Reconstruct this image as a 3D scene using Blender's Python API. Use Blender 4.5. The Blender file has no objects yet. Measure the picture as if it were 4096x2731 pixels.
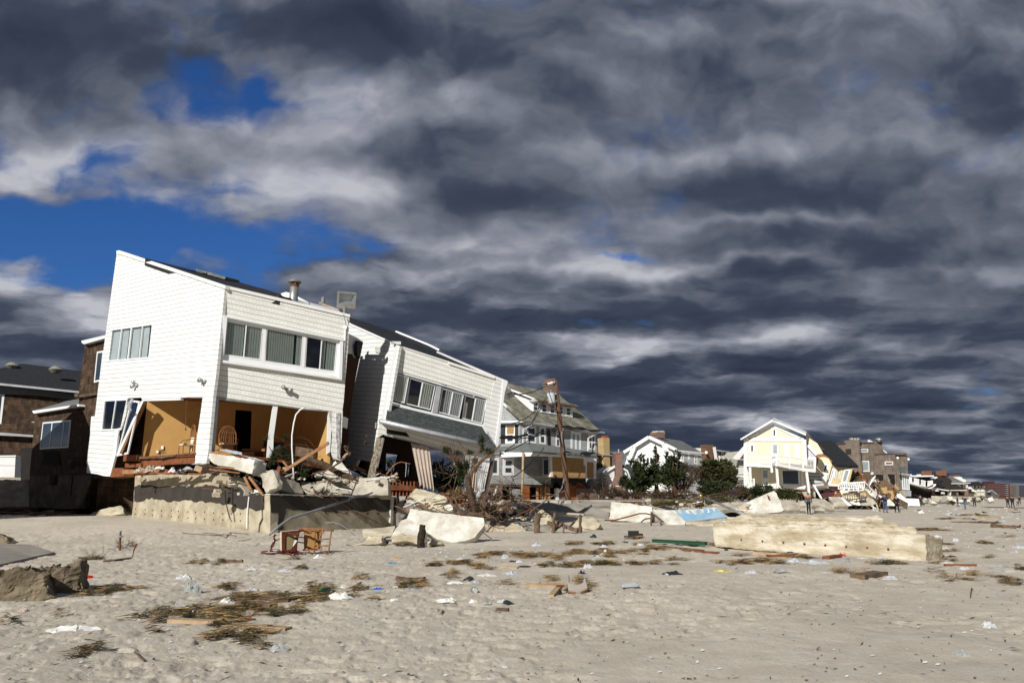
import bpy, bmesh, math, random
import numpy as np
from mathutils import Vector, Matrix, geometry
random.seed(7)
SC = bpy.context.scene
COL = SC.collection
R = math.radians
# ------------------------------------------------------------------ camera
F = 3300.0; TANP = (1980 - 1365.5) / F; PITCH = math.atan(TANP); CAMZ = 1.65
cam = bpy.data.cameras.new("camera"); camo = bpy.data.objects.new("camera", cam); COL.objects.link(camo)
cam.sensor_width = 36; cam.lens = F / 4096 * 36; cam.clip_start = 0.1; cam.clip_end = 20000
camo.location = (0, 0, CAMZ); camo.rotation_euler = (R(90) + PITCH, 0, 0)
SC.camera = camo
CAM = Vector((0, 0, CAMZ))
def ray(px, py):
    xc = (px - 2048) / F; yc = -(py - 1365.5) / F
    f = Vector((0, math.cos(PITCH), math.sin(PITCH))); u = Vector((0, -math.sin(PITCH), math.cos(PITCH)))
    return Vector((xc, 0, 0)) + f + u * yc
def P(p, Y):                      # the point seen at photo position p, Y metres down the beach
    r = ray(*p); return CAM + r * (Y * KD[0] / r.y)
KD = [1.0]
def fr(x0, y0, s): return lambda x, y: (x0 + x / s, y0 + y / s)
fA = fr(0, 950, 2.4122); fB = fr(0, 1500, 2.4122); fC = fr(700, 1000, 2.614); fD = fr(500, 1500, 2.0911)
fE = fr(1300, 1150, 2.4125); fF = fr(1300, 1650, 2.6133); fG = fr(1900, 1480, 2.7517); fH = fr(2350, 1650, 3.485)
fI = fr(2850, 1600, 3.485); fJ = fr(3200, 1700, 4.126); fK = fr(3600, 1800, 4.742); fL = fr(2200, 1950, 2.94)
fM = fr(0, 2050, 2.302); fN = fr(900, 2100, 2.352); fO = fr(1600, 2050, 2.302); fQ = fr(2600, 2000, 1.5722)
fR = fr(1000, 2100, 5.2267); fS = fr(1500, 1900, 2.6133); fT = fr(0, 0, 0.57422)
def pts(f, s): return [f(*[float(v) for v in a.split(',')]) for a in s.split()]
# ------------------------------------------------------------------ sun + sky
SUN_EL, SUN_A = 31.0, 62.0
TOSUN = Vector((-math.cos(R(SUN_A)) * math.cos(R(SUN_EL)), -math.sin(R(SUN_A)) * math.cos(R(SUN_EL)), math.sin(R(SUN_EL))))
sun = bpy.data.lights.new("sun", 'SUN'); suno = bpy.data.objects.new("sun", sun); COL.objects.link(suno)
sun.energy = 5.2; sun.angle = R(0.5); sun.color = (1.0, 0.97, 0.91)
suno.rotation_euler = TOSUN.to_track_quat('Z', 'Y').to_euler(); suno.location = (-40, -40, 60)
SC.view_settings.view_transform = 'Standard'; SC.view_settings.look = 'None'; SC.view_settings.exposure = 0; SC.view_settings.gamma = 1
SC.cycles.max_bounces = 5; SC.cycles.transparent_max_bounces = 12
W = bpy.data.worlds.new("World"); SC.world = W; W.use_nodes = True
wt = W.node_tree; wt.nodes.clear(); WL = wt.links
def wn(t, **k):
    n = wt.nodes.new(t)
    for a, b in k.items(): setattr(n, a, b)
    return n
def sock(n, i, v):
    if hasattr(v, 'links'): WL.new(v, n.inputs[i])
    elif v is not None: n.inputs[i].default_value = v
def mth(op, a, b=None, c=None, clamp=False):
    n = wn('ShaderNodeMath', operation=op, use_clamp=clamp)
    sock(n, 0, a); sock(n, 1, b); sock(n, 2, c); return n.outputs[0]
def vmt(op, a, b=None, out=0):
    n = wn('ShaderNodeVectorMath', operation=op); sock(n, 0, a); sock(n, 1, b); return n.outputs[out]
def smooth(x, lo, hi):
    n = wn('ShaderNodeMapRange', interpolation_type='SMOOTHSTEP'); sock(n, 0, x)
    n.inputs[1].default_value = lo; n.inputs[2].default_value = hi; return n.outputs[0]
def wmix(f, a, b):
    n = wn('ShaderNodeMix', data_type='RGBA'); sock(n, 0, f)
    for i, v in ((6, a), (7, b)):
        if hasattr(v, 'links'): WL.new(v, n.inputs[i])
        else: n.inputs[i].default_value = (*v, 1)
    return n.outputs[2]
tc = wn('ShaderNodeTexCoord'); d = vmt('NORMALIZE', tc.outputs['Generated'])
sp = wn('ShaderNodeSeparateXYZ'); WL.new(d, sp.inputs[0]); dx, dy, dz = sp.outputs
zz = mth('MAXIMUM', dz, 0.0)
den = mth('ADD', zz, 0.14); den2 = mth('ADD', zz, 0.165)
def comb(a, b, c=0.0):
    n = wn('ShaderNodeCombineXYZ'); sock(n, 0, a); sock(n, 1, b); sock(n, 2, c); return n.outputs[0]
q = comb(mth('DIVIDE', dx, den), mth('DIVIDE', dy, den)); q2 = comb(mth('DIVIDE', dx, den2), mth('DIVIDE', dy, den2))
def noise(v, s, det=8, rough=0.55, dist=0.0, w=None):
    n = wn('ShaderNodeTexNoise', noise_dimensions='2D'); sock(n, 0, v); n.inputs['Scale'].default_value = s; n.inputs['Detail'].default_value = det
    n.inputs['Roughness'].default_value = rough; n.inputs['Distortion'].default_value = dist; return n
def puff(v, s, det, rough):
    n = wn('ShaderNodeTexVoronoi', feature='SMOOTH_F1', voronoi_dimensions='2D'); sock(n, 0, v); n.inputs['Scale'].default_value = s; n.inputs['Detail'].default_value = det
    n.inputs['Roughness'].default_value = rough; n.inputs['Smoothness'].default_value = 0.7; n.normalize = True; return mth('SUBTRACT', 1.0, n.outputs['Distance'])
n_w = noise(q, 3.2, 5)
wv_ = vmt('MULTIPLY', vmt('SUBTRACT', n_w.outputs['Color'], (0.5, 0.5, 0.5)), (0.26, 0.26, 0))
wq = vmt('MULTIPLY', vmt('ADD', q, wv_), (0.8, 1.0, 1)); wq2 = vmt('MULTIPLY', vmt('ADD', q2, wv_), (0.8, 1.0, 1))
def cloudf(v, det):
    return mth('ADD', mth('MULTIPLY', noise(v, 1.75, det, 0.50).outputs[0], 0.58), mth('MULTIPLY', puff(v, 3.1, 3, 0.5), 0.44))
nA = cloudf(wq, 7)
nB = cloudf(wq2, 6)
# hand-placed cloud masses, as seen, plus an unseen one added to darken window reflections
my = mth('MAXIMUM', dy, 0.08)
uv = comb(mth('DIVIDE', dx, my), mth('DIVIDE', dz, my))
nW = noise(uv, 4.0, 4, 0.6)
uvw = vmt('ADD', uv, vmt('MULTIPLY', vmt('SUBTRACT', nW.outputs['Color'], (0.5, 0.5, 0.5)), (0.15, 0.10, 0)))
# overhead the deck is broad and smooth, toward the horizon it breaks into small lumpy rows
hiM = smooth(mth('ADD', mth('DIVIDE', dz, my), mth('MULTIPLY', mth('DIVIDE', dx, my), 0.16)), 0.20, 0.46)
def soft(off):
    v = vmt('ADD', uvw, off); return mth('ADD', mth('MULTIPLY', noise(vmt('MULTIPLY', v, (1.0, 1.45, 1)), 3.6, 6, 0.47).outputs[0], 0.80), 0.195)
def lerpm(f, a, b): return mth('ADD', mth('MULTIPLY', a, mth('SUBTRACT', 1.0, f)), mth('MULTIPLY', b, f))
hm8 = mth('MULTIPLY', hiM, 0.85); nA = lerpm(hm8, nA, soft((0, 0, 0))); nB = lerpm(hm8, nB, soft((0.012, 0.030, 0)))
def skyuv(x, y):
    r = ray(*fT(x, y)); return r.x / r.y, r.z / r.y
def blob(x, y, rx, ry, wgt):
    u0, v0 = skyuv(x, y); a = rx / 0.57422 / F; b = ry / 0.57422 / F * 1.05
    t = vmt('MULTIPLY', vmt('SUBTRACT', uvw, (u0, v0, 0)), (1 / a, 1 / b, 0))
    return mth('MULTIPLY', mth('EXPONENT', mth('MULTIPLY', vmt('DOT_PRODUCT', t, t, 1), -1.0)), wgt)
def field(lst):
    s = None
    for b in lst:
        o = blob(*b); s = o if s is None else mth('ADD', s, o)
    return s
cover = field([(400, 530, 380, 80, -.55), (250, 600, 300, 60, -.45), (230, 380, 160, 30, -.25), (620, 560, 190, 50, -.42), (60, 480, 200, 90, -.3), (-2500, 900, 1800, 900, .5), (1900, 560, 700, 120, .3), (1520, 330, 160, 150, .35), (1780, 820, 260, 50, .4), (2280, 270, 200, 90, .35), (1450, 20, 300, 60, .4), (1000, 560, 150, 60, .25), (620, 440, 110, 50, -.25), (90, 420, 130, 45, -.12), (150, 540, 120, 40, -.3), (372, 100, 40, 60, -.42), (410, 150, 60, 25, -.2), (600, 190, 45, 70, -.42), (660, 230, 70, 22, -.3), (250, 345, 90, 30, -.15),
               (1400, 585, 130, 12, -.5), (1150, 290, 40, 25, -.2), (700, 620, 120, 40, -.18), (1130, 1190, 20, 20, 0), (520, 250, 40, 60, -.10), 
               (150, 120, 460, 190, .55), (330, 290, 200, 60, .30), (90, 330, 150, 50, .3), (950, 60, 520, 120, .42), (1500, 180, 520, 190, .38), (2000, 330, 560, 260, .45), (1000, 380, 380, 150, .45), (560, 320, 260, 80, .40), (1250, 480, 300, 70, .25),
               (60, 440, 130, 26, .45), (200, 462, 90, 18, .38), (60, 600, 110, 34, .6), (220, 565, 60, 18, .22), (90, 740, 260, 90, .50), (1000, 640, 300, 60, .30), (1700, 640, 400, 50, .26),
               (1600, 900, 1500, 230, .50), (1600, 1080, 2400, 120, .5), (300, 950, 700, 130, .35), (1950, 600, 560, 110, .3), (1050, 780, 500, 150, .3), (2000, 30, 420, 90, .35), (1150, 450, 160, 60, .2), (1750, 720, 600, 60, .14)])
lite = field([(900, 240, 210, 85, .36), (1150, 380, 220, 60, .12), (800, 430, 190, 45, .30), (560, 250, 110, 60, .12), (560, 90, 110, 60, .14), (100, 350, 200, 60, .22), (50, 260, 80, 50, .08), (60, 590, 90, 26, .22), (60, 440, 130, 30, .22), (700, 330, 160, 80, .18),
              (180, 735, 170, 40, .30), (1000, 560, 210, 28, .30), (1500, 618, 330, 22, .42), (1880, 610, 120, 30, .25), (1750, 520, 240, 18, .28), (1620, 340, 260, 40, .14), (2200, 90, 200, 110, .10), (1000, 640, 200, 50, .12),
              (1450, 60, 160, 80, .05), (2230, 660, 200, 22, .26), (1870, 770, 130, 20, .25), (1500, 800, 500, 40, .08), (1300, 690, 200, 20, .10), (60, 640, 160, 25, .14),
              (150, 110, 380, 120, -.20), (950, 60, 460, 90, -.22), (1750, 430, 420, 70, -.16), (2250, 440, 180, 60, -.12), (90, 820, 240, 45, -.22), (1600, 710, 500, 30, -.12), (1750, 905, 900, 40, -.12), (1250, 215, 260, 40, -.04), (1400, 980, 900, 60, -.10)])
nf = noise(vmt('MULTIPLY', uvw, (1.0, 1.5, 1)), 9.0, 7, 0.56).outputs[0]
behind = mth('MULTIPLY', smooth(dy, 0.25, -0.1), 0.6)
cover = mth('ADD', cover, behind)
dens = mth('ADD', mth('ADD', mth('MULTIPLY', mth('SUBTRACT', nA, 0.575), 3.0), cover), mth('MULTIPLY', mth('SUBTRACT', nf, 0.5), 1.0))
alpha = smooth(dens, -0.30, 0.34)
thick = smooth(dens, 0.05, 1.05)
relief = mth('MULTIPLY', mth('SUBTRACT', nA, nB), 3.4)
br = mth('ADD', mth('ADD', mth('MULTIPLY', mth('SUBTRACT', 1.0, thick), 0.36), mth('ADD', relief, mth('MULTIPLY', lite, 1.45))), mth('MULTIPLY', mth('SUBTRACT', nf, 0.5), 0.30))
hz = mth('MULTIPLY', smooth(dz, 0.20, 0.0), 0.08)
br = mth('ADD', mth('ADD', br, hz), 0.20)
br = mth('MAXIMUM', br, mth('MULTIPLY_ADD', br, 0.35, 0.09), clamp=True)
ramp = wn('ShaderNodeValToRGB'); WL.new(br, ramp.inputs[0])
cr = ramp.color_ramp; cr.elements[0].position = 0; cr.elements[0].color = (.028, .038, .066, 1); cr.elements[1].position = 1; cr.elements[1].color = (.50, .51, .555, 1)
for p_, c_ in ((.22, (.060, .076, .112, 1)), (.45, (.125, .142, .185, 1)), (.72, (.26, .275, .33, 1))):
    e_ = cr.elements.new(p_); e_.color = c_
sky = wn('ShaderNodeTexSky', sky_type='NISHITA', sun_disc=False, sun_elevation=R(SUN_EL), altitude=0, air_density=1.0, dust_density=0.3, ozone_density=3.0)
sky.sun_rotation = math.atan2(TOSUN.x, TOSUN.y)
skyc = wn('ShaderNodeMix', data_type='RGBA', blend_type='MULTIPLY'); skyc.inputs[0].default_value = 1
WL.new(sky.outputs[0], skyc.inputs[6]); skyc.inputs[7].default_value = (0.21, 0.43, 0.78, 1)
cl10 = wn('ShaderNodeMix', data_type='RGBA', blend_type='MULTIPLY'); cl10.inputs[0].default_value = 1
cl10.clamp_result = False; WL.new(ramp.outputs[0], cl10.inputs[6]); cl10.inputs[7].default_value = (10, 10, 10, 1)
fin = wmix(alpha, skyc.outputs[2], cl10.outputs[2])
bg = wn('ShaderNodeBackground'); WL.new(fin, bg.inputs[0]); bg.inputs[1].default_value = 0.10
wo = wn('ShaderNodeOutputWorld'); WL.new(bg.outputs[0], wo.inputs[0])
W.cycles.sampling_method = 'MANUAL'; W.cycles.sample_map_resolution = 512
# ------------------------------------------------------------------ materials
MATS = {}
def mat(name, col, rough=0.8, col2=None, scale=3.0, var=0.5, bump=0.0, bscale=20.0, metal=0.0, kind=None, p=None, spec=0.3, stretch=(1, 1, 1), trans=0.0, island=0.0, rot=None, dirt=0.0, dirtcol=(.12, .10, .08)):
    m = bpy.data.materials.new(name); m.use_nodes = True; t = m.node_tree; N = t.nodes; L = t.links
    b = N['Principled BSDF']; b.inputs['Roughness'].default_value = rough; b.inputs['Metallic'].default_value = metal
    b.inputs['Specular IOR Level'].default_value = spec
    tcn = N.new('ShaderNodeTexCoord'); mp = N.new('ShaderNodeMapping'); mp.inputs['Scale'].default_value = stretch
    if rot: mp.inputs['Rotation'].default_value = rot
    L.new(tcn.outputs['UV' if kind in ('siding', 'brick', 'shingle', 'shake', 'planks') else 'Object'], mp.inputs[0])
    col2 = col2 or tuple(c * 0.7 for c in col)
    nz = N.new('ShaderNodeTexNoise'); nz.inputs['Scale'].default_value = scale; nz.inputs['Detail'].default_value = 6; nz.inputs['Roughness'].default_value = 0.6
    L.new(mp.outputs[0], nz.inputs[0])
    mr = N.new('ShaderNodeMapRange'); mr.inputs[1].default_value = 0.5 - 0.25 / max(var, .01) * 0.5; mr.inputs[2].default_value = 0.5 + 0.25 / max(var, .01) * 0.5
    L.new(nz.outputs[0], mr.inputs[0])
    def mix(f, a, c, bt='MIX'):
        x = N.new('ShaderNodeMix'); x.data_type = 'RGBA'; x.blend_type = bt
        for i, v in ((0, f), (6, a), (7, c)):
            if hasattr(v, 'links'): L.new(v, x.inputs[i])
            elif i == 0: x.inputs[0].default_value = v
            else: x.inputs[i].default_value = (*v, 1)
        return x.outputs[2]
    base = mix(mr.outputs[0], col, col2); vec = mp.outputs[0]
    if kind in ('siding', 'shake', 'shingle'):
        wz = N.new('ShaderNodeTexNoise'); wz.inputs['Scale'].default_value = 0.8; wz.inputs['Detail'].default_value = 3; L.new(vec, wz.inputs[0]); w1 = N.new('ShaderNodeVectorMath'); w1.operation = 'MULTIPLY_ADD'
        L.new(wz.outputs['Color'], w1.inputs[0]); w1.inputs[1].default_value = (0.05, 0.09, 0); L.new(vec, w1.inputs[2]); vec = w1.outputs[0]
    height = None
    if kind in ('siding', 'brick', 'shingle', 'shake', 'planks'):
        w, h, mortar, mcol, jit = p
        br = N.new('ShaderNodeTexBrick'); L.new(vec, br.inputs[0])
        br.inputs['Scale'].default_value = 1.0; br.inputs['Brick Width'].default_value = w; br.inputs['Row Height'].default_value = h
        br.inputs['Mortar Size'].default_value = mortar; br.inputs['Mortar Smooth'].default_value = 0.1; br.offset = 0.5 if kind != 'shake' else 0.37
        br.inputs['Color1'].default_value = (1 - jit, 1 - jit, 1 - jit, 1); br.inputs['Color2'].default_value = (1, 1, 1, 1); br.inputs['Mortar'].default_value = (1, 1, 1, 1)
        base = mix(1.0, base, br.outputs['Color'], 'MULTIPLY')
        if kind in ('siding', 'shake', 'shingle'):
            # course joint: dark line along each lap with its shadow painted in, fainter joint between shingles
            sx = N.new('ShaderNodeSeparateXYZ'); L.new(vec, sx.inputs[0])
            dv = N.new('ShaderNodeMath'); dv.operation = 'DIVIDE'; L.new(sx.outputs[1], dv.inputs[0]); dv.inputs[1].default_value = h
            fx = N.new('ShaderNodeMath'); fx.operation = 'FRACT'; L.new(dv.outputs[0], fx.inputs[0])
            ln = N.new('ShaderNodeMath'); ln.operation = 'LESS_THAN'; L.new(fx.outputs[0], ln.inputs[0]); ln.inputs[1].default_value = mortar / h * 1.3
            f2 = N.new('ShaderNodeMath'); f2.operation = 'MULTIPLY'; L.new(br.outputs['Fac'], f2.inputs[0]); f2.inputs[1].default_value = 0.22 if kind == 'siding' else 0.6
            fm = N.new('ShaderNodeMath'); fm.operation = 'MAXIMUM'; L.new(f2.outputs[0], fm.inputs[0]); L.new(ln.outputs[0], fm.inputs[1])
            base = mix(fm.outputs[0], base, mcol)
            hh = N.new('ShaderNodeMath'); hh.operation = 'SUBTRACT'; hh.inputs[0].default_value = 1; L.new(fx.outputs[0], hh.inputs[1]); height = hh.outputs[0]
        else:
            base = mix(br.outputs['Fac'], base, mcol)
            hh = N.new('ShaderNodeMath'); hh.operation = 'SUBTRACT'; hh.inputs[0].default_value = 1; L.new(br.outputs['Fac'], hh.inputs[1]); height = hh.outputs[0]
    if dirt > 0:
        n3 = N.new('ShaderNodeTexNoise'); n3.inputs['Scale'].default_value = 1.7; n3.inputs['Detail'].default_value = 8; n3.inputs['Roughness'].default_value = 0.7
        L.new(tcn.outputs['Object'], n3.inputs[0])
        r3 = N.new('ShaderNodeMapRange'); r3.inputs[1].default_value = 0.50; r3.inputs[2].default_value = 0.66; r3.inputs[4].default_value = dirt; L.new(n3.outputs[0], r3.inputs[0])
        base = mix(r3.outputs[0], base, dirtcol)
    if island > 0:
        g = N.new('ShaderNodeNewGeometry'); hs = N.new('ShaderNodeMapRange'); hs.inputs[3].default_value = 1 - island; hs.inputs[4].default_value = 1 + island * 0.6
        L.new(g.outputs['Random Per Island'], hs.inputs[0]); cc = N.new('ShaderNodeCombineColor')
        for i in range(3): L.new(hs.outputs[0], cc.inputs[i])
        base = mix(1.0, base, cc.outputs[0], 'MULTIPLY')
    L.new(base, b.inputs['Base Color'])
    last = None
    if height is not None:
        bp = N.new('ShaderNodeBump'); bp.inputs['Strength'].default_value = 0.5; bp.inputs['Distance'].default_value = 0.012; L.new(height, bp.inputs['Height']); last = bp.outputs[0]
    if bump > 0:
        n2 = N.new('ShaderNodeTexNoise'); n2.inputs['Scale'].default_value = bscale; n2.inputs['Detail'].default_value = 7; n2.inputs['Roughness'].default_value = 0.65; L.new(mp.outputs[0], n2.inputs[0])
        bp = N.new('ShaderNodeBump'); bp.inputs['Strength'].default_value = min(1, bump * 4); bp.inputs['Distance'].default_value = 0.05 * bump * 4; L.new(n2.outputs[0], bp.inputs['Height'])
        if last is not None: L.new(last, bp.inputs['Normal'])
        last = bp.outputs[0]
    if last is not None: L.new(last, b.inputs['Normal'])
    if trans > 0:
        b.inputs['Transmission Weight'].default_value = 0
        tr = N.new('ShaderNodeBsdfTranslucent'); L.new(base, tr.inputs[0]); ms = N.new('ShaderNodeMixShader'); ms.inputs[0].default_value = trans
        L.new(b.outputs[0], ms.inputs[1]); L.new(tr.outputs[0], ms.inputs[2]); L.new(ms.outputs[0], N['Material Output'].inputs[0])
    MATS[name] = m; return m
def glassmat(name, see=0.75, tint=(.8, .86, .86)):
    m = bpy.data.materials.new(name); m.use_nodes = True; t = m.node_tree; N = t.nodes; L = t.links
    N.remove(N['Principled BSDF']); a = N.new('ShaderNodeBsdfTransparent'); a.inputs[0].default_value = (*tint, 1)
    g = N.new('ShaderNodeBsdfGlossy'); g.inputs['Roughness'].default_value = 0.03; g.inputs[0].default_value = (.9, .95, 1, 1)
    lw = N.new('ShaderNodeLayerWeight'); lw.inputs[0].default_value = 0.35; mr = N.new('ShaderNodeMapRange'); mr.inputs[3].default_value = 1 - see; mr.inputs[4].default_value = 0.6; L.new(lw.outputs['Fresnel'], mr.inputs[0])
    mx = N.new('ShaderNodeMixShader'); L.new(mr.outputs[0], mx.inputs[0]); L.new(a.outputs[0], mx.inputs[1]); L.new(g.outputs[0], mx.inputs[2]); L.new(mx.outputs[0], N['Material Output'].inputs[0])
    return m
G_ = 'siding'
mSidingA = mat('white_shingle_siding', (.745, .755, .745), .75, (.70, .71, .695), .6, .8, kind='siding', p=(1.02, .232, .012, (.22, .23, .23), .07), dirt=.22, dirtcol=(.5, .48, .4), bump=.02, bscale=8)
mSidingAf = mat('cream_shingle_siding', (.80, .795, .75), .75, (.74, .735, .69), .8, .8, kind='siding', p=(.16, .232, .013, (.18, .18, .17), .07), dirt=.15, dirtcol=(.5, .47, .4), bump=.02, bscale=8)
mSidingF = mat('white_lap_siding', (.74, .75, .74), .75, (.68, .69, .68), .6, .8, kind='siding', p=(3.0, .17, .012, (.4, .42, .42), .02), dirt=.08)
mYellow = mat('pale_yellow_stucco', (.80, .71, .50), .85, (.76, .67, .47), 1.0, .6, bump=.02, bscale=30)
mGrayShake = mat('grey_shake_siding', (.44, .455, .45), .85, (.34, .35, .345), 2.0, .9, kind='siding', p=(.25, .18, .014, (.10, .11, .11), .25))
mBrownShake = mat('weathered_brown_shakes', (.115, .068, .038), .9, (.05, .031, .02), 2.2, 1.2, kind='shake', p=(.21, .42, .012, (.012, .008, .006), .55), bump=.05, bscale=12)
mBrownWood = mat('weathered_vertical_boards', (.29, .24, .195), .9, (.18, .145, .115), 1.2, 1.0, kind='planks', p=(9.0, .16, .006, (.05, .04, .03), .35), rot=(0, 0, R(90)), bump=.03)
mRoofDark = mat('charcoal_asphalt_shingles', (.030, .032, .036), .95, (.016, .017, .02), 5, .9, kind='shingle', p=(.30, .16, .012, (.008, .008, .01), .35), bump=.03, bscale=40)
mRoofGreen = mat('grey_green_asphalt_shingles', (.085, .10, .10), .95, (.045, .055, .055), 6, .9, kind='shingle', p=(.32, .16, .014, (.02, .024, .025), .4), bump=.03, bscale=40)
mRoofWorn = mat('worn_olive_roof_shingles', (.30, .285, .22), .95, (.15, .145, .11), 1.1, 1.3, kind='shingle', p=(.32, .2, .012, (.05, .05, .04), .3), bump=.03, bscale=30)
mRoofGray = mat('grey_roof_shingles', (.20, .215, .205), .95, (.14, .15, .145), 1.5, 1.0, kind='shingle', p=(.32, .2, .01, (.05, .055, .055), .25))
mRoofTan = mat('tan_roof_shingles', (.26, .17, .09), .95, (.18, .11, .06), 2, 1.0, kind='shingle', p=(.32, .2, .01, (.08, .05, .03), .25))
mMembrane = mat('black_roof_membrane', (.014, .014, .016), .75, (.022, .022, .024), 1.5, .8, bump=.04, bscale=2)
mBrick = mat('red_brick', (.24, .075, .045), .9, (.14, .045, .03), 3, .9, kind='brick', p=(.21, .075, .012, (.30, .26, .22), .4), bump=.02)
mBrickY = mat('yellow_brick', (.52, .38, .17), .9, (.44, .31, .14), 3, .9, kind='brick', p=(.21, .075, .01, (.40, .31, .18), .15))
mBrickO = mat('orange_brick', (.30, .16, .07), .9, (.22, .11, .05), 3, .9, kind='brick', p=(.21, .075, .01, (.26, .18, .1), .25))
mBrickD = mat('dark_apartment_brick', (.085, .032, .028), .9, (.06, .024, .022), .1, .8)
mTrim = mat('white_painted_trim', (.80, .80, .79), .6, (.74, .74, .73), 1.5, .7, dirt=.1, dirtcol=(.45, .43, .38))
mVinyl = mat('white_window_frame', (.78, .79, .79), .45, (.72, .73, .74), 2, .5)
mGutter = mat('weathered_metal_gutter', (.50, .52, .55), .45, (.38, .39, .41), 2, .8, metal=.3)
mGlass = glassmat('window_glass', .93)
mGlassD = mat('dark_window_glass', (.02, .028, .035), .08, (.04, .055, .07), .8, .6, spec=.8)
mGlassP = mat('pale_curtained_glass', (.38, .42, .42), .15, (.26, .30, .31), 1.5, .8, spec=.7)
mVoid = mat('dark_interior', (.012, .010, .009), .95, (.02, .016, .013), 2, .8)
mBlind = mat('vertical_blind_fabric', (.60, .60, .52), .9, (.50, .51, .45), 2, .6)
mCurtainW = mat('white_curtain_fabric', (.60, .60, .60), .9, (.50, .50, .50), 2, .6)
mCurtain = mat('beige_linen_curtain', (.52, .43, .36), .95, (.44, .36, .30), 6, .7, bump=.04, bscale=30)
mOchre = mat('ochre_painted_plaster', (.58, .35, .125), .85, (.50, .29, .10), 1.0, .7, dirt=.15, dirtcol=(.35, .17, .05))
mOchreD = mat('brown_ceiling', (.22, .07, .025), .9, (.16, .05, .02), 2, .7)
mConc = mat('weathered_concrete', (.48, .445, .37), .92, (.32, .29, .23), 1.6, 1.1, bump=.12, bscale=9, dirt=.55, dirtcol=(.22, .18, .12))
mConcW = mat('whitewashed_concrete', (.64, .625, .57), .9, (.45, .43, .37), 1.6, 1.2, bump=.10, bscale=7, dirt=.6, dirtcol=(.42, .35, .24))
mConcY = mat('sandy_old_concrete', (.52, .465, .35), .93, (.34, .30, .225), 1.3, 1.4, bump=.16, bscale=9, stretch=(1, 1, 3), dirt=.6, dirtcol=(.34, .25, .14))
mConcG = mat('grey_boardwalk_concrete', (.29, .265, .225), .93, (.215, .195, .165), 1.0, 1.0, bump=.05, bscale=10, dirt=.3, dirtcol=(.15, .13, .10))
mConcF = mat('board_marked_foundation_concrete', (.48, .43, .325), .92, (.33, .29, .21), 1.4, 1.4, bump=.08, bscale=6, dirt=.75, dirtcol=(.26, .20, .12))
mRock = mat('crumbling_concrete_clod', (.23, .185, .125), .95, (.12, .095, .06), 3.5, 1.3, bump=.22, bscale=12)
mTarShade = mat('damp_proofing_tar_and_shade', (.050, .043, .035), .85, (.032, .028, .024), 3, .9, bump=.04, bscale=10)
mWood = mat('fresh_broken_lumber', (.36, .19, .09), .8, (.24, .11, .05), 4, .9, stretch=(1, 1, 1), bump=.04, bscale=25, island=.3)
mWoodR = mat('reddish_joist_wood', (.24, .085, .032), .8, (.15, .05, .02), 4, .9, bump=.04, bscale=20)
mWoodP = mat('pale_pine_board', (.45, .33, .205), .8, (.33, .23, .135), 3, .9, bump=.03, bscale=20)
mWoodG = mat('grey_weathered_timber', (.17, .12, .08), .9, (.085, .058, .038), 5, 1.0, bump=.15, bscale=18, stretch=(1, 1, .25))
mPole = mat('brown_utility_pole_wood', (.14, .075, .045), .9, (.08, .045, .03), 5, .9, stretch=(3, 3, .3), bump=.08)
mPly = mat('oriented_strand_board', (.42, .26, .115), .85, (.30, .18, .07), 6, 1.2, dirt=.2, dirtcol=(.2, .1, .04))
mRust = mat('rusty_iron', (.17, .065, .028), .85, (.09, .036, .018), 8, 1, bump=.05)
mSteel = mat('galvanised_steel', (.42, .43, .42), .45, (.32, .32, .30), 3, .9, metal=.6, dirt=.3, dirtcol=(.2, .12, .07))
mPVC = mat('grey_conduit', (.24, .25, .26), .6, (.18, .185, .19), 2, .6)
mPaint = mat('white_gloss_paint', (.80, .80, .80), .5, (.74, .74, .74), 2, .5)
mBlack = mat('black_plastic', (.012, .012, .013), .6, (.02, .02, .022), 3, .8, bump=.03)
mReflect = mat('lamp_reflector', (.78, .79, .80), .25, (.5, .52, .54), 1.5, .8, metal=.3)  # white surface colour stands in for the sun's reflection in the floodlight
mBark = mat('brown_bark', (.105, .068, .043), .95, (.05, .032, .021), 6, 1.1, bump=.25, bscale=14)
mBarkL = mat('pale_driftwood', (.175, .115, .075), .9, (.085, .055, .036), 6, 1.0, bump=.1, bscale=14)
mPine = mat('dark_pine_needles', (.052, .066, .022), .8, (.026, .036, .012), 3, 1.0, trans=.25, island=.5)
mPineO = mat('olive_juniper_foliage', (.085, .092, .028), .8, (.040, .048, .016), 3, 1.0, trans=.25, island=.5)
mScrub = mat('dry_brown_scrub', (.11, .068, .036), .9, (.055, .034, .018), 3, 1.0, trans=.1, island=.5)
mStraw = mat('tan_reed_straw', (.36, .24, .105), .85, (.065, .042, .020), 3.5, 1.5, island=.75)
mWeed = mat('dark_green_seaweed', (.05, .055, .018), .85, (.075, .05, .02), 4, 1.2, island=.5)
mSkin = mat('skin', (.40, .25, .19), .6)
mWicker = mat('rattan_cane', (.30, .135, .05), .55, (.19, .08, .03), 12, .9, bump=.03, bscale=60)
mMahog = mat('mahogany_varnish', (.095, .024, .012), .25, (.075, .013, .006), 6, .9, spec=.6)
mCream = mat('cream_upholstery', (.70, .62, .48), .9, (.60, .52, .38), 5, .6)
mBlue = mat('blue_mural_paint', (.17, .32, .48), .85, (.26, .40, .52), 2, .8, dirt=.25, dirtcol=(.4, .42, .4))
mShell = mat('white_shell', (.72, .70, .66), .6)
def flat(name, c, rough=.8, **k):
    return MATS.get(name) or mat(name, c, rough, tuple(x * .82 for x in c), 5, .8, **k)
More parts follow.
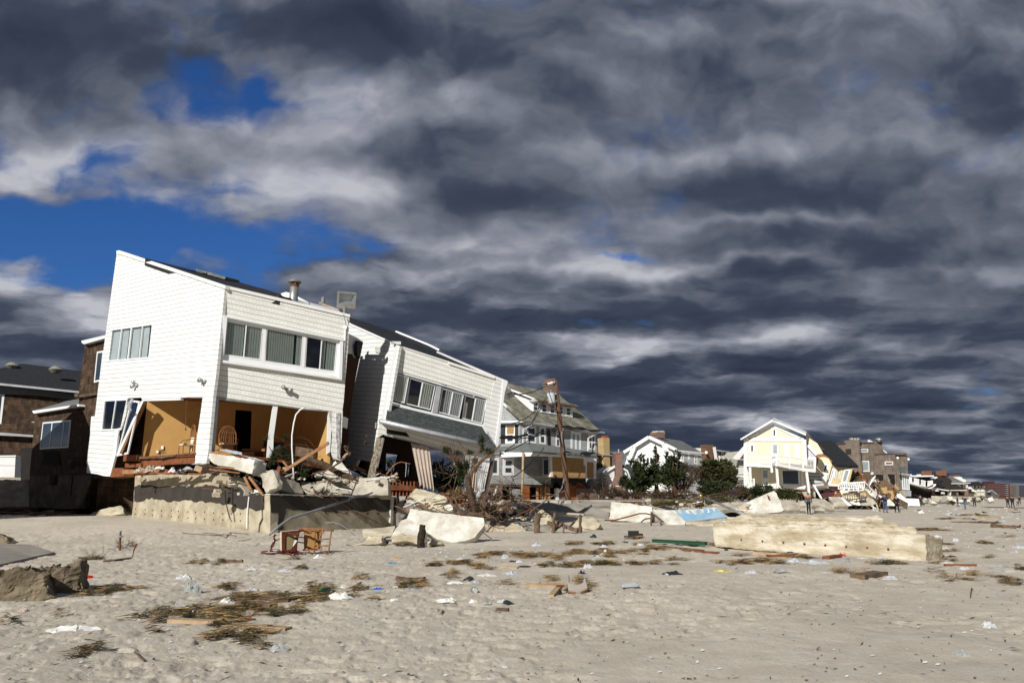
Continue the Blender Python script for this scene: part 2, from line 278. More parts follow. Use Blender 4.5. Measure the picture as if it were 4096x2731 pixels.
# ------------------------------------------------------------------ mesh building
def tag(o, label, cat, group=None, kind=None):
    if label: o['label'] = label
    if cat: o['category'] = cat
    if group: o['group'] = group
    o['kind'] = kind or 'thing'
    return o
def thing(name, label, cat, loc=(0, 0, 0), group=None):
    o = bpy.data.objects.new(name, None); COL.objects.link(o); o.location = loc; o.empty_display_size = .2
    return tag(o, label, cat, group)
class MB:
    def __init__(s): s.v = []; s.f = []; s.uv = []
    def add(s, vs, fs, uvs=None):
        n = len(s.v); s.v += [Vector(v) for v in vs]; s.f += [tuple(i + n for i in f) for f in fs]
        s.uv += list(uvs) if uvs else [(v[0] + v[1], v[2]) for v in vs]
    def hexa(s, c8):              # 8 corners: bottom ring then top ring
        s.add(c8, [(0, 3, 2, 1), (4, 5, 6, 7), (0, 1, 5, 4), (1, 2, 6, 5), (2, 3, 7, 6), (3, 0, 4, 7)]); return s
    def box(s, c, sz, M=None):
        M = M or Matrix.Identity(3); c = Vector(c); h = [x / 2 for x in sz]
        q_ = [(-1, -1), (1, -1), (1, 1), (-1, 1)]
        return s.hexa([c + M @ Vector((a * h[0], b * h[1], z * h[2])) for z in (-1, 1) for a, b in q_])
    def bar(s, a, b, w, t, up=None):   # rectangular bar from a to b
        a = Vector(a); b = Vector(b); d_ = (b - a).normalized(); up = Vector(up) if up is not None else (Vector((0, 0, 1)) if abs(d_.z) < .95 else Vector((0, 1, 0)))
        x = d_.cross(up).normalized(); y = x.cross(d_).normalized(); x *= w / 2; y *= t / 2
        return s.hexa([a - x - y, a + x - y, a + x + y, a - x + y, b - x - y, b + x - y, b + x + y, b - x + y])
    def tube(s, path, rad, n=6, cap=True):
        path = [Vector(p_) for p_ in path]; m = len(path)
        if not hasattr(rad, '__len__'): rad = [rad] * m
        vs = []; ref = None
        for i in range(m):
            t = (path[min(i + 1, m - 1)] - path[max(i - 1, 0)])
            t = t.normalized() if t.length > 1e-9 else Vector((0, 0, 1))
            if ref is None: ref = Vector((0, 0, 1)) if abs(t.z) < .9 else Vector((1, 0, 0))
            x = t.cross(ref).normalized(); y = t.cross(x).normalized(); ref = y.cross(t) if False else ref
            for k in range(n):
                a = 2 * math.pi * k / n; vs.append(path[i] + (x * math.cos(a) + y * math.sin(a)) * rad[i])
        fs = [(i * n + k, i * n + (k + 1) % n, (i + 1) * n + (k + 1) % n, (i + 1) * n + k) for i in range(m - 1) for k in range(n)]
        if cap: fs += [tuple(range(n - 1, -1, -1)), tuple((m - 1) * n + k for k in range(n))]
        s.add(vs, fs); return s
    def build(s, name, m, parent=None, smooth=False, bevel=0.0):
        me = bpy.data.meshes.new(name); off = Vector(parent['_w']) if parent is not None and '_w' in parent else (parent.location.copy() if parent is not None else Vector((0, 0, 0)))
        me.from_pydata([v - off for v in s.v], [], s.f); me.materials.append(m)
        uvl = me.uv_layers.new(name='UVMap')
        li = np.empty(len(me.loops), dtype=np.int32); me.loops.foreach_get('vertex_index', li)
        ua = np.array(s.uv, dtype=np.float32)[li]; uvl.data.foreach_set('uv', ua.ravel())
        if smooth: me.polygons.foreach_set('use_smooth', [True] * len(me.polygons))
        me.validate(); me.update()
        o = bpy.data.objects.new(name, me); COL.objects.link(o)
        if parent is not None: o.parent = parent; o['_w'] = list(off)
        return o
def cleanup():
    for o in bpy.data.objects:
        if '_w' in o: del o['_w']
class Plane:
    """A flat wall in the world: through point o with unit normal n (towards the camera), course direction u, up direction v."""
    def __init__(s, o, n, u=None):
        s.o = Vector(o); s.n = Vector(n).normalized()
        if s.n.dot(CAM - s.o) < 0: s.n.negate()
        s.u = None; s.setu(u or Vector((0, 0, 1)).cross(s.n))
    def setu(s, u):
        u = Vector(u); u = (u - s.n * u.dot(s.n)).normalized(); s.u = u; s.v = s.n.cross(u).normalized()
        if s.v.z < 0 and abs(s.v.z) > .05: s.v.negate()
        return s
    def pt(s, p, out=0.0):
        r = ray(*p); t = (s.o + s.n * out - CAM).dot(s.n) / r.dot(s.n); return CAM + r * t
    def course(s, a, b): return s.setu(s.pt(b) - s.pt(a))
    def uv(s, w): d_ = w - s.o; return (d_.dot(s.u), d_.dot(s.v))
    def off(s, k): q_ = Plane(s.o + s.n * k, s.n); q_.u = s.u; q_.v = s.v; q_.n = s.n; return q_
def plane3(a, Ya, b, Yb, c, Yc):
    A, B, C = P(a, Ya), P(b, Yb), P(c, Yc); return Plane(A, (B - A).cross(C - A), B - A)
def vplane(a, Ya, dirxy):          # upright plane through photo point a at depth Ya, running along dirxy
    A = P(a, Ya); d_ = Vector((dirxy[0], dirxy[1], 0)).normalized(); return Plane(A, d_.cross(Vector((0, 0, 1))), d_)
def slab(pl, outline, thick=.12, holes=(), out=0.0, mb=None, ragged=0, edge=0.0):
    """Polygon(s) given by photo positions on the plane, extruded backwards by thick."""
    mb = mb or MB()
    loops = [[pl.pt(p, out) if not isinstance(p, Vector) else p for p in l] for l in [outline, *holes]]
    if ragged:
        nl = []
        for l in loops:
            r = []
            for i, a in enumerate(l):
                b = l[(i + 1) % len(l)]; k = max(1, int((b - a).length / ragged))
                for j in range(k):
                    w = a.lerp(b, j / k)
                    if j or edge: w = w + pl.u * random.uniform(-1, 1) * edge + pl.v * random.uniform(-1, 1) * edge
                    r.append(w)
            nl.append(r)
        loops = nl
    flat_ = [w for l in loops for w in l]; n = len(flat_)
    l2 = [[Vector((*pl.uv(w), 0)) for w in l] for l in loops]
    tr = geometry.tessellate_polygon(l2)
    back = [w - pl.n * thick for w in flat_]
    fs = []
    for t in tr:
        a, b, c = (flat_[i] for i in t)
        if (b - a).cross(c - a).dot(pl.n) < 0: t = t[::-1]
        fs.append(tuple(t)); fs.append(tuple(i + n for i in reversed(t)))
    k = 0
    for l in loops:
        m = len(l); area = sum((l[i] - l[0]).cross(l[(i + 1) % m] - l[0]).dot(pl.n) for i in range(1, m - 1))
        for i in range(m):
            a, b = k + i, k + (i + 1) % m
            fs.append((a, a + n, b + n, b) if area > 0 else (b, b + n, a + n, a))
        k += m
    uvs = [pl.uv(w) for w in flat_] + [pl.uv(w) for w in flat_]
    mb.add(flat_ + back, fs, uvs); return mb
def line_bar(pl, a, b, w, t, out=0.0, mb=None):   # trim board lying on a wall between two photo points
    mb = mb or MB(); A, B = pl.pt(a, out + t / 2), pl.pt(b, out + t / 2); return mb.bar(A, B, w, t, up=pl.n)
def lerp2(a, b, t): return (a[0] + (b[0] - a[0]) * t, a[1] + (b[1] - a[1]) * t)
def quadpt(q4, s, t): return lerp2(lerp2(q4[0], q4[1], s), lerp2(q4[3], q4[2], s), t)
def inset(q4, s0, t0, s1, t1): return [quadpt(q4, s0, t0), quadpt(q4, s1, t0), quadpt(q4, s1, t1), quadpt(q4, s0, t1)]
def window(pl, q4, parent, splits=(), hsplit=(), fw=.07, gl=None, blind=None, depth=.25, frame_out=.03, mf=None, bt=None, pane_name='pane'):
    """Framed window in photo quad q4 (tl,tr,br,bl): frame, glass pane, dark room behind, optional blinds."""
    gl = gl or mGlassD; mf = mf or mVinyl
    W3 = [pl.pt(p, frame_out) for p in q4]; f = MB()
    ww = ((W3[1] - W3[0]).length + (W3[2] - W3[3]).length) / 2; hh = ((W3[3] - W3[0]).length + (W3[2] - W3[1]).length) / 2
    a, b = fw / ww, fw / hh
    def strip(s0, t0, s1, t1):
        i4 = inset(q4, s0, t0, s1, t1); slab(pl, i4, .06, out=frame_out, mb=f)
    strip(0, 0, 1, b); strip(0, 1 - b, 1, 1); strip(0, b, a, 1 - b); strip(1 - a, b, 1, 1 - b)
    for s in splits:
        s_, k = (s if isinstance(s, tuple) else (s, 1.0)); strip(s_ - a * k / 2, b, s_ + a * k / 2, 1 - b)
    xs = [a] + [v for s in splits for v in ((s[0] - a * s[1] / 2, s[0] + a * s[1] / 2) if isinstance(s, tuple) else (s - a / 2, s + a / 2))] + [1 - a]
    for t in hsplit:
        for i in range(0, len(xs), 2): strip(xs[i], t - b * .4, xs[i + 1], t + b * .4)
    wo_ = f.build('window', mf, parent)
    g = MB(); g.add([pl.pt(p, frame_out - (.035 if gl is mGlass else .018)) for p in inset(q4, a * .6, b * .6, 1 - a * .6, 1 - b * .6)], [(3, 2, 1, 0)]); g.build(pane_name, gl, wo_)
    if blind is not None:
        for (s0, s1, t0, bm, op) in blind:
            B = MB(); n = max(2, int((s1 - s0) * ww / .10)); A = [quadpt(q4, s0, t0), quadpt(q4, s1, t0), quadpt(q4, s1, 1 - b * .5), quadpt(q4, s0, 1 - b * .5)]
            for i in range(n):
                u0, u1 = i / n, (i + op) / n
                v4 = [lerp2(A[0], A[1], u0), lerp2(A[0], A[1], u1), lerp2(A[3], A[2], u1), lerp2(A[3], A[2], u0)]
                zg = pl.n * .012; w = [pl.pt(v4[0], -.1) + zg, pl.pt(v4[1], -.1) - zg, pl.pt(v4[2], -.1) - zg, pl.pt(v4[3], -.1) + zg]
                B.add(w, [(0, 1, 2, 3)])
            B.build('blinds' if bm is mBlind else 'curtain', bm, wo_)
    if gl is mGlass:
        nb = MB(); o4 = inset(q4, .01, .01, .99, .99); fr_ = [pl.pt(p, -.02) for p in o4]; bk = [w - pl.n * depth for w in fr_]
        nb.add(fr_ + bk, [(0, 1, 5, 4), (1, 2, 6, 5), (2, 3, 7, 6), (3, 0, 4, 7), (4, 5, 6, 7)]); nb.build('window_recess', mVoid, wo_)
    return wo_
def roughen(o, size=.15, amp=.03, seed=0, keep=None):
    """Subdivide a solid's mesh and push it about so edges chip and faces undulate."""
    bm = bmesh.new(); bm.from_mesh(o.data); bmesh.ops.remove_doubles(bm, verts=bm.verts, dist=.001)
    for _ in range(6):
        es = [e for e in bm.edges if e.calc_length() > size]
        if not es or len(bm.verts) > 9000: break
        bmesh.ops.subdivide_edges(bm, edges=es, cuts=1, use_grid_fill=False); bmesh.ops.triangulate(bm, faces=[f for f in bm.faces if len(f.verts) > 3])
    from mathutils import noise as mn
    bm.normal_update(); sd = Vector((seed * 3.7, seed * 1.3, 0))
    for v in bm.verts:
        sharp = 1.0 if all(e.calc_face_angle(0) < .4 for e in v.link_edges if len(e.link_faces) == 2) else 2.2
        n1 = mn.noise_vector(v.co * 1.6 + sd); n2 = mn.noise_vector(v.co * 7 + sd)
        n3 = mn.noise_vector(v.co * 19 + sd); v.co += (n1 * .7 + n2 * .5 + n3 * .35) * amp * sharp
        if sharp > 1: v.co -= v.normal * amp * abs(mn.noise(v.co * 4 + sd)) * 1.5
    bm.to_mesh(o.data); bm.free(); o.data.update(); return o
# ------------------------------------------------------------------ ground
def fbm(x, y, seed, octs, lac=2.0, gain=.5):
    rs = np.random.RandomState(seed); T = rs.rand(256, 256).astype(np.float32); out = np.zeros_like(x); a = 1.0; tot = 0
    for o in range(octs):
        xi = np.floor(x); yi = np.floor(y); fx = x - xi; fy = y - yi; fx = fx * fx * (3 - 2 * fx); fy = fy * fy * (3 - 2 * fy)
        i0 = xi.astype(int) & 255; j0 = yi.astype(int) & 255; i1 = (i0 + 1) & 255; j1 = (j0 + 1) & 255
        out += a * ((T[i0, j0] * (1 - fx) + T[i1, j0] * fx) * (1 - fy) + (T[i0, j1] * (1 - fx) + T[i1, j1] * fx) * fy); tot += a
        a *= gain; x = x * lac + 17.3; y = y * lac + 5.1
    return out / tot
EDGE = [(-400, 62), (-8, 61), (4, 61), (9, 66), (18, 74), (33, 97), (48, 118), (60, 138), (90, 190), (130, 255), (300, 520), (2000, 3300)]
def sstep(x, a, b):
    t = np.clip((x - a) / (b - a), 0, 1); return t * t * (3 - 2 * t)
def gz_np(X, Y):
    L_ = 1 - sstep(X, -15.0, -2.0) * .92
    g = .62 * sstep(Y, 27, 42) * L_
    ye = np.interp(X, [e[0] for e in EDGE], [e[1] for e in EDGE])
    g = g + (1.28 - g) * sstep(Y, ye - 2.0, ye + 1.5)
    return g
def gfull_np(X, Y):
    Z = gz_np(X, Y); Rr = np.hypot(X, Y); near = 1 - sstep(Rr, 60, 130); open_ = near * (1 - .75 * sstep(Z, .1, .4))
    return Z + open_ * ((fbm(X * .35, Y * .35, 1, 3) - .5) * .14 + (fbm(X * 1.6, Y * 1.6, 2, 3) - .5) * .035)
def gz(x, y): return float(gz_np(np.array([float(x)]), np.array([float(y)]))[0])
def gf(x, y): return float(gfull_np(np.array([float(x)]), np.array([float(y)]))[0])
def Gd(p, up=0.0):                 # where the photo ray meets the ground
    r = ray(*p); t = 5.0
    while t < 900:
        w = CAM + r * t
        if w.z <= gz(w.x, w.y) + up: break
        t *= 1.01
    lo, hi = t * .94, t * 1.03
    for _ in range(14):
        m_ = (lo + hi) / 2; w = CAM + r * m_
        if w.z <= gf(w.x, w.y) + up: hi = m_
        else: lo = m_
    w = CAM + r * hi
    return Vector((w.x, w.y, gf(w.x, w.y) + up))
def make_ground():
    az = np.concatenate([np.linspace(-180, -38, 24, endpoint=False), np.linspace(-38, 38, 900), np.linspace(38, 180, 25)[1:]])
    rr = np.concatenate([[0.05, 1, 2.5, 4], np.geomspace(5.2, 130, 620), np.geomspace(133, 9000, 60)])
    A, Rr = np.meshgrid(np.radians(az), rr); X = (np.sin(A) * Rr); Y = (np.cos(A) * Rr)
    Z = gz_np(X, Y)
    near = 1 - sstep(Rr, 60, 130)
    open_ = near * (1 - .75 * sstep(Z, .1, .4))
    n1 = fbm(X * .35, Y * .35, 1, 3) - .5; n2 = fbm(X * 1.6, Y * 1.6, 2, 3) - .5
    ft = fbm(X * 3.1, Y * 3.1, 3, 2, gain=.35); ft2 = fbm(X * 5.5 + 9, Y * 5.5, 5, 2, gain=.4); fine = fbm(X * 14, Y * 14, 4, 3) - .5
    patch = sstep(fbm(X * .22 + 40, Y * .22, 8, 2), .35, .6)     # trampled areas
    trod = .14 + .86 * np.clip(patch * .8 + sstep(-X, -1, 4) * .7, 0, 1)
    ft3 = fbm(X * 9.5 + 3, Y * 9.5, 6, 2, gain=.4)
    dimp = -sstep(ft, .62, .78) * .048 - sstep(ft2, .64, .78) * .036 - sstep(ft3, .66, .78) * .024 * near * (Rr < 45) + sstep(ft, .30, .55) * .008
    Z = Z + open_ * (n1 * .14 + n2 * .035 + dimp * .8 * trod + fine * .016 * trod)
    nR, nA_ = X.shape
    v = np.stack([X, Y, Z], -1).reshape(-1, 3).astype(np.float32)
    i = np.arange(nR - 1)[:, None] * nA_ + np.arange(nA_ - 1)[None, :]
    f = np.stack([i, i + 1, i + nA_ + 1, i + nA_], -1).reshape(-1, 4)
    me = bpy.data.meshes.new('sand_beach'); me.vertices.add(len(v)); me.vertices.foreach_set('co', v.ravel())
    me.loops.add(f.size); me.loops.foreach_set('vertex_index', f.ravel().astype(np.int32)); me.polygons.add(len(f))
    me.polygons.foreach_set('loop_start', np.arange(0, f.size, 4, dtype=np.int32)); me.polygons.foreach_set('loop_total', np.full(len(f), 4, dtype=np.int32))
    me.polygons.foreach_set('use_smooth', np.ones(len(f), dtype=bool)); me.update(calc_edges=True)
    o = bpy.data.objects.new('sand_beach', me); COL.objects.link(o); o['kind'] = 'structure'
    m = bpy.data.materials.new('beach_sand'); m.use_nodes = True; t = m.node_tree; N = t.nodes; L = t.links; b = N['Principled BSDF']; b.inputs['Roughness'].default_value = .95; b.inputs['Specular IOR Level'].default_value = .1
    tcn = N.new('ShaderNodeTexCoord')
    def nz(s, det, r=.6):
        n = N.new('ShaderNodeTexNoise'); n.inputs['Scale'].default_value = s; n.inputs['Detail'].default_value = det; n.inputs['Roughness'].default_value = r; L.new(tcn.outputs['Object'], n.inputs[0]); return n.outputs[0]
    def rmp(x, lo, hi, a=0., b_=1.):
        n = N.new('ShaderNodeMapRange'); L.new(x, n.inputs[0]); n.inputs[1].default_value = lo; n.inputs[2].default_value = hi; n.inputs[3].default_value = a; n.inputs[4].default_value = b_; return n.outputs[0]
    def mx(f_, a, c):
        x = N.new('ShaderNodeMix'); x.data_type = 'RGBA'
        L.new(f_, x.inputs[0])
        for k, vv in ((6, a), (7, c)):
            if hasattr(vv, 'links'): L.new(vv, x.inputs[k])
            else: x.inputs[k].default_value = (*vv, 1)
        return x.outputs[2]
    c = mx(rmp(nz(.28, 5), .38, .66), (.575, .52, .43), (.48, .43, .35))
    c = mx(rmp(nz(2.2, 6), .42, .72, 0, .55), c, (.40, .345, .27))
    c = mx(rmp(nz(16, 5), .55, .75, 0, .5), c, (.29, .25, .205))
    c = mx(rmp(nz(45, 2), .70, .78, 0, .8), c, (.12, .09, .055))
    L.new(c, b.inputs['Base Color'])
    bp = N.new('ShaderNodeBump'); bp.inputs['Strength'].default_value = .7; bp.inputs['Distance'].default_value = .03; L.new(nz(22, 6, .7), bp.inputs['Height'])
    L.new(bp.outputs[0], b.inputs['Normal']); me.materials.append(m)
    return o
make_ground()
# ================================================================== the split white beach house, near half
A_TL, A_TR, A_BR = fA(1130, 130), fA(2170, 490), fB(2010, 740)
plA = plane3(A_TR, 36.0, fD(585, 735), 36.0, fA(1130, 500), 44.0).course(fA(1050, 700), fA(2100, 480))
plAf = plane3(fC(515, 375), 36.0, fD(700, 735), 36.0, fC(1825, 690), 38.5).course(fC(515, 460), fC(1800, 755))
HA = thing('beach_house', 'white shingled two storey beach house with open ochre room and floodlight on its roof', 'house', P(fD(585, 900), 38))
bodyA = slab(plA, pts(fA, '1130,130 2170,490') + pts(fB, '2085,0 2058,200 2010,740 1990,850 1880,850 1897,620 1930,400 1955,215 1745,215 1740,240 1375,250 1362,215 1232,222 1215,380 1180,500 1135,515 1112,700 1060,978 1000,972 940,955 835,940 850,740 885,440 915,395 945,140'), .14,
             holes=[pts(fA, '1085,890 1465,838 1430,1155 1050,1185'), pts(fB, '1010,245 1222,232 1160,520 985,520')])
bodyA.build('shingle_wall', mSidingA, HA)
fb = slab(plAf, pts(fC, '515,375 1825,680 1808,1000 1765,1568') + pts(fD, '1818,300 1700,300 1500,282 1285,252 785,196 750,184 752,120') + pts(fC, '430,1250 460,900 500,560'), .14,
          holes=[pts(fC, '530,705 1740,945 1715,1330 488,1150')])
slab(plAf, pts(fD, '1700,300 1822,300 1812,520 1800,710 1745,700 1722,640 1735,500'), .14, mb=fb)
fb.build('shingle_wall', mSidingAf, HA)
# corner boards, parapet caps
t = MB(); slab(plAf, pts(fC, '515,366 1832,672 1828,702 515,398'), .2, out=.06, mb=t); t.build('roof_trim', mTrim, HA)
t = MB(); slab(plA, pts(fA, '1122,128 1150,124 2174,462 2174,495 1150,158 1125,162'), .2, out=.06, mb=t); t.build('roof_trim', mTrim, HA)
t = MB(); slab(plAf, pts(fD, '752,184 786,200 752,640 712,640 735,400'), .05, out=.03, mb=t); t.build('metal_flashing', mGutter, HA)
t = MB(); slab(plAf, pts(fD, '1240,240 1280,250 1243,520 1238,690 1186,690 1200,520'), .16, out=-.02, mb=t); t.build('door_post', mTrim, HA)
t = MB(); slab(plAf, pts(fD, '1702,298 1732,300 1722,540 1715,640 1690,660 1695,500'), .2, out=.0, mb=t); t.build('door_frame', mTrim, HA)
t = MB(); slab(plAf, pts(fD, '752,180 1285,247 1500,278 1700,296 1700,304 1500,290 1285,258 785,206'), .10, out=.02, mb=t); t.build('broken_edge_flashing', mSteel, HA)
# exposed stud, sheathing with torn paper
t = MB(); slab(plAf, pts(fD, '1770,310 1800,312 1800,700 1775,690 1768,500'), .08, out=.05, mb=t, ragged=.3, edge=.03)
t.build('peeling_sheathing', mat('torn_grey_sheathing', (.52, .52, .50), .9, (.25, .25, .24), 6, 1.4), HA)
# windows
qAl = pts(fA, '1062,886 1472,828 1438,1165 1020,1200')
window(plA, qAl, HA, splits=(.27, (.5, 1.6), .76), fw=.075, gl=mGlass, blind=[(.05, .26, .03, mCurtainW, .8), (.29, .47, .03, mCurtainW, .8), (.53, .74, .03, mCurtainW, .8), (.78, .95, .03, mCurtainW, .8)], depth=.5)
qLl = pts(fB, '1005,240 1228,228 1168,528 975,535')
window(plA, qLl, HA, splits=(.5,), fw=.07, gl=mGlass, depth=.9)
# big front window band, boxed out with a deep white frame
t = MB(); slab(plAf, pts(fC, '505,678 1768,934 1766,950 512,698'), .26, out=.16, mb=t)
slab(plAf, pts(fC, '505,690 548,700 503,1165 458,1168'), .24, out=.15, mb=t)
slab(plAf, pts(fC, '1728,950 1760,955 1745,1355 1712,1345'), .24, out=.15, mb=t)
slab(plAf, pts(fC, '458,1158 505,1150 1720,1335 1748,1358 1100,1262 458,1170'), .24, out=.18, mb=t)
t.build('window_surround', mVinyl, HA)
qs = [pts(fC, '538,735 925,812 895,1150 508,1098'), pts(fC, '955,815 1345,885 1322,1220 935,1165'), pts(fC, '1372,895 1702,962 1672,1275 1352,1232')]
t = MB(); slab(plAf, pts(fC, '530,700 1745,940 1740,975 528,740'), .08, out=-.03, mb=t); slab(plAf, pts(fC, '492,1095 1740,1280 1735,1345 488,1160'), .08, out=-.03, mb=t)
slab(plAf, pts(fC, '918,806 968,816 942,1168 888,1155'), .1, out=-.02, mb=t); slab(plAf, pts(fC, '1340,884 1385,893 1365,1232 1315,1222'), .1, out=-.02, mb=t)
slab(plAf, pts(fC, '1698,955 1740,965 1715,1330 1665,1275'), .1, out=-.02, mb=t); t.build('window_frame', mVinyl, HA)
window(plAf, qs[0], HA, splits=(.54,), fw=.05, gl=mGlass, frame_out=-.02, depth=.8, blind=[(.02, .50, 0, mBlind, .95), (.57, .98, 0, mBlind, .92)])
window(plAf, qs[1], HA, fw=.045, gl=mGlass, frame_out=-.02, depth=.8, blind=[(.02, .76, 0, mBlind, .93), (.82, .98, 0, mBlind, .93)])
window(plAf, qs[2], HA, splits=(.5,), fw=.05, gl=mGlass, frame_out=-.02, depth=.8, blind=[(.54, .64, 0, mBlind, .9), (.67, .98, 0, mBlind, .93)])
# leaning glass door and broken corner framing
t = MB(); dq = pts(fB, '1265,240 1345,250 1230,760 1125,780'); pD = plane3(fB(1265, 240), 39.8, fB(1125, 780), 39.8, fB(1345, 250), 39.2)
d_ = window(pD, dq, HA, fw=.09, gl=mGlass, depth=.05, frame_out=.05); d_.name = 'hanging_glass_door'
t = MB(); A1, B1 = P(fB(1400, 262), 39.3), P(fB(1180, 760), 39.3); t.bar(A1, B1, .22, .1); t.build('loose_stud', mWood, HA)
t = MB(); t.bar(P(fB(1375, 250), 39.1), P(fB(1130, 780), 39.0), .05, .1); t.bar(P(fB(1340, 310), 39.6), P(fB(1210, 600), 39.5), .10, .06); t.build('splintered_trim', mTrim, HA); t = MB()
slab(plA, pts(fB, '1120,520 1142,515 1118,760 1060,975 1035,972 1085,760'), .1, out=.04, mb=t); t.build('splintered_trim', mTrim, HA)
t = MB(); t.tube([P(fB(1275, 240), 39.2), P(fB(1240, 300), 38.9), P(fB(1262, 340), 38.8), P(fB(1242, 402), 38.9)], [.09, .07, .06, .02], 5); t.build('bent_gutter_piece', mGutter, HA)
# the open ground-floor room
Lp = plA.pt(fB(1410, 255)); Lb = plA.pt(fB(1365, 780)); Rh = plAf.u
plBk = Plane(plA.pt(fB(1385, 400)) - plA.n * .2, plAf.n, plAf.u)
plBk = Plane(plA.pt(fB(1385, 500)) - plA.n * .15, Vector((plAf.n.x, plAf.n.y, 0)), plAf.u)
crn = plBk.pt(fD(1430, 420)); 
t = MB()
lw = [plBk.pt(fB(1425, 215)), plBk.pt(fD(1430, 190)), plBk.pt(fD(1430, 735)), plBk.pt(fB(1362, 800))]
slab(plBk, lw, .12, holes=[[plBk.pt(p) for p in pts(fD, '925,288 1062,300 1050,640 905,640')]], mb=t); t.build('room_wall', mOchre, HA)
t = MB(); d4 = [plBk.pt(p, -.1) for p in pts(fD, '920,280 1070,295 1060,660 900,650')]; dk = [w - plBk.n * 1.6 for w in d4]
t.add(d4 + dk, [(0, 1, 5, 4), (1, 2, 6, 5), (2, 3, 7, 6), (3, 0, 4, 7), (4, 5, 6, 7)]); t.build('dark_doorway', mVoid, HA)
fr_t, fr_b = plAf.pt(fD(1715, 250)) - plAf.n * .15, plAf.pt(fD(1700, 720)) - plAf.n * .15
plRt = Plane(crn, (fr_t - crn).cross(fr_b - crn), fr_t - crn)
t = MB(); up_ = Vector((0, 0, 1)); c0 = plBk.pt(fD(1430, 190)); c1 = plBk.pt(fD(1430, 735))
slab(plRt, [c0, fr_t + up_ * .3, fr_b - up_ * .1, c1], .12, mb=t); t.build('room_wall', mOchre, HA)
# ceiling and floor of the room
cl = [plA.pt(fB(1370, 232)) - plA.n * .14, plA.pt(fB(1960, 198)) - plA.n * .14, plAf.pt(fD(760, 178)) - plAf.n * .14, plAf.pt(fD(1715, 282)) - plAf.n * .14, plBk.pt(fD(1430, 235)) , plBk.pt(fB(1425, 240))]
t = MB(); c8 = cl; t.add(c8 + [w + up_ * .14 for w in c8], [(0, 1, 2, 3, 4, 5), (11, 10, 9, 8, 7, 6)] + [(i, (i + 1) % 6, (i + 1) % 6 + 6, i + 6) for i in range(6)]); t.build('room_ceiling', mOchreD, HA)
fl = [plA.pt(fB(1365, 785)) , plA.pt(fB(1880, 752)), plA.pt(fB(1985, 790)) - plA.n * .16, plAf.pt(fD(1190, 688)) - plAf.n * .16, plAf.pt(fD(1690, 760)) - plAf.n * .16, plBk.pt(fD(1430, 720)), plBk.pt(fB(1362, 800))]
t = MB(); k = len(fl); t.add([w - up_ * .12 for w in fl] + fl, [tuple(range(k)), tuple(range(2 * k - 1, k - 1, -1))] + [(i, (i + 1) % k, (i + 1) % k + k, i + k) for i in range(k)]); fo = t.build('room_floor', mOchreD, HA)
t = MB(); slab(plA, pts(fB, '1350,805 1600,790 1875,765 1875,850 1600,862 1350,905'), .2, out=-.1, mb=t)
t.bar(plA.pt(fB(1215, 800), .0), plA.pt(fB(1355, 800), .0), .25, .3); t.bar(plA.pt(fB(1225, 870), -.1), plA.pt(fB(1380, 870), -.1), .2, .2); t.build('floor_joists', mWoodR, HA)
t = MB(); slab(plA, pts(fB, '1340,782 1500,792 1640,768 1790,752 1880,745 1880,762 1700,776 1560,800 1480,800 1340,812'), .3, out=.06, mb=t, ragged=.3, edge=.03); t.build('torn_floor_edge', mBarkL, HA)
t = MB(); slab(plA, pts(fB, '1078,895 1190,895 1195,975 1065,985 1060,940'), .5, out=.0, mb=t); t.build('joist_end', mWoodR, HA)
# wall outlets
t = MB(); w_ = plBk.pt(fB(1568, 700), .02); t.box(w_, (.11, .05, .17)); t.build('power_outlet', mTrim, HA); t = MB(); w_ = plBk.pt(fB(1522, 740), .03); t.box(w_, (.1, .08, .1)); t.build('power_outlet', mTrim, HA)
t = MB(); t.tube([plBk.pt(fB(a, b), .05) for a, b in ((1568, 712), (1530, 725), (1545, 742), (1590, 736))], .012, 4); t.build('outlet_cord', mBlack, HA)
t = MB(); t.tube([plA.pt(fB(a, b), -.2) for a, b in ((1800, 225), (1795, 350), (1792, 500))], .012, 4); t.tube([plA.pt(fB(1792, 505), -.2), plA.pt(fB(1792, 530), -.2)], [.03, .04], 5); t.build('dangling_light_cord', mBarkL, HA)
# roof: black membrane, the hidden sides and the back
top = [P(fA(1400, 205), 41.9), plA.pt(fA(1750, 330)), plA.pt(fA(2170, 462)), plAf.pt(fC(1100, 500)), P(fC(1108, 462), 40.5), P(fC(940, 410), 41.5), P(fC(740, 355), 42.8), P(fC(560, 315), 43.5), P(fC(400, 268), 44.4), P(fC(200, 225), 45), P(fC(0, 172), 44)]
t = MB(); ctr = sum(top, Vector()) / len(top) - Vector((0, 0, .02)); k = len(top)
t.add(top + [ctr] + [w - up_ * .35 for w in top], [(i, (i + 1) % k, k) for i in range(k)] + [(i, i + k + 1, (i + 1) % k + k + 1, (i + 1) % k) for i in range(k)]); t.build('roof_membrane', mMembrane, HA)
ptl = plA.pt(A_TL); bkv = Vector((plAf.n.x, plAf.n.y, 0)).normalized() * -1
def drop(w, z): return Vector((w.x, w.y, z))
t = MB(); a_, b_, c_, d4_ = plA.pt(A_TL), plAf.pt(fC(1825, 700)), None, None
rb = b_ + bkv * 8.5; lb = plA.pt(A_TL) + Vector(plAf.u) * 6.0 + bkv * .5
t.add([plAf.pt(fC(1822, 700)) - plAf.n * .1, rb, drop(rb, .6), plAf.pt(fD(1806, 700)) - plAf.n * .1], [(0, 1, 2, 3)])
t.add([ptl - plA.n * .1, rb + up_ * .6, drop(rb, .6), drop(ptl, .6) - plA.n * .1], [(0, 1, 2, 3)])
t.build('rear_walls', mBrownShake, HA)
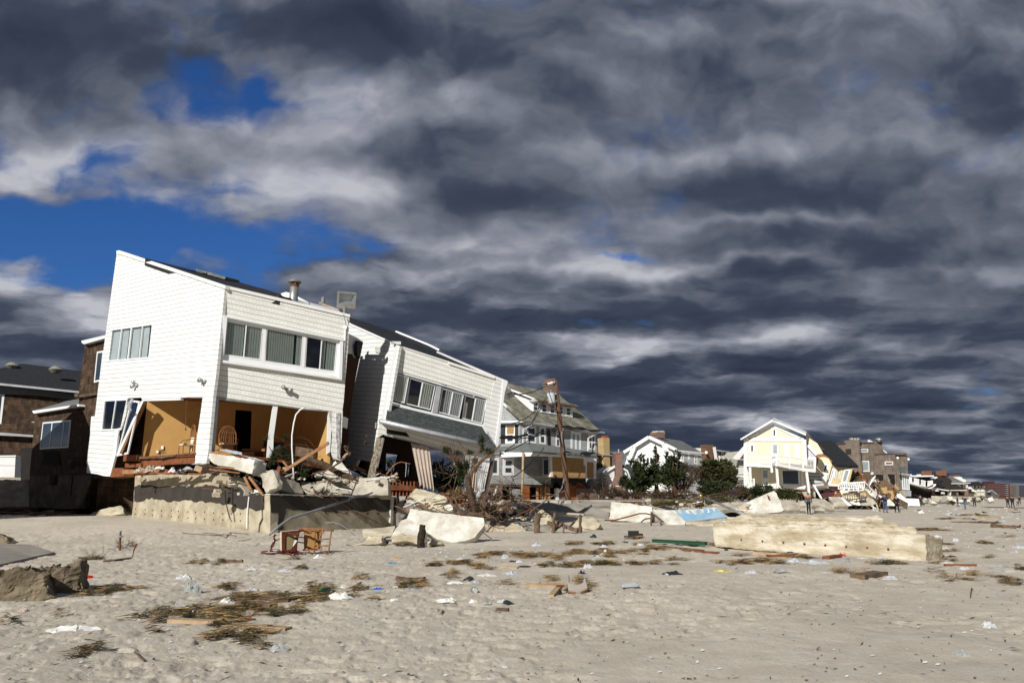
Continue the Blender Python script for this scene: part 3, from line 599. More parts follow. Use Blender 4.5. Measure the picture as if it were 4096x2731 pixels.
t = MB(); t.add([plAf.pt(fC(1100, 500), -.1), plAf.pt(fC(1822, 690), -.1), rb, rb + up_ * .6, ptl - plA.n * .1, P(fC(740, 355), 42.8), P(fC(1108, 462), 40.5)], [(0, 1, 2, 6), (6, 2, 3, 5), (5, 3, 4)]); t.build('rear_roof', mMembrane, HA)
# skylight, vent pipe, loose boards and floodlight on the roof
t = MB(); a_, b_ = P(fC(300, 232), 43.6), P(fC(600, 312), 42.2); t.bar(a_, b_, .9, .14); t.bar(P(fC(298, 222), 43.6), P(fC(408, 262), 43.0), .95, .06); t.build('skylight', mRoofGray, HA)
vp = P(fC(1235, 545), 38.6); vt = P(fC(1252, 352), 38.6); pipe = MB().tube([vp - up_ * .3, vp + up_ * 0, vt], [.215, .20, .20], 18); pv = pipe.build('vent_pipe', mSteel, HA, smooth=True)
ct = P(fC(1247, 292), 38.6); cb = P(fC(1247, 330), 38.6); MB().tube([cb - up_ * .05, cb, ct], [.33, .34, .02], 18).build('rain_cap', mSteel, pv)
t = MB(); t.tube([vt - up_ * .16, vt - up_ * .02], .205, 18); t.build('rust_band', mRust, pv)
t = MB()
for k in range(4):
    a = k * math.pi / 2 + .4; o_ = Vector((math.cos(a), math.sin(a), 0)) * .21; t.bar(vt + o_ - up_ * .05, cb + o_ * 1.2, .03, .015)
t.build('cap_legs', mSteel, pv)
t = MB(); t.bar(P(fC(1530, 558), 39.6), P(fC(1830, 672), 38.8), .35, .08); t.build('loose_roof_board', mWoodP, HA)
t = MB(); t.bar(P(fC(1290, 540), 38.5), P(fC(1740, 650), 38.9), .3, .12); t.bar(P(fC(1290, 530), 38.4), P(fC(1400, 565), 38.5), .2, .1); t.build('lifted_flashing', mGutter, HA)
t = MB(); t.tube([P(fC(1545, 560), 39.4), P(fC(1553, 495), 39.4)], .1, 10); t.build('roof_pipe', mPVC, HA)
t = MB(); slab(Plane(P(fC(1160, 470), 39.6), Vector((-.4, -.9, 0))), pts(fC, '1105,455 1160,438 1200,448 1195,510 1120,478'), .2, mb=t); slab(Plane(P(fC(1160, 470), 41.6), Vector((-.4, -.9, 0))), pts(fC, '1285,488 1440,570 1400,560 1285,510'), .1, mb=t); t.build('roof_debris', mTrim, HA)
# stubby boards showing at the roof fault
t = MB(); t.bar(P(fC(1060, 495), 37.6), P(fC(1200, 520), 38.4), .25, .12); t.build('torn_sheathing_edge', mBarkL, HA)
# floodlight
fx = P(fC(1795, 520), 38.35); FLn = Vector((.30, -.90, -.28)).normalized(); plF = Plane(fx, FLn, Vector((.95, .3, 0)))
flt = MB(); slab(plF, [fx + plF.u * a + plF.v * b for a, b in ((-.42, -.42), (.44, -.42), (.44, .36), (-.42, .36))], .42, holes=[[fx + plF.u * a + plF.v * b for a, b in ((-.36, -.18), (.39, -.18), (.39, .31), (-.36, .31))]], mb=flt)
fo_ = flt.build('floodlight', mSteel, HA)
r_ = MB(); v4 = [fx + plF.u * a + plF.v * b - plF.n * .02 for a, b in ((-.36, -.18), (.39, -.18), (.39, .31), (-.36, .31))]; v5 = [fx + plF.u * a + plF.v * b - plF.n * .30 for a, b in ((-.2, -.05), (.22, -.05), (.22, .18), (-.2, .18))]
r_.add(v4 + v5, [(0, 1, 5, 4), (1, 2, 6, 5), (2, 3, 7, 6), (3, 0, 4, 7), (4, 5, 6, 7)]); r_.build('reflector', mReflect, fo_)
MB().add(v4, [(0, 1, 2, 3)]) ; g_ = MB(); g_.add(v4, [(0, 1, 2, 3)]); g_.build('lamp_glass', mGlass, fo_)
b_ = MB(); b_.tube([P(fC(1775, 600), 38.4), P(fC(1772, 655), 38.4)], [.10, .06], 8); b_.tube([P(fC(a, b), 38.2) for a, b in ((1765, 670), (1770, 710), (1785, 750), (1788, 790))], .022, 5); b_.build('bracket', mPVC, fo_)
t = MB(); t.tube([plAf.pt(fC(1784, 790), .06), plAf.pt(fC(1778, 930), .06), plAf.pt(fC(1765, 1100), .06), plAf.pt(fC(1750, 1330), .06)], .035, 6); t.box(plAf.pt(fC(1785, 805), .06), (.12, .1, .18)); t.build('cable_conduit', mVinyl, HA)
# twin spot lamps
def spots(pl, c, dirs, parent):
    m = MB(); o_ = pl.pt(c, .03); m.tube([pl.pt(c, 0), pl.pt(c, .08)], .08, 10)
    for du, dv, dn in dirs:
        a = o_ + pl.u * du * .10 + pl.v * dv * .10 + pl.n * .08; b = a + (pl.u * du + pl.v * dv + pl.n * dn).normalized() * .20
        m.tube([o_, a], .03, 6); m.tube([a, a.lerp(b, .4), b], [.05, .085, .095], 12)
    m.build('spot_lamp', mSteel, parent, smooth=True)
spots(plA, fA(1320, 1425), [(-.6, -.3, .5), (-.15, .5, .6)], HA); spots(plA, fA(1975, 1385), [(-1.0, .1, .3), (-.1, .1, 1)], HA)
spots(plAf, fC(1160, 1450), [(-.7, .1, 1), (.9, -.2, .7)], HA)
# ------------------------------------------------------------------ far half of the split house
KD[0] = .88
plB = plane3(fE(690, 560), 46, fE(550, 1270), 46, fE(235, 600), 50.2).course(fE(300, 800), fE(630, 800))
plBf = plane3(fE(725, 565), 46, fE(595, 1275), 46, fE(1640, 870), 48.4).course(fE(720, 640), fE(1610, 930))
HB = thing('leaning_beach_house', 'steeply leaning white shingled house section with grey awning roof and empty ground floor', 'house', P(fF(900, 800), 48))
t = slab(plB, pts(fE, '150,300 230,343 690,548 720,565 600,1275 550,1270') + pts(fF, '545,250 510,400 470,512 350,488 300,600 210,560 190,440') + pts(fE, '185,1568 250,1100 340,680 365,520 225,450 150,440'), .14, holes=[pts(fE, '392,1420 418,1425 412,1452 388,1448'), pts(fE, '372,1490 385,1470 405,1480 402,1508 385,1508 362,1500')])
t.build('shingle_wall', mSidingA, HB)
t = MB(); slab(plBf, pts(fE, '725,562 1642,868 1603,1072 1150,930 690,796'), .25, out=.0, mb=t)
slab(plBf, pts(fE, '533,1300 1640,1548') + pts(fF, '1765,400 1785,470 1700,478 1400,420 1250,395 880,298 615,225 555,255'), .2, out=.10, mb=t); t.build('shingle_wall', mSidingAf, HB)
t = MB(); slab(plB, pts(fE, '190,312 232,340 690,545 690,562 232,358 190,335'), .15, out=.05, mb=t); t.build('roof_trim', mTrim, HB)
t = MB(); slab(plBf, pts(fE, '690,548 728,562 598,1278 552,1272'), .2, out=.10, mb=t); slab(plBf, pts(fE, '640,518 732,520 732,548 690,545'), .3, out=.15, mb=t); t.build('corner_board', mVinyl, HB)
t = MB(); slab(plBf, pts(fE, '725,560 1190,710 1640,862 1640,872 1190,722 725,572'), .3, out=.04, mb=t); slab(plBf, pts(fE, '1195,712 1640,860 1640,880 1195,735'), .1, out=.1, mb=t); t.build('parapet_cap', mTrim, HB)
t = MB(); slab(plBf, pts(fE, '1640,868 1722,902 1715,985 1655,1530 1622,1500 1530,1345 1560,1080 1600,1072'), .2, out=.02, mb=t); t.build('shingle_wall', mSidingA, HB)
t = MB(); slab(plBf, pts(fE, '1720,888 1766,905 1735,1010 1668,1532 1640,1532 1700,1100'), .2, out=.08, mb=t); t.build('corner_board', mVinyl, HB)
t = MB(); slab(plBf, pts(fE, '1085,612 1640,850 1760,900 1722,912 1630,872 1085,630'), .12, out=.05, mb=t); t.build('roof_trim', mTrim, HB)
# windows
t = MB()
for s_ in ('640,818 688,826 628,1110 612,1105', '612,1104 1022,1200 1088,1215 1525,1322 1533,1345 600,1128', '1080,945 1128,958 1088,1215 1028,1200', '690,796 1110,925 1180,955 1180,948 1600,1072 1602,1085 690,815'):
    slab(plBf, pts(fE, s_), .1, out=-.04, mb=t)
t.build('window_frame', mVinyl, HB)
slab(plBf, pts(fE, '1082,945 1122,957 1085,1212 1035,1200'), .14, out=.0).build('mullion_panel', mGutter, HB)
window(plBf, pts(fE, '682,822 815,862 770,1120 632,1082'), HB, fw=.06, gl=mGlass, frame_out=-.06, depth=.8, blind=[(.05, .95, .02, mBlind, .97)])
window(plBf, pts(fE, '820,865 1070,945 1022,1185 780,1125'), HB, splits=(.5,), fw=.06, gl=mGlass, frame_out=-.06, depth=.8, blind=[(.52, .92, .02, mBlind, .85)])
window(plBf, pts(fE, '1128,965 1345,1030 1300,1262 1090,1205'), HB, splits=(.5,), fw=.06, gl=mGlass, frame_out=-.06, depth=.8, blind=[(.2, .47, .02, mCurtainW, .8), (.53, .95, .02, mCurtainW, .85)])
window(plBf, pts(fE, '1350,1030 1565,1092 1520,1318 1318,1265'), HB, splits=(.5,), fw=.06, gl=mGlass, frame_out=-.06, depth=.8, blind=[(.05, .2, .3, mBlind, .9), (.53, .96, .02, mCurtainW, .97)])
# awning roof and gutter
aw = [plBf.pt(fE(614, 1125), -.05), plBf.pt(fE(1533, 1345), -.05), plBf.pt(fE(1632, 1525), .9), plBf.pt(fE(590, 1276), .9)]
pAw = Plane(aw[0], (aw[1] - aw[0]).cross(aw[3] - aw[0]), aw[2] - aw[3]); slab(pAw, aw, .12).build('awning_roof', mRoofGreen, HB)
t = MB(); g0, g1 = plBf.pt(fE(528, 1288), .95), plBf.pt(fE(1645, 1545), .95); t.tube([g0, g1], .10, 8); t.bar(plBf.pt(fE(535, 1275), .86), plBf.pt(fE(1640, 1530), .86), .06, .12); t.build('gutter', mGutter, HB, smooth=True)
t = MB(); s0 = [plBf.pt(fE(535, 1300), .1), plBf.pt(fE(1640, 1548), .1), g1, g0]; t.add(s0, [(0, 1, 2, 3)]); t.build('soffit', mTrim, HB)
t = MB(); slab(plBf, pts(fE, '1533,1342 1645,1528 1632,1530 1522,1348'), .08, out=.3, mb=t); t.build('awning_end_trim', mTrim, HB)
# roof
rf = [P(fE(235, 285), 52), P(fE(470, 360), 53), P(fE(700, 436), 54.5), P(fE(920, 535), 54.5), P(fE(1092, 612), 53), P(fE(1062, 668), 48.6), plBf.pt(fE(900, 622)), plBf.pt(fE(728, 560)), plB.pt(fE(690, 545)), plB.pt(fE(460, 440)), plB.pt(fE(230, 338))]
k = len(rf); t = MB(); ctr = sum(rf, Vector()) / k; t.add(rf + [ctr], [(i, (i + 1) % k, k) for i in range(k)]); t.build('roof_membrane', mMembrane, HB)
rf = [P(fE(1062, 615), 52.6), P(fE(1100, 622), 52.6), P(fE(1400, 752), 52.6), P(fE(1640, 858), 50.6), plBf.pt(fE(1640, 862)), plBf.pt(fE(1190, 712)), plBf.pt(fE(1062, 668))]
k = len(rf); t = MB(); ctr = sum(rf, Vector()) / k; t.add(rf + [ctr], [(i, (i + 1) % k, k) for i in range(k)]); t.build('roof_membrane', mMembrane, HB)
t = MB(); slab(plane3(fE(676, 428), 54.6, fE(1095, 608), 53, fE(1095, 618), 53.2), pts(fE, '676,428 1000,560 1095,608 1095,614 1000,568 676,434'), .1, mb=t); t.build('roof_edge_trim', mTrim, HB)
# the lower floor: broken posts, curtains, hanging siding, floor joists
t = MB(); slab(plBf, pts(fF, '555,258 608,268 560,480 520,690 450,690 490,520'), .25, out=.05, mb=t, ragged=.4, edge=.04); t.build('splintered_post', mat('peeled_post_wood', (.42, .38, .31), .9, (.16, .11, .07), 9, 1.4), HB)
t = MB(); slab(plBf, pts(fF, '610,262 622,270 552,580 545,560'), .08, out=.12, mb=t); slab(plBf, pts(fF, '612,225 900,292 1260,382 1260,392 900,304 622,240'), .12, out=.12, mb=t); t.build('torn_edge_trim', mSteel, HB)
t = MB(); slab(plBf, pts(fF, '1742,470 1775,470 1752,640 1700,860 1660,900 1660,760 1700,600'), .2, out=.0, mb=t); t.build('shingle_wall', mSidingF, HB)
t = MB(); slab(plBf, pts(fF, '1738,505 1755,505 1700,800 1660,930 1630,930 1690,700'), .25, out=.08, mb=t, ragged=.4, edge=.03); t.build('splintered_post', mBarkL, HB)
t = MB()
for i in range(4):
    x = 1655 + i * 20; slab(plBf, pts(fF, f'{x},{505 - i * 3} {x + 14},{505 - i * 3} {x - 52},{745 + i * 15} {x - 42 - i * 2},{830 - i * 8} {x - 58},{860 - i * 12}'), .05, out=.16 + .02 * (i % 2), mb=t)
t.build('hanging_vinyl_strips', mVinyl, HB)
def drape(q, name, m, parent, Y0, Y1, nf=5, amp=.10, nx=28, ny=16, tat=0.0):
    B = MB(); vs = []; uv = []
    for j in range(ny + 1):
        for i in range(nx + 1):
            s, t_ = i / nx, j / ny; p_ = quadpt(q, s, t_); yy = Y0 + (Y1 - Y0) * s + math.sin(s * nf * 2 * math.pi + t_ * .8) * amp * (.35 + t_)
            w = P(p_, yy); w.z -= (random.random() * tat if j == ny else 0); vs.append(w); uv.append((s * 2, t_ * 3))
    B.add(vs, [(j * (nx + 1) + i, j * (nx + 1) + i + 1, (j + 1) * (nx + 1) + i + 1, (j + 1) * (nx + 1) + i) for j in range(ny) for i in range(nx)], uv)
    return B.build(name, m, parent, smooth=True)
drape(pts(fF, '898,315 1088,362 1138,792 985,735'), 'curtain', mCurtain, HB, 46.6, 47.0, 4.5, .06, tat=.2)
drape(pts(fF, '1248,430 1440,460 1400,530 1368,572'), 'curtain', mCurtain, HB, 48, 48.6, 3, .08, tat=.1)
drape(pts(fF, '1545,470 1600,480 1582,810 1480,860'), 'curtain', mCurtain, HB, 48.8, 49, 3, .08)
drape(pts(fF, '1195,380 1260,392 1330,440 1235,440'), 'torn_plastic', mCurtainW, HB, 47.5, 47.7, 2, .05)
inn = P(fF(600, 400), 49.5)
plI = plane3(fF(600, 400), 49.5, fF(600, 700), 49.5, fF(960, 480), 51.5)
t = slab(plI, pts(fF, '420,150 1010,150 990,480 975,790 560,770 420,760'), .2, holes=[pts(fF, '640,420 780,440 740,620 635,600'), pts(fF, '560,540 602,545 600,580 560,578'), pts(fF, '880,520 905,525 900,660 860,655')]); t.build('dark_interior_wall', mat('dark_brown_board', (.035, .016, .010), .95), HB)  # inner wall in a very dark brown
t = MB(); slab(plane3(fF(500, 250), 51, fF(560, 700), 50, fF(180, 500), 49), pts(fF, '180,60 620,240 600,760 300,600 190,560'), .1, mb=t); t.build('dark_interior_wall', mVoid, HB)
cb_ = [plB.pt(fE(560, 1400)) - plB.n * .2, plBf.pt(fE(1640, 1560), -.2), P(fF(1600, 300), 57), P(fF(500, 120), 56)]
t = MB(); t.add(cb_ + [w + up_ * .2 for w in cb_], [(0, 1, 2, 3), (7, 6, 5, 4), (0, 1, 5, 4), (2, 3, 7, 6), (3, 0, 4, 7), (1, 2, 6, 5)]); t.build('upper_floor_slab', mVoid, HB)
t = MB(); a_, b_ = P(fF(650, 780), 46.8), P(fF(940, 790), 47.6); t.bar(a_, b_, .08, .25); t.bar(a_ - up_ * 1.0, b_ - up_ * .9, .08, .2)
for i in range(8):
    w0 = P(fF(670 + i * 37, 792), 46.9 + i * .1); t.bar(w0, w0 + Vector((.35, 1.6, -.02)), .06, .7)
t.build('floor_joists', mWoodR, HB); t = MB(); a_, b_ = P(fF(1190, 855), 47), P(fF(1500, 885), 48); t.bar(a_, b_, .08, .2)
for i in range(6):
    w0 = P(fF(1285 + i * 40, 905), 47.2 + i * .15); t.bar(w0, w0 + Vector((.35, 1.3, -.02)), .07, .75)
t.build('floor_joists', mWoodR, HB)
# backs and right side
e0, e1 = plBf.pt(fE(1755, 905), -.1), plBf.pt(fE(1660, 1530), -.1); bk = Vector((-.30, .95, 0)) * 7
t = MB(); t.add([e0, e0 + bk * 1.1, e1 + bk, e1], [(0, 1, 2, 3)]); t.add([e0 + bk * 1.1, plB.pt(fE(235, 350)) + bk * .4, P(fF(190, 300), 54), e1 + bk], [(0, 1, 2, 3)]); t.build('rear_walls', mSidingA, HB)
t = MB(); t.box(P(fE(512, 605), 45.9), (.22, .2, .26)); t.build('wall_vent', mSteel, HB); t = MB(); t.box(plB.pt(fE(487, 1330), .08), (.1, .16, .3)); t.build('wall_vent', mSteel, HB)
fh = P(fE(1742, 990), 50); t = MB(); Mf = Matrix.Rotation(R(-25), 3, 'Y') @ Matrix.Rotation(R(20), 3, 'X'); t.box(fh, (.55, .35, .42), Mf); t.box(fh + Vector((.28, .1, -.25)), (.35, .3, .22), Mf); l_ = t.build('floodlight', mSteel, HB)
t = MB(); t.box(fh + Mf @ Vector((0, -.18, 0)), (.42, .02, .3), Mf); t.build('lamp_glass', mReflect, l_)
# brown panel and torn scraps in the gap between the two halves
KD[0] = .93
plG = plane3(fC(1800, 1000), 43.5, fC(1770, 1560), 43.5, fC(1960, 1000), 44.6)
t = MB(); slab(plG, pts(fC, '1800,1050 1955,1000 1905,1250 1850,1560') + pts(fD, '1870,420 1850,700 1790,700'), .15, mb=t); t.build('exposed_party_wall', mat('dark_red_sheathing', (.05, .018, .008), .95), HB)
t = MB(); slab(plG.off(.6), pts(fC, '1810,870 1925,925 1965,965 1940,1060 1925,1130 1890,1065 1905,990 1885,1020 1870,1090 1800,1080'), .3, mb=t, ragged=.5, edge=.04); t.build('torn_roof_corner', mSidingA, HB)
t = MB(); slab(plG.off(.9), pts(fC, '1918,945 1968,962 1935,1130 1905,1100 1900,1000'), .2, mb=t); t.build('torn_black_paper', mBlack, HB)
t = MB(); slab(plG.off(.2), pts(fE, '172,1240 225,1262 215,1360 160,1340'), .3, mb=t); t.build('stub_beam', mTrim, HB)
KD[0] = 1.0
# ================================================================== foundation and rubble by the split house
def chunk(name, label, cat, poly, Y, n, thick, m, rg=.2, amp=.035, seed=None, group=None, out=0, parent=None, ground=False):
    cx = sum(p[0] for p in poly) / len(poly); cy = sum(p[1] for p in poly) / len(poly)
    pl = Plane(P((cx, cy), Y), Vector(n)); mb = slab(pl, poly, thick)
    c = sum(mb.v, Vector()) / len(mb.v)
    o = mb.build(name, m, parent)
    if rg: roughen(o, rg, amp, seed if seed is not None else random.random() * 50)
    if not parent: tag(o, label, cat, group)
    return o
FD = thing('foundation_wall', 'cracked concrete foundation wall with a black tar band rising from the sand', 'foundation', P(fD(1210, 1330), 33.5))
plW1 = vplane(fD(1210, 1330), 33.5, (-9.1, 7.5)); plW2 = vplane(fD(1212, 1330), 33.5, (4.4, 6.5))
w1 = pts(fD, '85,840 390,828 705,830 870,848 930,866 965,905 1003,960 1012,992 1160,1002 1150,1060 1168,1085 1140,1130 1142,1200 1122,1240 1108,1345 600,1310 50,1235 70,1060')
slab(plW1, w1, .35, ragged=.35, edge=.025).build('wall_panel', mConcF, FD)
slab(plW1, pts(fD, '1178,998 1216,994 1212,1360 1122,1350 1132,1260 1155,1200 1152,1135 1175,1085 1165,1050'), .35, ragged=.35, edge=.025).build('wall_panel', mConcF, FD)
slab(plW2, pts(fD, '1216,994') + pts(fF, '0,868 300,874 690,882 760,884 755,1215 300,1225') + pts(fD, '1700,1340 1214,1375'), .35).build('wall_panel', mConcF, FD)
slab(plW1, pts(fD, '78,935 140,915 210,925 300,940 420,925 560,930 700,918 760,930 870,925 925,940 962,930 985,960 1010,992 1160,1005 1150,1060 1166,1085 1142,1125 1100,1130 1020,1108 960,1120 900,1085 820,1080 740,1062 600,1058 480,1048 360,1055 300,1038 220,1030 120,1052 78,1062'), .02, out=.012, ragged=.22, edge=.05).build('tar_and_shade_band', mTarShade, FD)
slab(plW1, pts(fD, '1182,1045 1216,1055 1216,1095 1172,1128 1158,1110 1178,1080'), .02, out=.012, ragged=.2, edge=.02).build('tar_and_shade_band', mTarShade, FD)
slab(plW2, pts(fD, '1217,1000 1880,1012') + pts(fF, '690,886 745,886 742,1020 600,1030 480,1012 420,1035 300,1020 200,1045 120,1020 40,1050 0,1020') + pts(fD, '1800,1145 1700,1140 1600,1125 1500,1130 1420,1120 1340,1105 1335,1160 1320,1290 1280,1292 1290,1150 1217,1140'), .02, out=.012, ragged=.25, edge=.05).build('tar_and_shade_band', mTarShade, FD)  # narrow strip running down near the corner is a cast shadow painted in tar colour
t = MB(); slab(plW2, pts(fD, '1216,990') + pts(fF, '0,862 300,868 755,878 755,886 300,876 0,870') + pts(fD, '1216,1000'), .3, out=.03, mb=t); t.build('bright_top_edge', mConcW, FD)
slab(plW2, pts(fF, '697,886 722,886 706,1175 682,1175'), .1, out=.10).build('corner_pilaster', mConcW, FD)
dk = [plW1.pt(fD(60, 1000)), plW1.pt(fD(1215, 1000)), plW2.pt(fF(750, 890))]
t = MB(); base4 = [(dk[0].x, dk[0].y + .3), (dk[1].x, dk[1].y + .3), (dk[2].x - .3, dk[2].y + .2), (dk[2].x - 7, dk[2].y + 6), (dk[0].x + 2, dk[0].y + 9)]
t.add([Vector((x, y, 1.5)) for x, y in base4] + [Vector((x, y, .0)) for x, y in base4], [(0, 1, 2, 3, 4)] + [(i, i + 5, (i + 1) % 5 + 5, (i + 1) % 5) for i in range(5)]); o = t.build('rubble_fill', mConcG, FD); roughen(o, .5, .12, 3)
random.seed(3)
for i in range(15):
    x = 95 + i * 72 + random.uniform(-9, 9)
    for y_, yy in ((1118 + i * 3.6, 0), (1160 + i * 5.0, 1)):
        if x > 1100: continue
        p_ = plW1.pt(fD(x, y_ + random.uniform(-4, 4)), .0)
        t = MB(); t.tube([p_ - plW1.n * .05, p_ + plW1.n * .02], .035, 6); t.build('rust_stud', mRust, FD)
for i in range(7):
    p_ = plW2.pt(fF(5 + i * 110, 1045 + i * 2)); MB().tube([p_ - plW2.n * .05, p_ + plW2.n * .02], .05, 6).build('rust_stud', mRust, FD)
t = MB(); t.tube([plW1.pt(fD(*a), .06) for a in ((1037, 1015), (1030, 1080), (1022, 1160), (1020, 1282))], .028, 6); t.build('white_cable', mVinyl, FD)
t = MB(); t.tube([plW1.pt(fD(*a), .05) for a in ((855, 880), (835, 950), (838, 1050), (860, 1140), (880, 1210))], .014, 4); t.tube([plW1.pt(fD(*a), .05) for a in ((912, 870), (898, 980), (900, 1080), (916, 1225))], .014, 4); t.build('dangling_wires', mBlack, FD)
CG = 'broken concrete slabs tumbled by the split house'
chunk('concrete_block', 'long pale concrete block tipped across the front of the open room', 'concrete block', pts(fD, '697,645 780,655 1085,708 1062,822 900,785 740,738 690,690'), 34.6, (-.40, -.88, .18), .75, mConcW, group=CG)
chunk('concrete_slab', 'cracked pale slab with dark stain standing on the foundation corner', 'concrete slab', pts(fD, '1122,825 1232,786 1276,882 1272,940 1222,962 1182,985 1150,930 1140,860'), 33.7, (-.5, -.8, .2), .3, mConc, group=CG)
chunk('concrete_slab', 'shaded grey slab leaning behind the cracked corner slab', 'concrete slab', pts(fD, '1236,790 1345,852 1460,902 1502,996 1400,990 1276,942'), 34.4, (.65, -.72, .2), .3, mConcG, group=CG)
chunk('concrete_beam', 'long sunlit concrete beam lying on top of the foundation wall', 'concrete beam', pts(fD, '1462,892 1600,885') + pts(fF, '0,705 180,690 420,684 592,680 640,684 656,700 660,862 300,862 0,862') + pts(fD, '1530,1000 1490,960'), 38.6, (-.15, -.93, .32), .6, mConc, amp=.02, group=CG)
chunk('concrete_slab', 'pale wedge of slab poking up beside the fallen trunk', 'concrete slab', pts(fF, '-40,505 20,470 92,430 180,520 272,635 150,600'), 38.6, (-.3, -.8, .5), .25, mConcW, group=CG)
chunk('concrete_slab', 'flat pale slab piece under the fallen trunk', 'concrete slab', pts(fF, '-90,610 0,580 80,610 170,680 20,670'), 38.2, (-.3, -.7, .7), .2, mConcW, group=CG)
chunk('concrete_slab', 'thick stained slab tilted down beside the bare tree stump', 'concrete slab', pts(fF, '868,866 942,782 1090,822 1283,892 1228,990 1335,1045 1200,1030 1085,1000'), 38.6, (-.35, -.72, .60), .42, mConcY, amp=.03, group=CG)
chunk('concrete_lump', 'small broken concrete lump between the tilted slab and the stump', 'concrete lump', pts(fF, '1240,970 1330,955 1345,1042 1262,1030'), 38.1, (-.3, -.9, .2), .4, mConcW, group=CG)
chunk('concrete_block', 'dark block end closing the foundation beside the pale pilaster', 'concrete block', pts(fF, '755,945 1010,945 1090,1025 890,1010 800,1120 790,1175 755,1180'), 39.5, (.4, -.9, 0), .5, mConcG, group=CG)
chunk('concrete_block', 'dark square block with lit top on the foundation end', 'concrete block', pts(fF, '832,900 930,890 985,950 860,960'), 39.6, (-.2, -.8, .5), .4, mConc, group=CG)
chunk('curved_slab', 'large whitewashed curved slab leaning on the sand with a rough brown edge', 'concrete slab', pts(fF, '888,1002 1080,1030 1270,1055 1470,1078 1662,1098 1668,1170 1610,1245 1560,1300 1470,1342 1330,1354 1170,1322 1060,1242 975,1165 858,1102'), 30.3, (-.10, -.80, .60), .30, mConcW, rg=.18, amp=.02, group=CG)
chunk('concrete_slab', 'white slab with a thick tan edge beside the large curved slab', 'concrete slab', pts(fF, '800,1120 860,1105 975,1165 1060,1245 1010,1290 850,1285 690,1295 720,1240'), 29.6, (-.05, -.62, .78), .42, mConcW, amp=.02, group=CG)
chunk('concrete_block', 'rough tan slab face low on the sand left of the black stump post', 'concrete block', pts(fF, '688,1290 800,1268 975,1290 980,1372 850,1345 690,1356'), 28.6, (-.1, -.97, .2), .5, mConcY, amp=.03, group=CG)
chunk('concrete_lump', 'rounded tan lump right of the black stump post', 'concrete lump', pts(fF, '1050,1372 1070,1335 1130,1322 1235,1358 1230,1380'), 28.6, (0, -.9, .3), .4, mConcY, amp=.05)
chunk('concrete_lump', 'jagged low concrete wedge lying on sand near the rattan chair', 'concrete lump', pts(fF, '215,1375 330,1365 470,1280 592,1290 595,1368 400,1382'), 28.8, (-.2, -.9, .35), .5, mConcY, amp=.05)
chunk('concrete_slab', 'thin sandy slab half buried behind the jagged wedge', 'concrete slab', pts(fF, '385,1215 740,1180 700,1280 480,1285 440,1310 395,1300'), 30.5, (-.1, -.5, .86), .12, mConcY, amp=.02)
chunk('kerb_piece', 'long broken kerb with chipped tan face half sunk in sand', 'kerb', pts(fF, '1662,1152 1750,1180 1830,1168 1900,1185 1960,1160 2060,1182 2112,1238 1900,1245 1668,1250'), 37.5, (-.05, -.96, .25), .4, mConcY, amp=.05)
chunk('boardwalk_slab', 'pale flat slab sheet sloping into the sand behind the chipped kerb', 'boardwalk slab', pts(fF, '1660,1125 1800,1130 2120,1135 2352,1185 2352,1215 2050,1185 1900,1165 1665,1152'), 39.5, (0, -.30, .95), .15, mConcG, amp=.02)
for i, (s, Y, lab) in enumerate([('1600,480 1660,400 1740,362 1850,420 1852,528 1740,520 1640,500', 42, 'tan boulder of concrete beside the thick rotten post'),
        ('2020,548 2130,450 2280,420 2345,500 2300,560 2150,560', 40, 'angular pale boulder right of the thin posts'), ('1180,350 1430,320 1440,385 1260,392', 46, 'flat concrete piece under the long fallen bough')]):
    chunk('concrete_boulder', lab, 'boulder', pts(fS, s), Y, (-.4, -.75, .5), .9, mConcY, amp=.08, seed=i + 20)
q_ = [Gd(p, .05) for p in pts(fM, '-60,275 100,285 280,290 505,362 300,405 0,475 -100,500')]; mb = MB(); k = len(q_)
mb.add(q_ + [w - Vector((0, 0, .3)) for w in q_], [tuple(range(k))[::-1], tuple(range(k, 2 * k))] + [(i, (i + 1) % k, (i + 1) % k + k, i + k) for i in range(k)]); o = mb.build('sidewalk_piece', mConcG); tag(o, 'grooved grey slab half buried at the sand edge behind the near clods', 'concrete slab')
chunk('concrete_lump', 'brown lump on the grooved grey slab', 'concrete lump', pts(fM, '-80,170 20,190 105,245 95,280 -80,300'), Gd(fM(60, 285)).y, (0, -.9, .3), .6, mRock, amp=.08)
chunk('concrete_clod', 'big crumbling brown clod with a hollow dark corner, cropped by the picture edge', 'concrete clod', pts(fM, '-160,560 40,570 150,530 250,512 340,520 400,570 440,700 455,812 300,850 150,895 -40,925 -200,930'), 13.6, (.35, -.93, .1), 1.1, mRock, rg=.07, amp=.075, seed=5)
chunk('concrete_clod', 'crumbling brown clod with a notched top beside the larger clod', 'concrete clod', pts(fM, '385,500 440,485 480,520 560,490 650,462 725,445 732,520 750,640 735,745 620,775 480,815 430,700 400,560'), 14.4, (.3, -.95, .1), .9, mRock, rg=.07, amp=.07, seed=9)
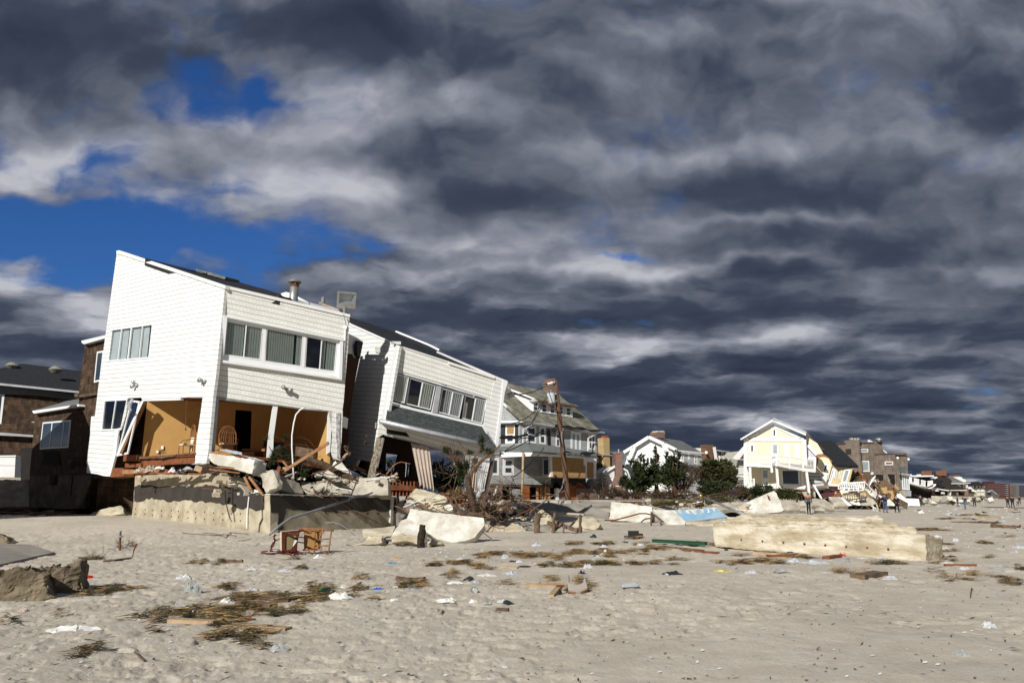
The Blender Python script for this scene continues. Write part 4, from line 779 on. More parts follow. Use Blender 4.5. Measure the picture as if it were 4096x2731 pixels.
# long weathered wall section in the right foreground
mBlock = mat('layered_seawall_concrete', (.60, .55, .44), .93, (.36, .30, .20), 1.4, 1.2, bump=.16, bscale=7, stretch=(.5, .5, 2.6), dirt=.6, dirtcol=(.30, .23, .14))
WB = thing('fallen_seawall_block', 'huge yellowish concrete wall block lying on the beach with a stepped top', 'concrete wall', Gd(fQ(1100, 330)))
pW = plane3(fQ(398, 265), 27.0, fQ(1735, 355), 22.3, fQ(398, 150), 27.05)
o = slab(pW, pts(fQ, '398,145 520,155 900,170 1250,185 1500,205 1735,218 1735,385 1300,358 900,332 600,310 398,288'), 1.2).build('wall_face', mBlock, WB); roughen(o, .14, .035, 4)
tr_f = [P(fQ(398, 145), 27.05), P(fQ(1735, 220), 22.3)]
def tierw(a0, a1, d0, d1, z, hgt, nm, seed):    # step: along the face fraction a0..a1, set back d0..d1, top height z
    A, B = tr_f; u = (B - A); u.z = 0; bk_ = Vector((-.33 * .0 + .2, .98, 0)).normalized()
    c = [A + u * a0 + bk_ * d0, A + u * a1 + bk_ * d0, A + u * (a1 - .03) + bk_ * d1, A + u * (a0 + .05) + bk_ * d1]
    t_ = MB(); t_.hexa([Vector((w.x, w.y, z - hgt)) for w in c] + [Vector((w.x, w.y, z)) for w in c]); o = t_.build(nm, mBlock, WB); roughen(o, .16, .055, seed)
za, zb = tr_f[0].z, tr_f[1].z
tierw(.02, .985, .45, 2.2, max(za, zb) + .02, .9, 'step', 11); tierw(.07, .93, .9, 2.6, max(za, zb) + .12, .9, 'step', 12)
tierw(.16, .88, 1.5, 3.2, max(za, zb) + .24, .9, 'step', 13)
chunk_end = slab(plane3(fQ(1735, 356), 22.3, fQ(1735, 218), 22.3, fQ(1800, 300), 23.6), pts(fQ, '1733,216 1768,225 1798,270 1797,335 1738,385'), .3).build('end_face', mBlock, WB)
for i in range(8):
    p_ = pW.pt(fQ(575 + i * 132, 248 + i * 8.5)); MB().tube([p_ - pW.n * .04, p_ + pW.n * .02], .03, 7).build('rust_stud', mRust, WB)
# boardwalk slabs, mural slab and flagpole in the middle distance
BG = 'heaved boardwalk slabs between the beach and the houses'
def bslab(lab, f, s, Y, n, th, m=mConcG, amp=.03, name='boardwalk_slab', cat='boardwalk slab'):
    return chunk(name, lab, cat, pts(f, s), Y, n, th, m, rg=.5, amp=amp, group=BG)
bslab('broad grey boardwalk slab sagging in front of the utility pole', fL, '-330,175 0,172 500,195 310,290 0,262 -300,245', 58, (0, -.45, .89), .25)
bslab('arched grey slab buckled over the sand left of the stained upright slab', fL, '312,290 400,240 500,225 590,240 700,300 690,338 600,325 500,312 390,300', 52, (0, -.5, .86), .2)
bslab('grey slab strip with a chipped edge below the sagging slab', fL, '-200,262 0,265 200,290 395,302 395,322 150,315 -200,300', 50, (0, -.8, .5), .3, mConc)
bslab('low grey slab running behind the stained upright slab', fL, '240,150 700,160 760,215 500,210 300,190', 62, (0, -.5, .86), .25)
bslab('upright whitish slab with brown stains and rounded edge', fL, '697,372 722,170 800,165 940,180 1205,225 1195,330 1182,405 960,402 820,385', 50, (-.25, -.9, .35), .45, mConcW)
bslab('tan side of the stained upright slab', fL, '1205,228 1240,255 1230,405 1182,405', 50.4, (.2, -.95, .2), .4, mConcY)
bslab('white ribbed slab lying between the upright slab and the blue mural', fL, '1205,256 1400,262 1490,320 1600,400 1590,430 1385,432 1290,350', 47, (-.1, -.62, .77), .3, mConcW)
MU = thing('mural_slab', 'sloping slab painted with blue waves and white crests', 'painted slab', P(fL(1750, 380), 47))
plM = Plane(P(fL(1750, 320), 47.2), Vector((0, -.62, .78)), Vector((1, .02, 0)))
slab(plM, pts(fL, '1400,262 1660,258 1935,228 1980,262 2094,340 1850,372 1600,396 1490,320'), .3).build('slab', mConcW, MU)
wv = '1465,262 1500,262 1512,300 1560,305 1535,262 1590,262 1600,295 1650,305 1628,268 1655,262 1680,300 1725,312 1712,262 1745,250 1775,255 1768,300 1812,292 1800,245 1835,240 1855,262 1850,300 1880,288 1870,240 1905,235 1925,270 1945,285 1940,240 1975,262 2092,340 1850,370 1602,392 1530,340'
slab(plM, pts(fL, wv), .01, out=.006, ragged=.5, edge=.03).build('painted_waves', mBlue, MU)
bslab('flat broken slab edge in front of the mural', fL, '1600,400 1760,395 1925,410 1925,462 1760,445 1602,430', 44, (0, -.75, .66), .3, mConcY)
bslab('long sandy slab between the mural and the leaning white slab', fL, '1800,395 2100,340 2352,335 2400,352 2380,375 2100,395 1930,408', 47, (0, -.4, .9), .2, mConc)
bslab('grey slab propped over a dark hollow under the flagpole', fL, '1935,228 2120,180 2352,160 2420,170 2300,230 2270,262 2140,250 1990,268', 56, (0, -.5, .86), .25, mConc)
chunk('dark_hollow_fill', 'dark fill painted as the shade in the hollow beneath the propped slab', 'debris', pts(fL, '1990,268 2140,255 2272,275 2262,335 2100,340 2085,322'), 57, (0, -.9, .4), .5, mat('dark_gap_fill', (.035, .026, .018), .95), rg=.3, amp=.1)  # shade of the void put into the colour of a solid chunk
WS = chunk('leaning_slab', 'tall white rough slab standing on its corner near the man in black cap', 'concrete slab', pts(fI, '432,1450 850,1255 890,1290 1003,1530 960,1562 560,1590 500,1580 470,1500'), 56, (-.2, -.9, .38), .3, mConcW, rg=.4, amp=.03)
slab(Plane(P(fI(780, 1340), 55.9), Vector((-.2, -.9, .38))), pts(fI, '762,1310 775,1325 802,1352 785,1366 770,1350'), .1, out=.05).build('rusty_notch', mRust, None)
bpy.data.objects['rusty_notch'].parent = WS
cr_ = slab(Plane(P(fI(420, 1500), 55.6), Vector((-.2, -.9, .3))), pts(fI, '345,1492 432,1450 470,1500 505,1585 445,1568 400,1530'), .1).build('corrugated_panel', mat('rusty_striped_panel', (.55, .52, .45), .8, (.32, .20, .10), 3, 2.5, stretch=(14, 14, .4)), None); tag(cr_, 'striped rusty panel against the foot of the leaning white slab', 'metal panel')
for s_, Y, n, lab in (('340,1412 700,1400 560,1400 450,1450 345,1492 250,1530 -100,1480 20,1440', 62, (0, -.5, .87), 'low sloping slab behind the leaning white slab'),
        ('940,1388 1090,1392 1225,1475 1225,1530 1005,1530', 66, (.05, -.62, .78), 'smooth tan slab right of the leaning white slab'),
        ('1140,1430 1420,1360 1560,1380 1690,1460 1700,1530 1600,1515 1500,1470 1240,1470', 76, (0, -.6, .8), 'bowed slab over a dark gap behind the man in black cap'),
        ('1620,1345 1770,1340 1890,1475 1700,1478', 84, (-.1, -.7, .7), 'grey slab tipped toward the rubble of the yellow house'),
        ('1430,1520 1500,1480 1560,1520 1570,1545 1430,1540', 75, (0, -.8, .6), 'small slab end in the dark gap'),
        ('1230,1475 1300,1500 1310,1545 1225,1540', 75, (0, -.8, .6), 'short slab end left of the dark gap')):
    bslab(lab, fI, s_, Y, n, .35, mConc)
t = chunk('seawall_stub', 'low dark stained seawall before the evergreen bushes', 'wall', pts(fH, '885,1198 1500,1200 2050,1200 2060,1262 1700,1290 1420,1290 1100,1282 900,1275'), 68, (0, -.98, .2), .5, mat('mossy_dark_concrete', (.14, .105, .06), .95, (.06, .045, .028), 2, 1.4, bump=.1, bscale=4), rg=.5, amp=.05)
chunk('brick_terrace_edge', 'low terrace edge topped with red brick', 'wall', pts(fH, '385,1210 800,1205 885,1190 890,1250 790,1290 700,1270 390,1235'), 64, (0, -.95, .3), .4, mConc, rg=.4)
MB().bar(P(fH(390, 1216), 63.6), P(fH(795, 1218), 63.6), .3, .12).build('brick_course', mBrick, None); tag(bpy.data.objects['brick_course'], 'red brick course lying along the low terrace edge', 'brick course')
FP = thing('flagpole', 'toppled grey flagpole with a golden ball tip and loose rope', 'flagpole', P(fL(2290, 325), 50))
a_, b_ = P(fH(1612, 1172), 56), P(fL(2295, 322), 49.5); MB().tube([a_, a_.lerp(b_, .5), b_], [.05, .075, .10], 10).build('pole', mSteel, FP, smooth=True)
MB().tube([P(fH(1598, 1165), 56), a_], .035, 8).build('neck', mSteel, FP)
bm = MB(); c = P(fH(1580, 1158), 56); rr_ = .14
bm.tube([c + Vector((0, 0, math.cos(k * math.pi / 8))) * rr_ for k in range(9)], [max(.004, rr_ * math.sin(k * math.pi / 8)) for k in range(9)], 12); bm.build('golden_ball', mat('gold_leaf', (.75, .48, .10), .3, metal=.9), FP, smooth=True)
MB().tube([P(fH(1630, 1215), 56), P(fH(1635, 1300), 54), P(fH(1690, 1400), 50), P(fH(1700, 1490), 48)], .014, 4).build('rope', mCurtainW, FP)
# posts on the beach
def post(lab, f, a, b, Y, r0, r1, m=mWoodG, name='wooden_post', cat='post', n=8, segs=6):
    A, B = P(f(*a), Y), P(f(*b), Y); mb = MB(); path = [A.lerp(B, k / segs) + Vector((random.uniform(-.02, .02), 0, 0)) for k in range(segs + 1)]; path[0] -= Vector((0, 0, .25)); r0 *= .52; r1 *= .52
    mb.tube(path, [(r0 + (r1 - r0) * k / segs) * random.uniform(.85, 1.15) for k in range(segs + 1)], n); o = mb.build(name, m); roughen(o, .12, .015, random.random() * 9); return tag(o, lab, cat)
post('charred stump post before the curved white slab', fO, (195, 285), (205, 108), 28.0, .27, .21, mat('charred_wood', (.045, .03, .02), .95, (.02, .014, .01), 8, 1.2, bump=.2, bscale=20))
post('thick rotten post with a knot, left of the other beach posts', fO, (1262, 186), (1265, 2), 36.5, .30, .26)
post('tall narrow post second in the beach row', fO, (1410, 184), (1424, 0), 36.5, .16, .10)
post('very short stake between the tall narrow posts', fO, (1507, 178), (1509, 95), 36.5, .08, .05)
post('waisted post at the far end of the beach row', fO, (1662, 168), (1660, 15), 37.5, .16, .11)
for lab, a, b, w in (('dark plank sunk slanting between the posts', (1430, 88), (1640, 168), .18), ('thin brace leaning on the tall narrow post', (1430, 160), (1500, 95), .08), ('short pole with a knob by the slanting plank', (1555, 135), (1605, 75), .07), ('dark board end beside the thick rotten post', (1365, 88), (1440, 130), .15)):
    mb = MB(); mb.bar(P(fO(*a), 37), P(fO(*b), 36.6), w, w * .8); o = mb.build('driftwood_plank', mWoodG); roughen(o, .2, .02, 3); tag(o, lab, 'plank')
post('thin bent stake holding the wire by the upright slab', fL, (1187, 430), (1190, 275), 45, .10, .08); post('short stake right of the wire stake', fL, (1305, 405), (1306, 352), 45, .07, .05)
for i, (s, lab) in enumerate((('640,380 760,380 900,345 1050,303 1130,302 1190,318', 'long rusty wire looping across the stained upright slab'), ('1190,300 1240,330 1290,375 1340,410', 'rusty wire bundle between the stakes'), ('1070,402 1120,365 1185,358', 'short rusty wire at the foot of the upright slab'))):
    o = MB().tube([P(p, 45.2) for p in pts(fL, s)], .04, 5).build('rusty_wire', mRust); tag(o, lab, 'wire')
# left foreground: standpipe, leaning pipe
SPp = thing('standpipe', 'upright rusty pipe with a collar standing in weed on the sand', 'pipe', Gd(fM(1105, 345)))
w0 = Gd(fM(1105, 345)); Yp = w0.y
MB().tube([w0 - up_ * .1, P(fM(1108, 228), Yp), P(fM(1110, 172), Yp)], [.035, .03, .027], 10).build('pipe', mRust, SPp)
MB().tube([P(fM(1109, 226), Yp), P(fM(1109, 220), Yp), P(fM(1110, 208), Yp)], [.09, .09, .04], 14).build('collar', mPVC, SPp); MB().tube([P(fM(1110, 178), Yp), P(fM(1110, 164), Yp)], [.035, .035], 8).build('cap', mPVC, SPp)
post('leaning rusty pipe stub beside the standpipe', fM, (1213, 405), (1257, 282), Gd(fM(1213, 405)).y, .045, .05, mRust, 'pipe_stub', 'pipe')
# ================================================================== brown shingled wing and the neighbour on the far left
NX0, NX1, NY0, NY1, NZ = -42, -27.7, 32, 42.3, 9.8
HC = thing('brown_shingle_wing', 'brown shake sided rear wing with white window beside the split white house', 'house', P(fB(600, 1200), 49))
plC = vplane(fB(600, 600), 48.5, (-.80, .60)); plC.course(fB(350, 480), fB(870, 400))
slab(plC, pts(fA, '820,1022 1020,985 1000,1300') + pts(fB, '940,300 1230,380 1240,960 285,965 300,800 340,372 765,300 762,160 782,-10'), .2, holes=[pts(fB, '490,775 560,770 555,850 480,855')]).build('shake_wall', mBrownShake, HC)
t = MB(); slab(plC, pts(fA, '782,996 1022,940 1022,968 812,1028 790,1016'), .5, out=.30, mb=t); t.build('white_eave_gutter', mTrim, HC); t = MB(); slab(plC, pts(fB, '308,345 758,280 764,300 325,370'), .4, out=.35, mb=t); t.build('white_eave_gutter', mTrim, HC)
rp = [plC.pt(fB(310, 342), .3), plC.pt(fB(760, 282), .3), P(fB(762, 228), 51), P(fB(640, 250), 52), P(fB(380, 325), 52)]; t = MB(); t.add(rp, [(0, 1, 2, 3, 4)]); t.build('lean_to_roof', mRoofGray, HC)
window(plC, pts(fB, '412,455 682,430 655,700 382,716'), HC, splits=(.34, .76), fw=.09, gl=mGlassD)
window(plC, pts(fA, '935,1100 1000,1090 965,1385 905,1400'), HC, fw=.10, gl=mGlassD)
t = MB(); t.tube([plC.pt(fB(735, 200), .15), plC.pt(fB(770, 205), .2), plC.pt(fB(940, 180), .15)], .06, 6); t.tube([plC.pt(fB(735, 195), .15), plC.pt(fB(765, 208), .2)], .12, 6); t.build('cable_mast', mWoodG, HC)
t = MB(); slab(plC, pts(fB, '880,398 912,395 862,600 838,860 832,840 868,560'), .15, out=.1, mb=t); t.build('corner_trim', mTrim, HC)
mCd = mat('dark_basement_concrete', (.16, .13, .09), .95, (.08, .065, .045), 1.5, 1.1, bump=.06)  # concrete in a much darker tone than the other foundation walls
slab(plC, pts(fB, '285,962 1210,962 1205,1000 840,1000 820,1285 600,1290 285,1270'), .3, out=-.05, holes=[pts(fB, '478,965 562,965 555,1065 470,1060')]).build('basement_wall', mCd, HC)
t = MB(); slab(plC.off(-1.5), pts(fB, '200,700 1400,700 1400,1350 200,1320'), .2, mb=t); t.build('dark_basement', mVoid, HC)
slab(plC.off(.9), pts(fB, '835,1000 858,1010 745,1285 570,1290'), .15).build('leaning_panel', mCd, HC)
slab(plC, pts(fB, '420,740 565,735 585,870 405,860'), .04, out=.05).build('missing_shakes_patch', mat('bare_black_paper', (.015, .012, .010), .95), HC)
for i in range(9):
    a = fB(700 + i * 22, 800 + random.uniform(-60, 60)); mb = MB(); A = plC.pt(a, .1); mb.bar(A, A + Vector((random.uniform(-.1, .1), 0, -.42)), .18, .03); mb.build('loose_shake', mBrownShake, HC)
rt = plC.pt(fA(1010, 985)); t = MB(); bkc = Vector((.55, .83, 0)) * 9
c_ = [plC.pt(fA(820, 1022)), rt, rt + bkc, plC.pt(fA(820, 1022)) + bkc]; t.add(c_ + [Vector((w.x, w.y, .4)) for w in c_], [(0, 1, 2, 3), (1, 2, 6, 5), (2, 3, 7, 6), (3, 0, 4, 7)]); t.build('rear_walls', mBrownShake, HC)
HD = thing('neighbour_house', 'dark roofed brown shingle neighbour at the left edge with shaded walls', 'house', P(fB(100, 1000), 60))
plD = vplane(fB(100, 400), 58, (1, .30)); plD.course(fB(20, 240), fB(320, 262))
slab(plD, pts(fB, '-420,170 545,190 790,200 790,1000 -420,1000'), .3, holes=[pts(fB, '545,240 770,245 770,330 560,330')]).build('shake_wall', mBrownShake, HD)
pRd = plane3(fA(0, 1405), 57, fA(770, 1488), 58.5, fA(200, 1216), 63)
slab(pRd, pts(fA, '-500,1360 -300,1262 0,1262 200,1216 260,1220 800,1290 1000,1320 1000,1520 770,1488 0,1405 -500,1350'), .2).build('roof', mRoofDark, HD)
t = MB(); slab(plD, pts(fA, '-400,1360 0,1403 770,1482 900,1498 900,1514 770,1500 0,1424 -400,1380'), .3, out=.9, mb=t); t.build('roof_gutter', mGutter, HD)
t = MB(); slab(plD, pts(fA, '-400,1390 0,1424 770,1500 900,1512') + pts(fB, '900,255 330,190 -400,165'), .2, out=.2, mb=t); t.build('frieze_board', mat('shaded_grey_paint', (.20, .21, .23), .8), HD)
t = MB(); slab(plD, pts(fB, '-300,535 0,552 325,578 325,596 0,580 -300,560'), .3, out=.5, mb=t); slab(plD, pts(fB, '305,446 340,448 340,458 305,456'), .2, out=.5, mb=t); t.build('porch_gutter', mGutter, HD)
for a in ((118, 1225), (540, 1262)):
    w_ = P(fA(*a), 61.5 if a[0] < 200 else 60); MB().tube([w_ - up_ * .35, w_ - up_ * .1, w_ + up_ * .15], [.25, .50, .2], 14).build('roof_ventilator', mat('aged_roof_vent', (.30, .29, .24), .7), HD)
window(plD, pts(fB, '-80,185 45,185 12,470 -100,470'), HD, fw=.14)
t = MB(); slab(plD, pts(fB, '-420,1000 330,985 300,1010 -420,1040'), .6, out=.6, mb=t); t.build('porch_deck', mConcY, HD)
t = MB(); slab(plD, pts(fB, '180,850 245,850 235,920 185,910'), .05, out=.05, mb=t); slab(plD, pts(fB, '190,915 285,780 290,980 200,965'), .05, out=.04, mb=t); t.build('damaged_panels', mWoodR, HD)
rb_ = [pRd.pt(fA(-300, 1262)), pRd.pt(fA(800, 1290))]; t = MB(); t.add([rb_[0], rb_[1], rb_[1] + Vector((2, 10, -4)), rb_[0] + Vector((-2, 10, -4))], [(0, 1, 2, 3)]); t.build('roof', mRoofDark, HD)
CB = thing('white_cabinet', 'boxy white cabinet on the porch of the dark neighbour house', 'cabinet', P(fB(70, 1000), 56)); plK = vplane(fB(70, 900), 55.5, (1, .1))
slab(plK, pts(fB, '-60,790 150,775 140,985 -60,985'), 1.1).build('body', mTrim, CB); slab(plK, pts(fB, '-65,775 153,772 153,787 -65,790'), 1.2, out=.05).build('lid', mTrim, CB); slab(plK, pts(fB, '-60,868 146,870 146,874 -60,872'), .02, out=.01).build('drawer_gap', mPVC, CB)
# off to the left: the next building along, its shade falls across the wing and the sand
HN = thing('taller_neighbour', 'flat fronted brown shingle house standing beyond the left edge', 'house', (-33, 33, 0))
def boxwall(parent, x0, x1, y0, y1, z0, z1, m, name='wall'):
    t_ = MB(); t_.add([(x0, y0, z0), (x1, y0, z0), (x1, y1, z0), (x0, y1, z0), (x0, y0, z1), (x1, y0, z1), (x1, y1, z1), (x0, y1, z1)], [(0, 1, 5, 4), (1, 2, 6, 5), (2, 3, 7, 6), (3, 0, 4, 7), (4, 5, 6, 7)], None); return t_.build(name, m, parent)
boxwall(HN, NX0, NX1, NY0, NY1, 0, NZ, mBrownShake); boxwall(HN, NX0 - .3, NX1 + .3, NY0 - .3, NY1 + .3, NZ, NZ + .2, mTrim, 'roof_edge')
# low rubble in the shade on the left
for i in range(14):
    x, y = random.uniform(-100, 640), random.uniform(1030, 1240); w_ = P(fB(x, y), 47 - (y - 1030) * .02 + random.uniform(-1, 1))
    w_ = Vector((w_.x, w_.y, gz(w_.x, w_.y) + .1)); a = random.uniform(-.5, .5); mb = MB(); l_ = random.uniform(.8, 2.2); dv_ = Vector((math.cos(a), math.sin(a), random.uniform(-.05, .2))) * l_ / 2
    mb.bar(w_ - dv_, w_ + dv_, random.uniform(.15, .5), .06); tag(mb.build('shaded_board', mWoodG), 'dark board lying in the shade by the brown wing', 'board', 'boards lying in the shade by the brown wing')
chunk('concrete_beam', 'low concrete strip footing running off beside the foundation end', 'concrete beam', pts(fB, '765,1378 985,1285 1175,1252 1195,1330 1150,1345 1000,1372 860,1388'), 43.5, (-.3, -.85, .45), .35, mConcY, amp=.04)
chunk('concrete_slab', 'sandy shaded terrace edge under the white cabinet', 'concrete slab', pts(fB, '-250,1010 280,1005 278,1120 285,1262 150,1270 -250,1275'), 52, (0, -.95, .3), 1.2, mConcY, amp=.04)
# ================================================================== grey shingled house
HG = thing('grey_shingle_house', 'grey shingled house with five windowed dormer, porch and boarded bay', 'house', P(fG(800, 1400), 74))
cG = fG(500, 700); plG0 = vplane(fG(540, 560), 70.5, (8, 5.2)); plG0.course(fG(500, 800), fG(1335, 905)); plGL = vplane(fG(500, 700), 70.5, (-1, .30)); plGL.course(fG(285, 640), fG(500, 640))
slab(plG0, pts(fG, '495,575 560,575 1340,695 1338,930 1000,900 560,840 495,820'), .3).build('shingle_wall', mGrayShake, HG)
slab(plGL, pts(fG, '150,240 320,375 540,565 500,600 500,835 150,860'), .3).build('shingle_wall', mGrayShake, HG)
pRg = plane3(fG(545, 560), 69.6, fG(1415, 690), 75.0, fG(700, 212), 76)
slab(pRg, pts(fG, '180,108 360,145 600,195 815,232 925,262 960,300 1060,385 1150,455 1260,555 1350,640 1402,682 1380,690 1100,655 850,610 545,560 430,470 320,365 180,260'), .15).build('roof', mRoofWorn, HG)
t = MB(); slab(plG0, pts(fG, '540,556 860,606 1430,682 1428,694 860,624 540,572'), .3, out=.7, mb=t); t.build('eave_gutter', mGutter, HG)
t = MB(); slab(plG0, pts(fG, '560,566 900,612 1390,680 1390,690 1350,700 900,640 560,590'), .5, out=.45, mb=t); t.build('eave_soffit', mTrim, HG)
t = MB(); slab(plG0, pts(fG, '880,598 920,600 1390,665 1385,680 920,628 880,618'), .1, out=.75, mb=t, ragged=.5, edge=.1); t.build('torn_black_underlay', mBlack, HG)
t = MB(); slab(plGL, pts(fG, '150,560 540,556 540,572 150,582'), .3, out=.6, mb=t); slab(plGL, pts(fG, '300,345 322,362 545,550 520,556 310,385'), .3, out=.5, mb=t); t.build('gable_trim', mTrim, HG)
# dormer
a_, b_, c_ = pRg.pt(fG(640, 455), .05), pRg.pt(fG(1075, 524), .05), pRg.pt(fG(405, 250), .05)
plDo = Plane(a_, (b_ - a_).cross(up_), b_ - a_); plDc = Plane(a_, (c_ - a_).cross(up_), a_ - c_); plDo.course(fG(640, 455), fG(1075, 524))
ds = slab(plDo, pts(fG, '638,345 1075,405 1075,522 830,480 638,452'), .2).build('dormer_front', mSidingF, HG)
slab(plDc, pts(fG, '400,248 645,325 645,452 560,415 480,340'), .2).build('dormer_cheek', mSidingF, HG)
a_, b_, c_ = plDo.pt(fG(655, 330), .5), plDo.pt(fG(1090, 400), .5), pRg.pt(fG(640, 208), .1); pDr = Plane(a_, (b_ - a_).cross(c_ - a_), b_ - a_)
slab(pDr, pts(fG, '360,190 500,205 850,245 935,290 1000,350 1100,378 1152,402 1080,392 950,378 655,322'), .15).build('dormer_roof', mRoofWorn, HG)
t = MB(); slab(plDc.off(.35), pts(fG, '350,188 658,312 660,328 350,210'), .3, mb=t); t.build('dormer_trim', mTrim, HG)
t = MB(); slab(plDo.off(.55), pts(fG, '660,318 900,350 1140,398 1145,406 900,375 660,332'), .15, mb=t, ragged=.3, edge=.05); t.build('broken_fascia', mBarkL, HG)
for a in ('642,350 694,355 694,450 642,440', '735,368 790,372 790,470 735,460', '826,378 880,384 880,482 826,472', '935,396 970,400 970,490 935,484', '1005,410 1055,414 1055,505 1005,496'):
    window(plDo, pts(fG, a), HG, hsplit=(.5,), fw=.06)
# second floor windows, shutters
window(plGL, pts(fG, '338,608 438,605 438,802 332,806'), HG, hsplit=(.5,), fw=.18); slab(plGL, pts(fG, '352,618 428,616 425,702 352,704'), .03, out=.04).build('plywood_patch', mPly, HG)
for a in ('285,615 330,614 328,808 282,808', '442,602 490,602 488,804 440,804'): slab(plGL, pts(fG, a), .06, out=.05).build('shutter', mBlack, HG)
window(plG0, pts(fG, '568,620 675,622 676,808 568,796'), HG, hsplit=(.5,), fw=.16); window(plG0, pts(fG, '708,625 778,630 780,820 710,808'), HG, hsplit=(.5,), fw=.15)
slab(plG0, pts(fG, '795,645 830,650 832,850 800,845'), .06, out=.05).build('shutter', mBlack, HG)
window(plG0, pts(fG, '890,690 940,695 940,850 890,845'), HG, hsplit=(.4,), fw=.13); slab(plG0, pts(fG, '888,655 925,655 922,690 890,688'), .5, out=.3).build('meter_box', mSteel, HG)
window(plG0, pts(fG, '1055,668 1168,690 1168,900 1055,885'), HG, splits=(.5,), fw=.2, gl=mGlassP); window(plG0, pts(fG, '1250,705 1325,715 1325,878 1252,872'), HG, splits=(.5,), hsplit=(.5,), fw=.13)
t = MB(); t.tube([plG0.pt(fG(*a), .5) for a in ((1335, 690), (1320, 712), (1245, 750), (1242, 905))], .05, 6); t.build('downpipe', mTrim, HG)
t = MB(); t.tube([plG0.pt(fG(*a), .6) for a in ((625, 588), (612, 615), (530, 650), (528, 800))], .05, 6); t.build('downpipe', mTrim, HG)
# porch roof
pPr = plane3(fG(640, 888), 68.0, fG(1335, 945), 71.5, fG(700, 812), 71.0)
slab(pPr, pts(fG, '555,805 800,825 1000,850 1340,908 1338,942 1000,918 640,890'), .15).build('porch_roof', mRoofGray, HG)
pPl = plane3(fG(640, 888), 68.0, fG(270, 905), 69.5, fG(480, 800), 71.0); slab(pPl, pts(fG, '640,890 560,806 480,800 280,825 200,850 150,905 270,905'), .15).build('porch_roof', mRoofGray, HG)
t = MB(); slab(plG0.off(2.2), pts(fG, '640,886 1000,915 1338,940 1338,950 1000,930 640,900'), .2, mb=t); t.build('porch_gutter', mTrim, HG)
t = MB(); slab(plG0.off(1.9), pts(fG, '612,900 850,920 1215,945 1215,968 850,950 612,945'), .2, mb=t); t.build('porch_fascia', mTrim, HG)
plF3 = plane3(fG(640, 895), 68.0, fG(150, 905), 70.0, fG(640, 940), 68.0); t = MB(); slab(plF3, pts(fG, '150,905 640,890 612,945 150,965'), .2, mb=t); t.build('porch_fascia', mTrim, HG)
slab(plG0.off(-.2), pts(fG, '130,900 700,900 840,950 840,1262 130,1250'), .3).build('shingle_wall', mGrayShake, HG)
window(plG0.off(-.2), pts(fG, '745,970 820,972 818,1165 745,1165'), HG, fw=.12); window(plG0.off(-.2), pts(fG, '310,965 432,965 432,1160 305,1160'), HG, hsplit=(.5,), fw=.25); window(plG0.off(-.2), pts(fG, '140,965 268,965 265,1158 140,1158'), HG, fw=.2)
# boarded bay
plBy = plG0.off(1.3); slab(plBy, pts(fG, '832,945 1215,965 1215,1190 832,1178'), .3).build('bay_wall', mTrim, HG)
slab(plBy, pts(fG, '855,952 1195,975 1195,1045 1215,1050 1215,1185 858,1172'), .05, out=.05).build('boarded_window', mPly, HG)
slab(plBy, pts(fG, '1005,960 1050,965 1050,1110 1005,1108'), .05, out=.11).build('boarded_window', mPly, HG)
slab(plBy.off(-.6), pts(fG, '1215,950 1335,965 1335,1195 1215,1190'), .3).build('bay_wall', mTrim, HG); slab(plBy.off(-.6), pts(fG, '1240,1012 1305,1015 1305,1190 1240,1185'), .05, out=.05).build('boarded_window', mPly, HG)
slab(plBy, pts(fG, '1215,945 1355,958 1355,972 1215,965'), .8, out=.3).build('porch_fascia', mTrim, HG)
slab(plBy, pts(fG, '600,1176 840,1172 1220,1185 1220,1192 840,1182 600,1182'), 1.2, out=.2).build('deck_edge', mWoodG, HG)
# understorey: brick piers, plywood, studs in a dark opening
plU = plG0.off(.2); slab(plG0.off(-1.8), pts(fG, '150,1240 1340,1190 1340,1430 150,1430'), .3).build('dark_crawlspace', mVoid, HG)
t = MB(); slab(plU, pts(fG, '150,1250 500,1262 850,1270 850,1292 150,1275'), .4, mb=t, ragged=.6, edge=.05); t.build('sill_beam', mBarkL, HG)
slab(plU, pts(fG, '150,1285 300,1290 302,1425 150,1425'), .3).build('brick_pier', mBrick, HG); slab(plU, pts(fG, '400,1300 500,1310 500,1425 380,1425'), .3).build('grey_panel', mGrayShake, HG)
slab(plU, pts(fG, '520,1275 600,1280 602,1428 520,1428'), .2, out=.1).build('orange_panel', mat('orange_sheathing', (.33, .10, .025), .9), HG)
t = MB()
for x in (688, 728, 770, 810): t.bar(plU.pt(fG(x, 1290)), plU.pt(fG(x, 1428)), .25, .12)
t.build('bare_studs', mWood, HG)
slab(plU, pts(fG, '895,1300 925,1300 925,1425 895,1425'), .3).build('whitewashed_pier', mTrim, HG); slab(plU, pts(fG, '925,1300 1002,1300 1002,1425 925,1425'), .3).build('brick_pier', mBrick, HG)
slab(plU, pts(fG, '1000,1240 1140,1230 1200,1255 1210,1300 1132,1300 1130,1420 1000,1420'), .2).build('orange_panel', MATS['orange_sheathing'], HG)
slab(plU, pts(fG, '1132,1300 1308,1302 1345,1330 1355,1420 1132,1420'), .5, out=.3).build('brick_pier', mBrick, HG)
t = MB(); slab(plBy.off(-.3), pts(fG, '840,1185 1215,1192 1210,1300 1190,1240 1150,1200 1110,1280 1080,1285 1060,1220 960,1230 950,1275 910,1225 870,1240 850,1290'), .1, mb=t, ragged=.4, edge=.04); t.build('torn_tar_paper', mBlack, HG)
t = MB(); t.tube([P(fG(530, 905), 68.2), P(fG(525, 1170), 68.2), P(fG(512, 1425), 68.2)], [.10, .095, .095], 10); t.build('porch_post', mWoodP, HG, smooth=True)
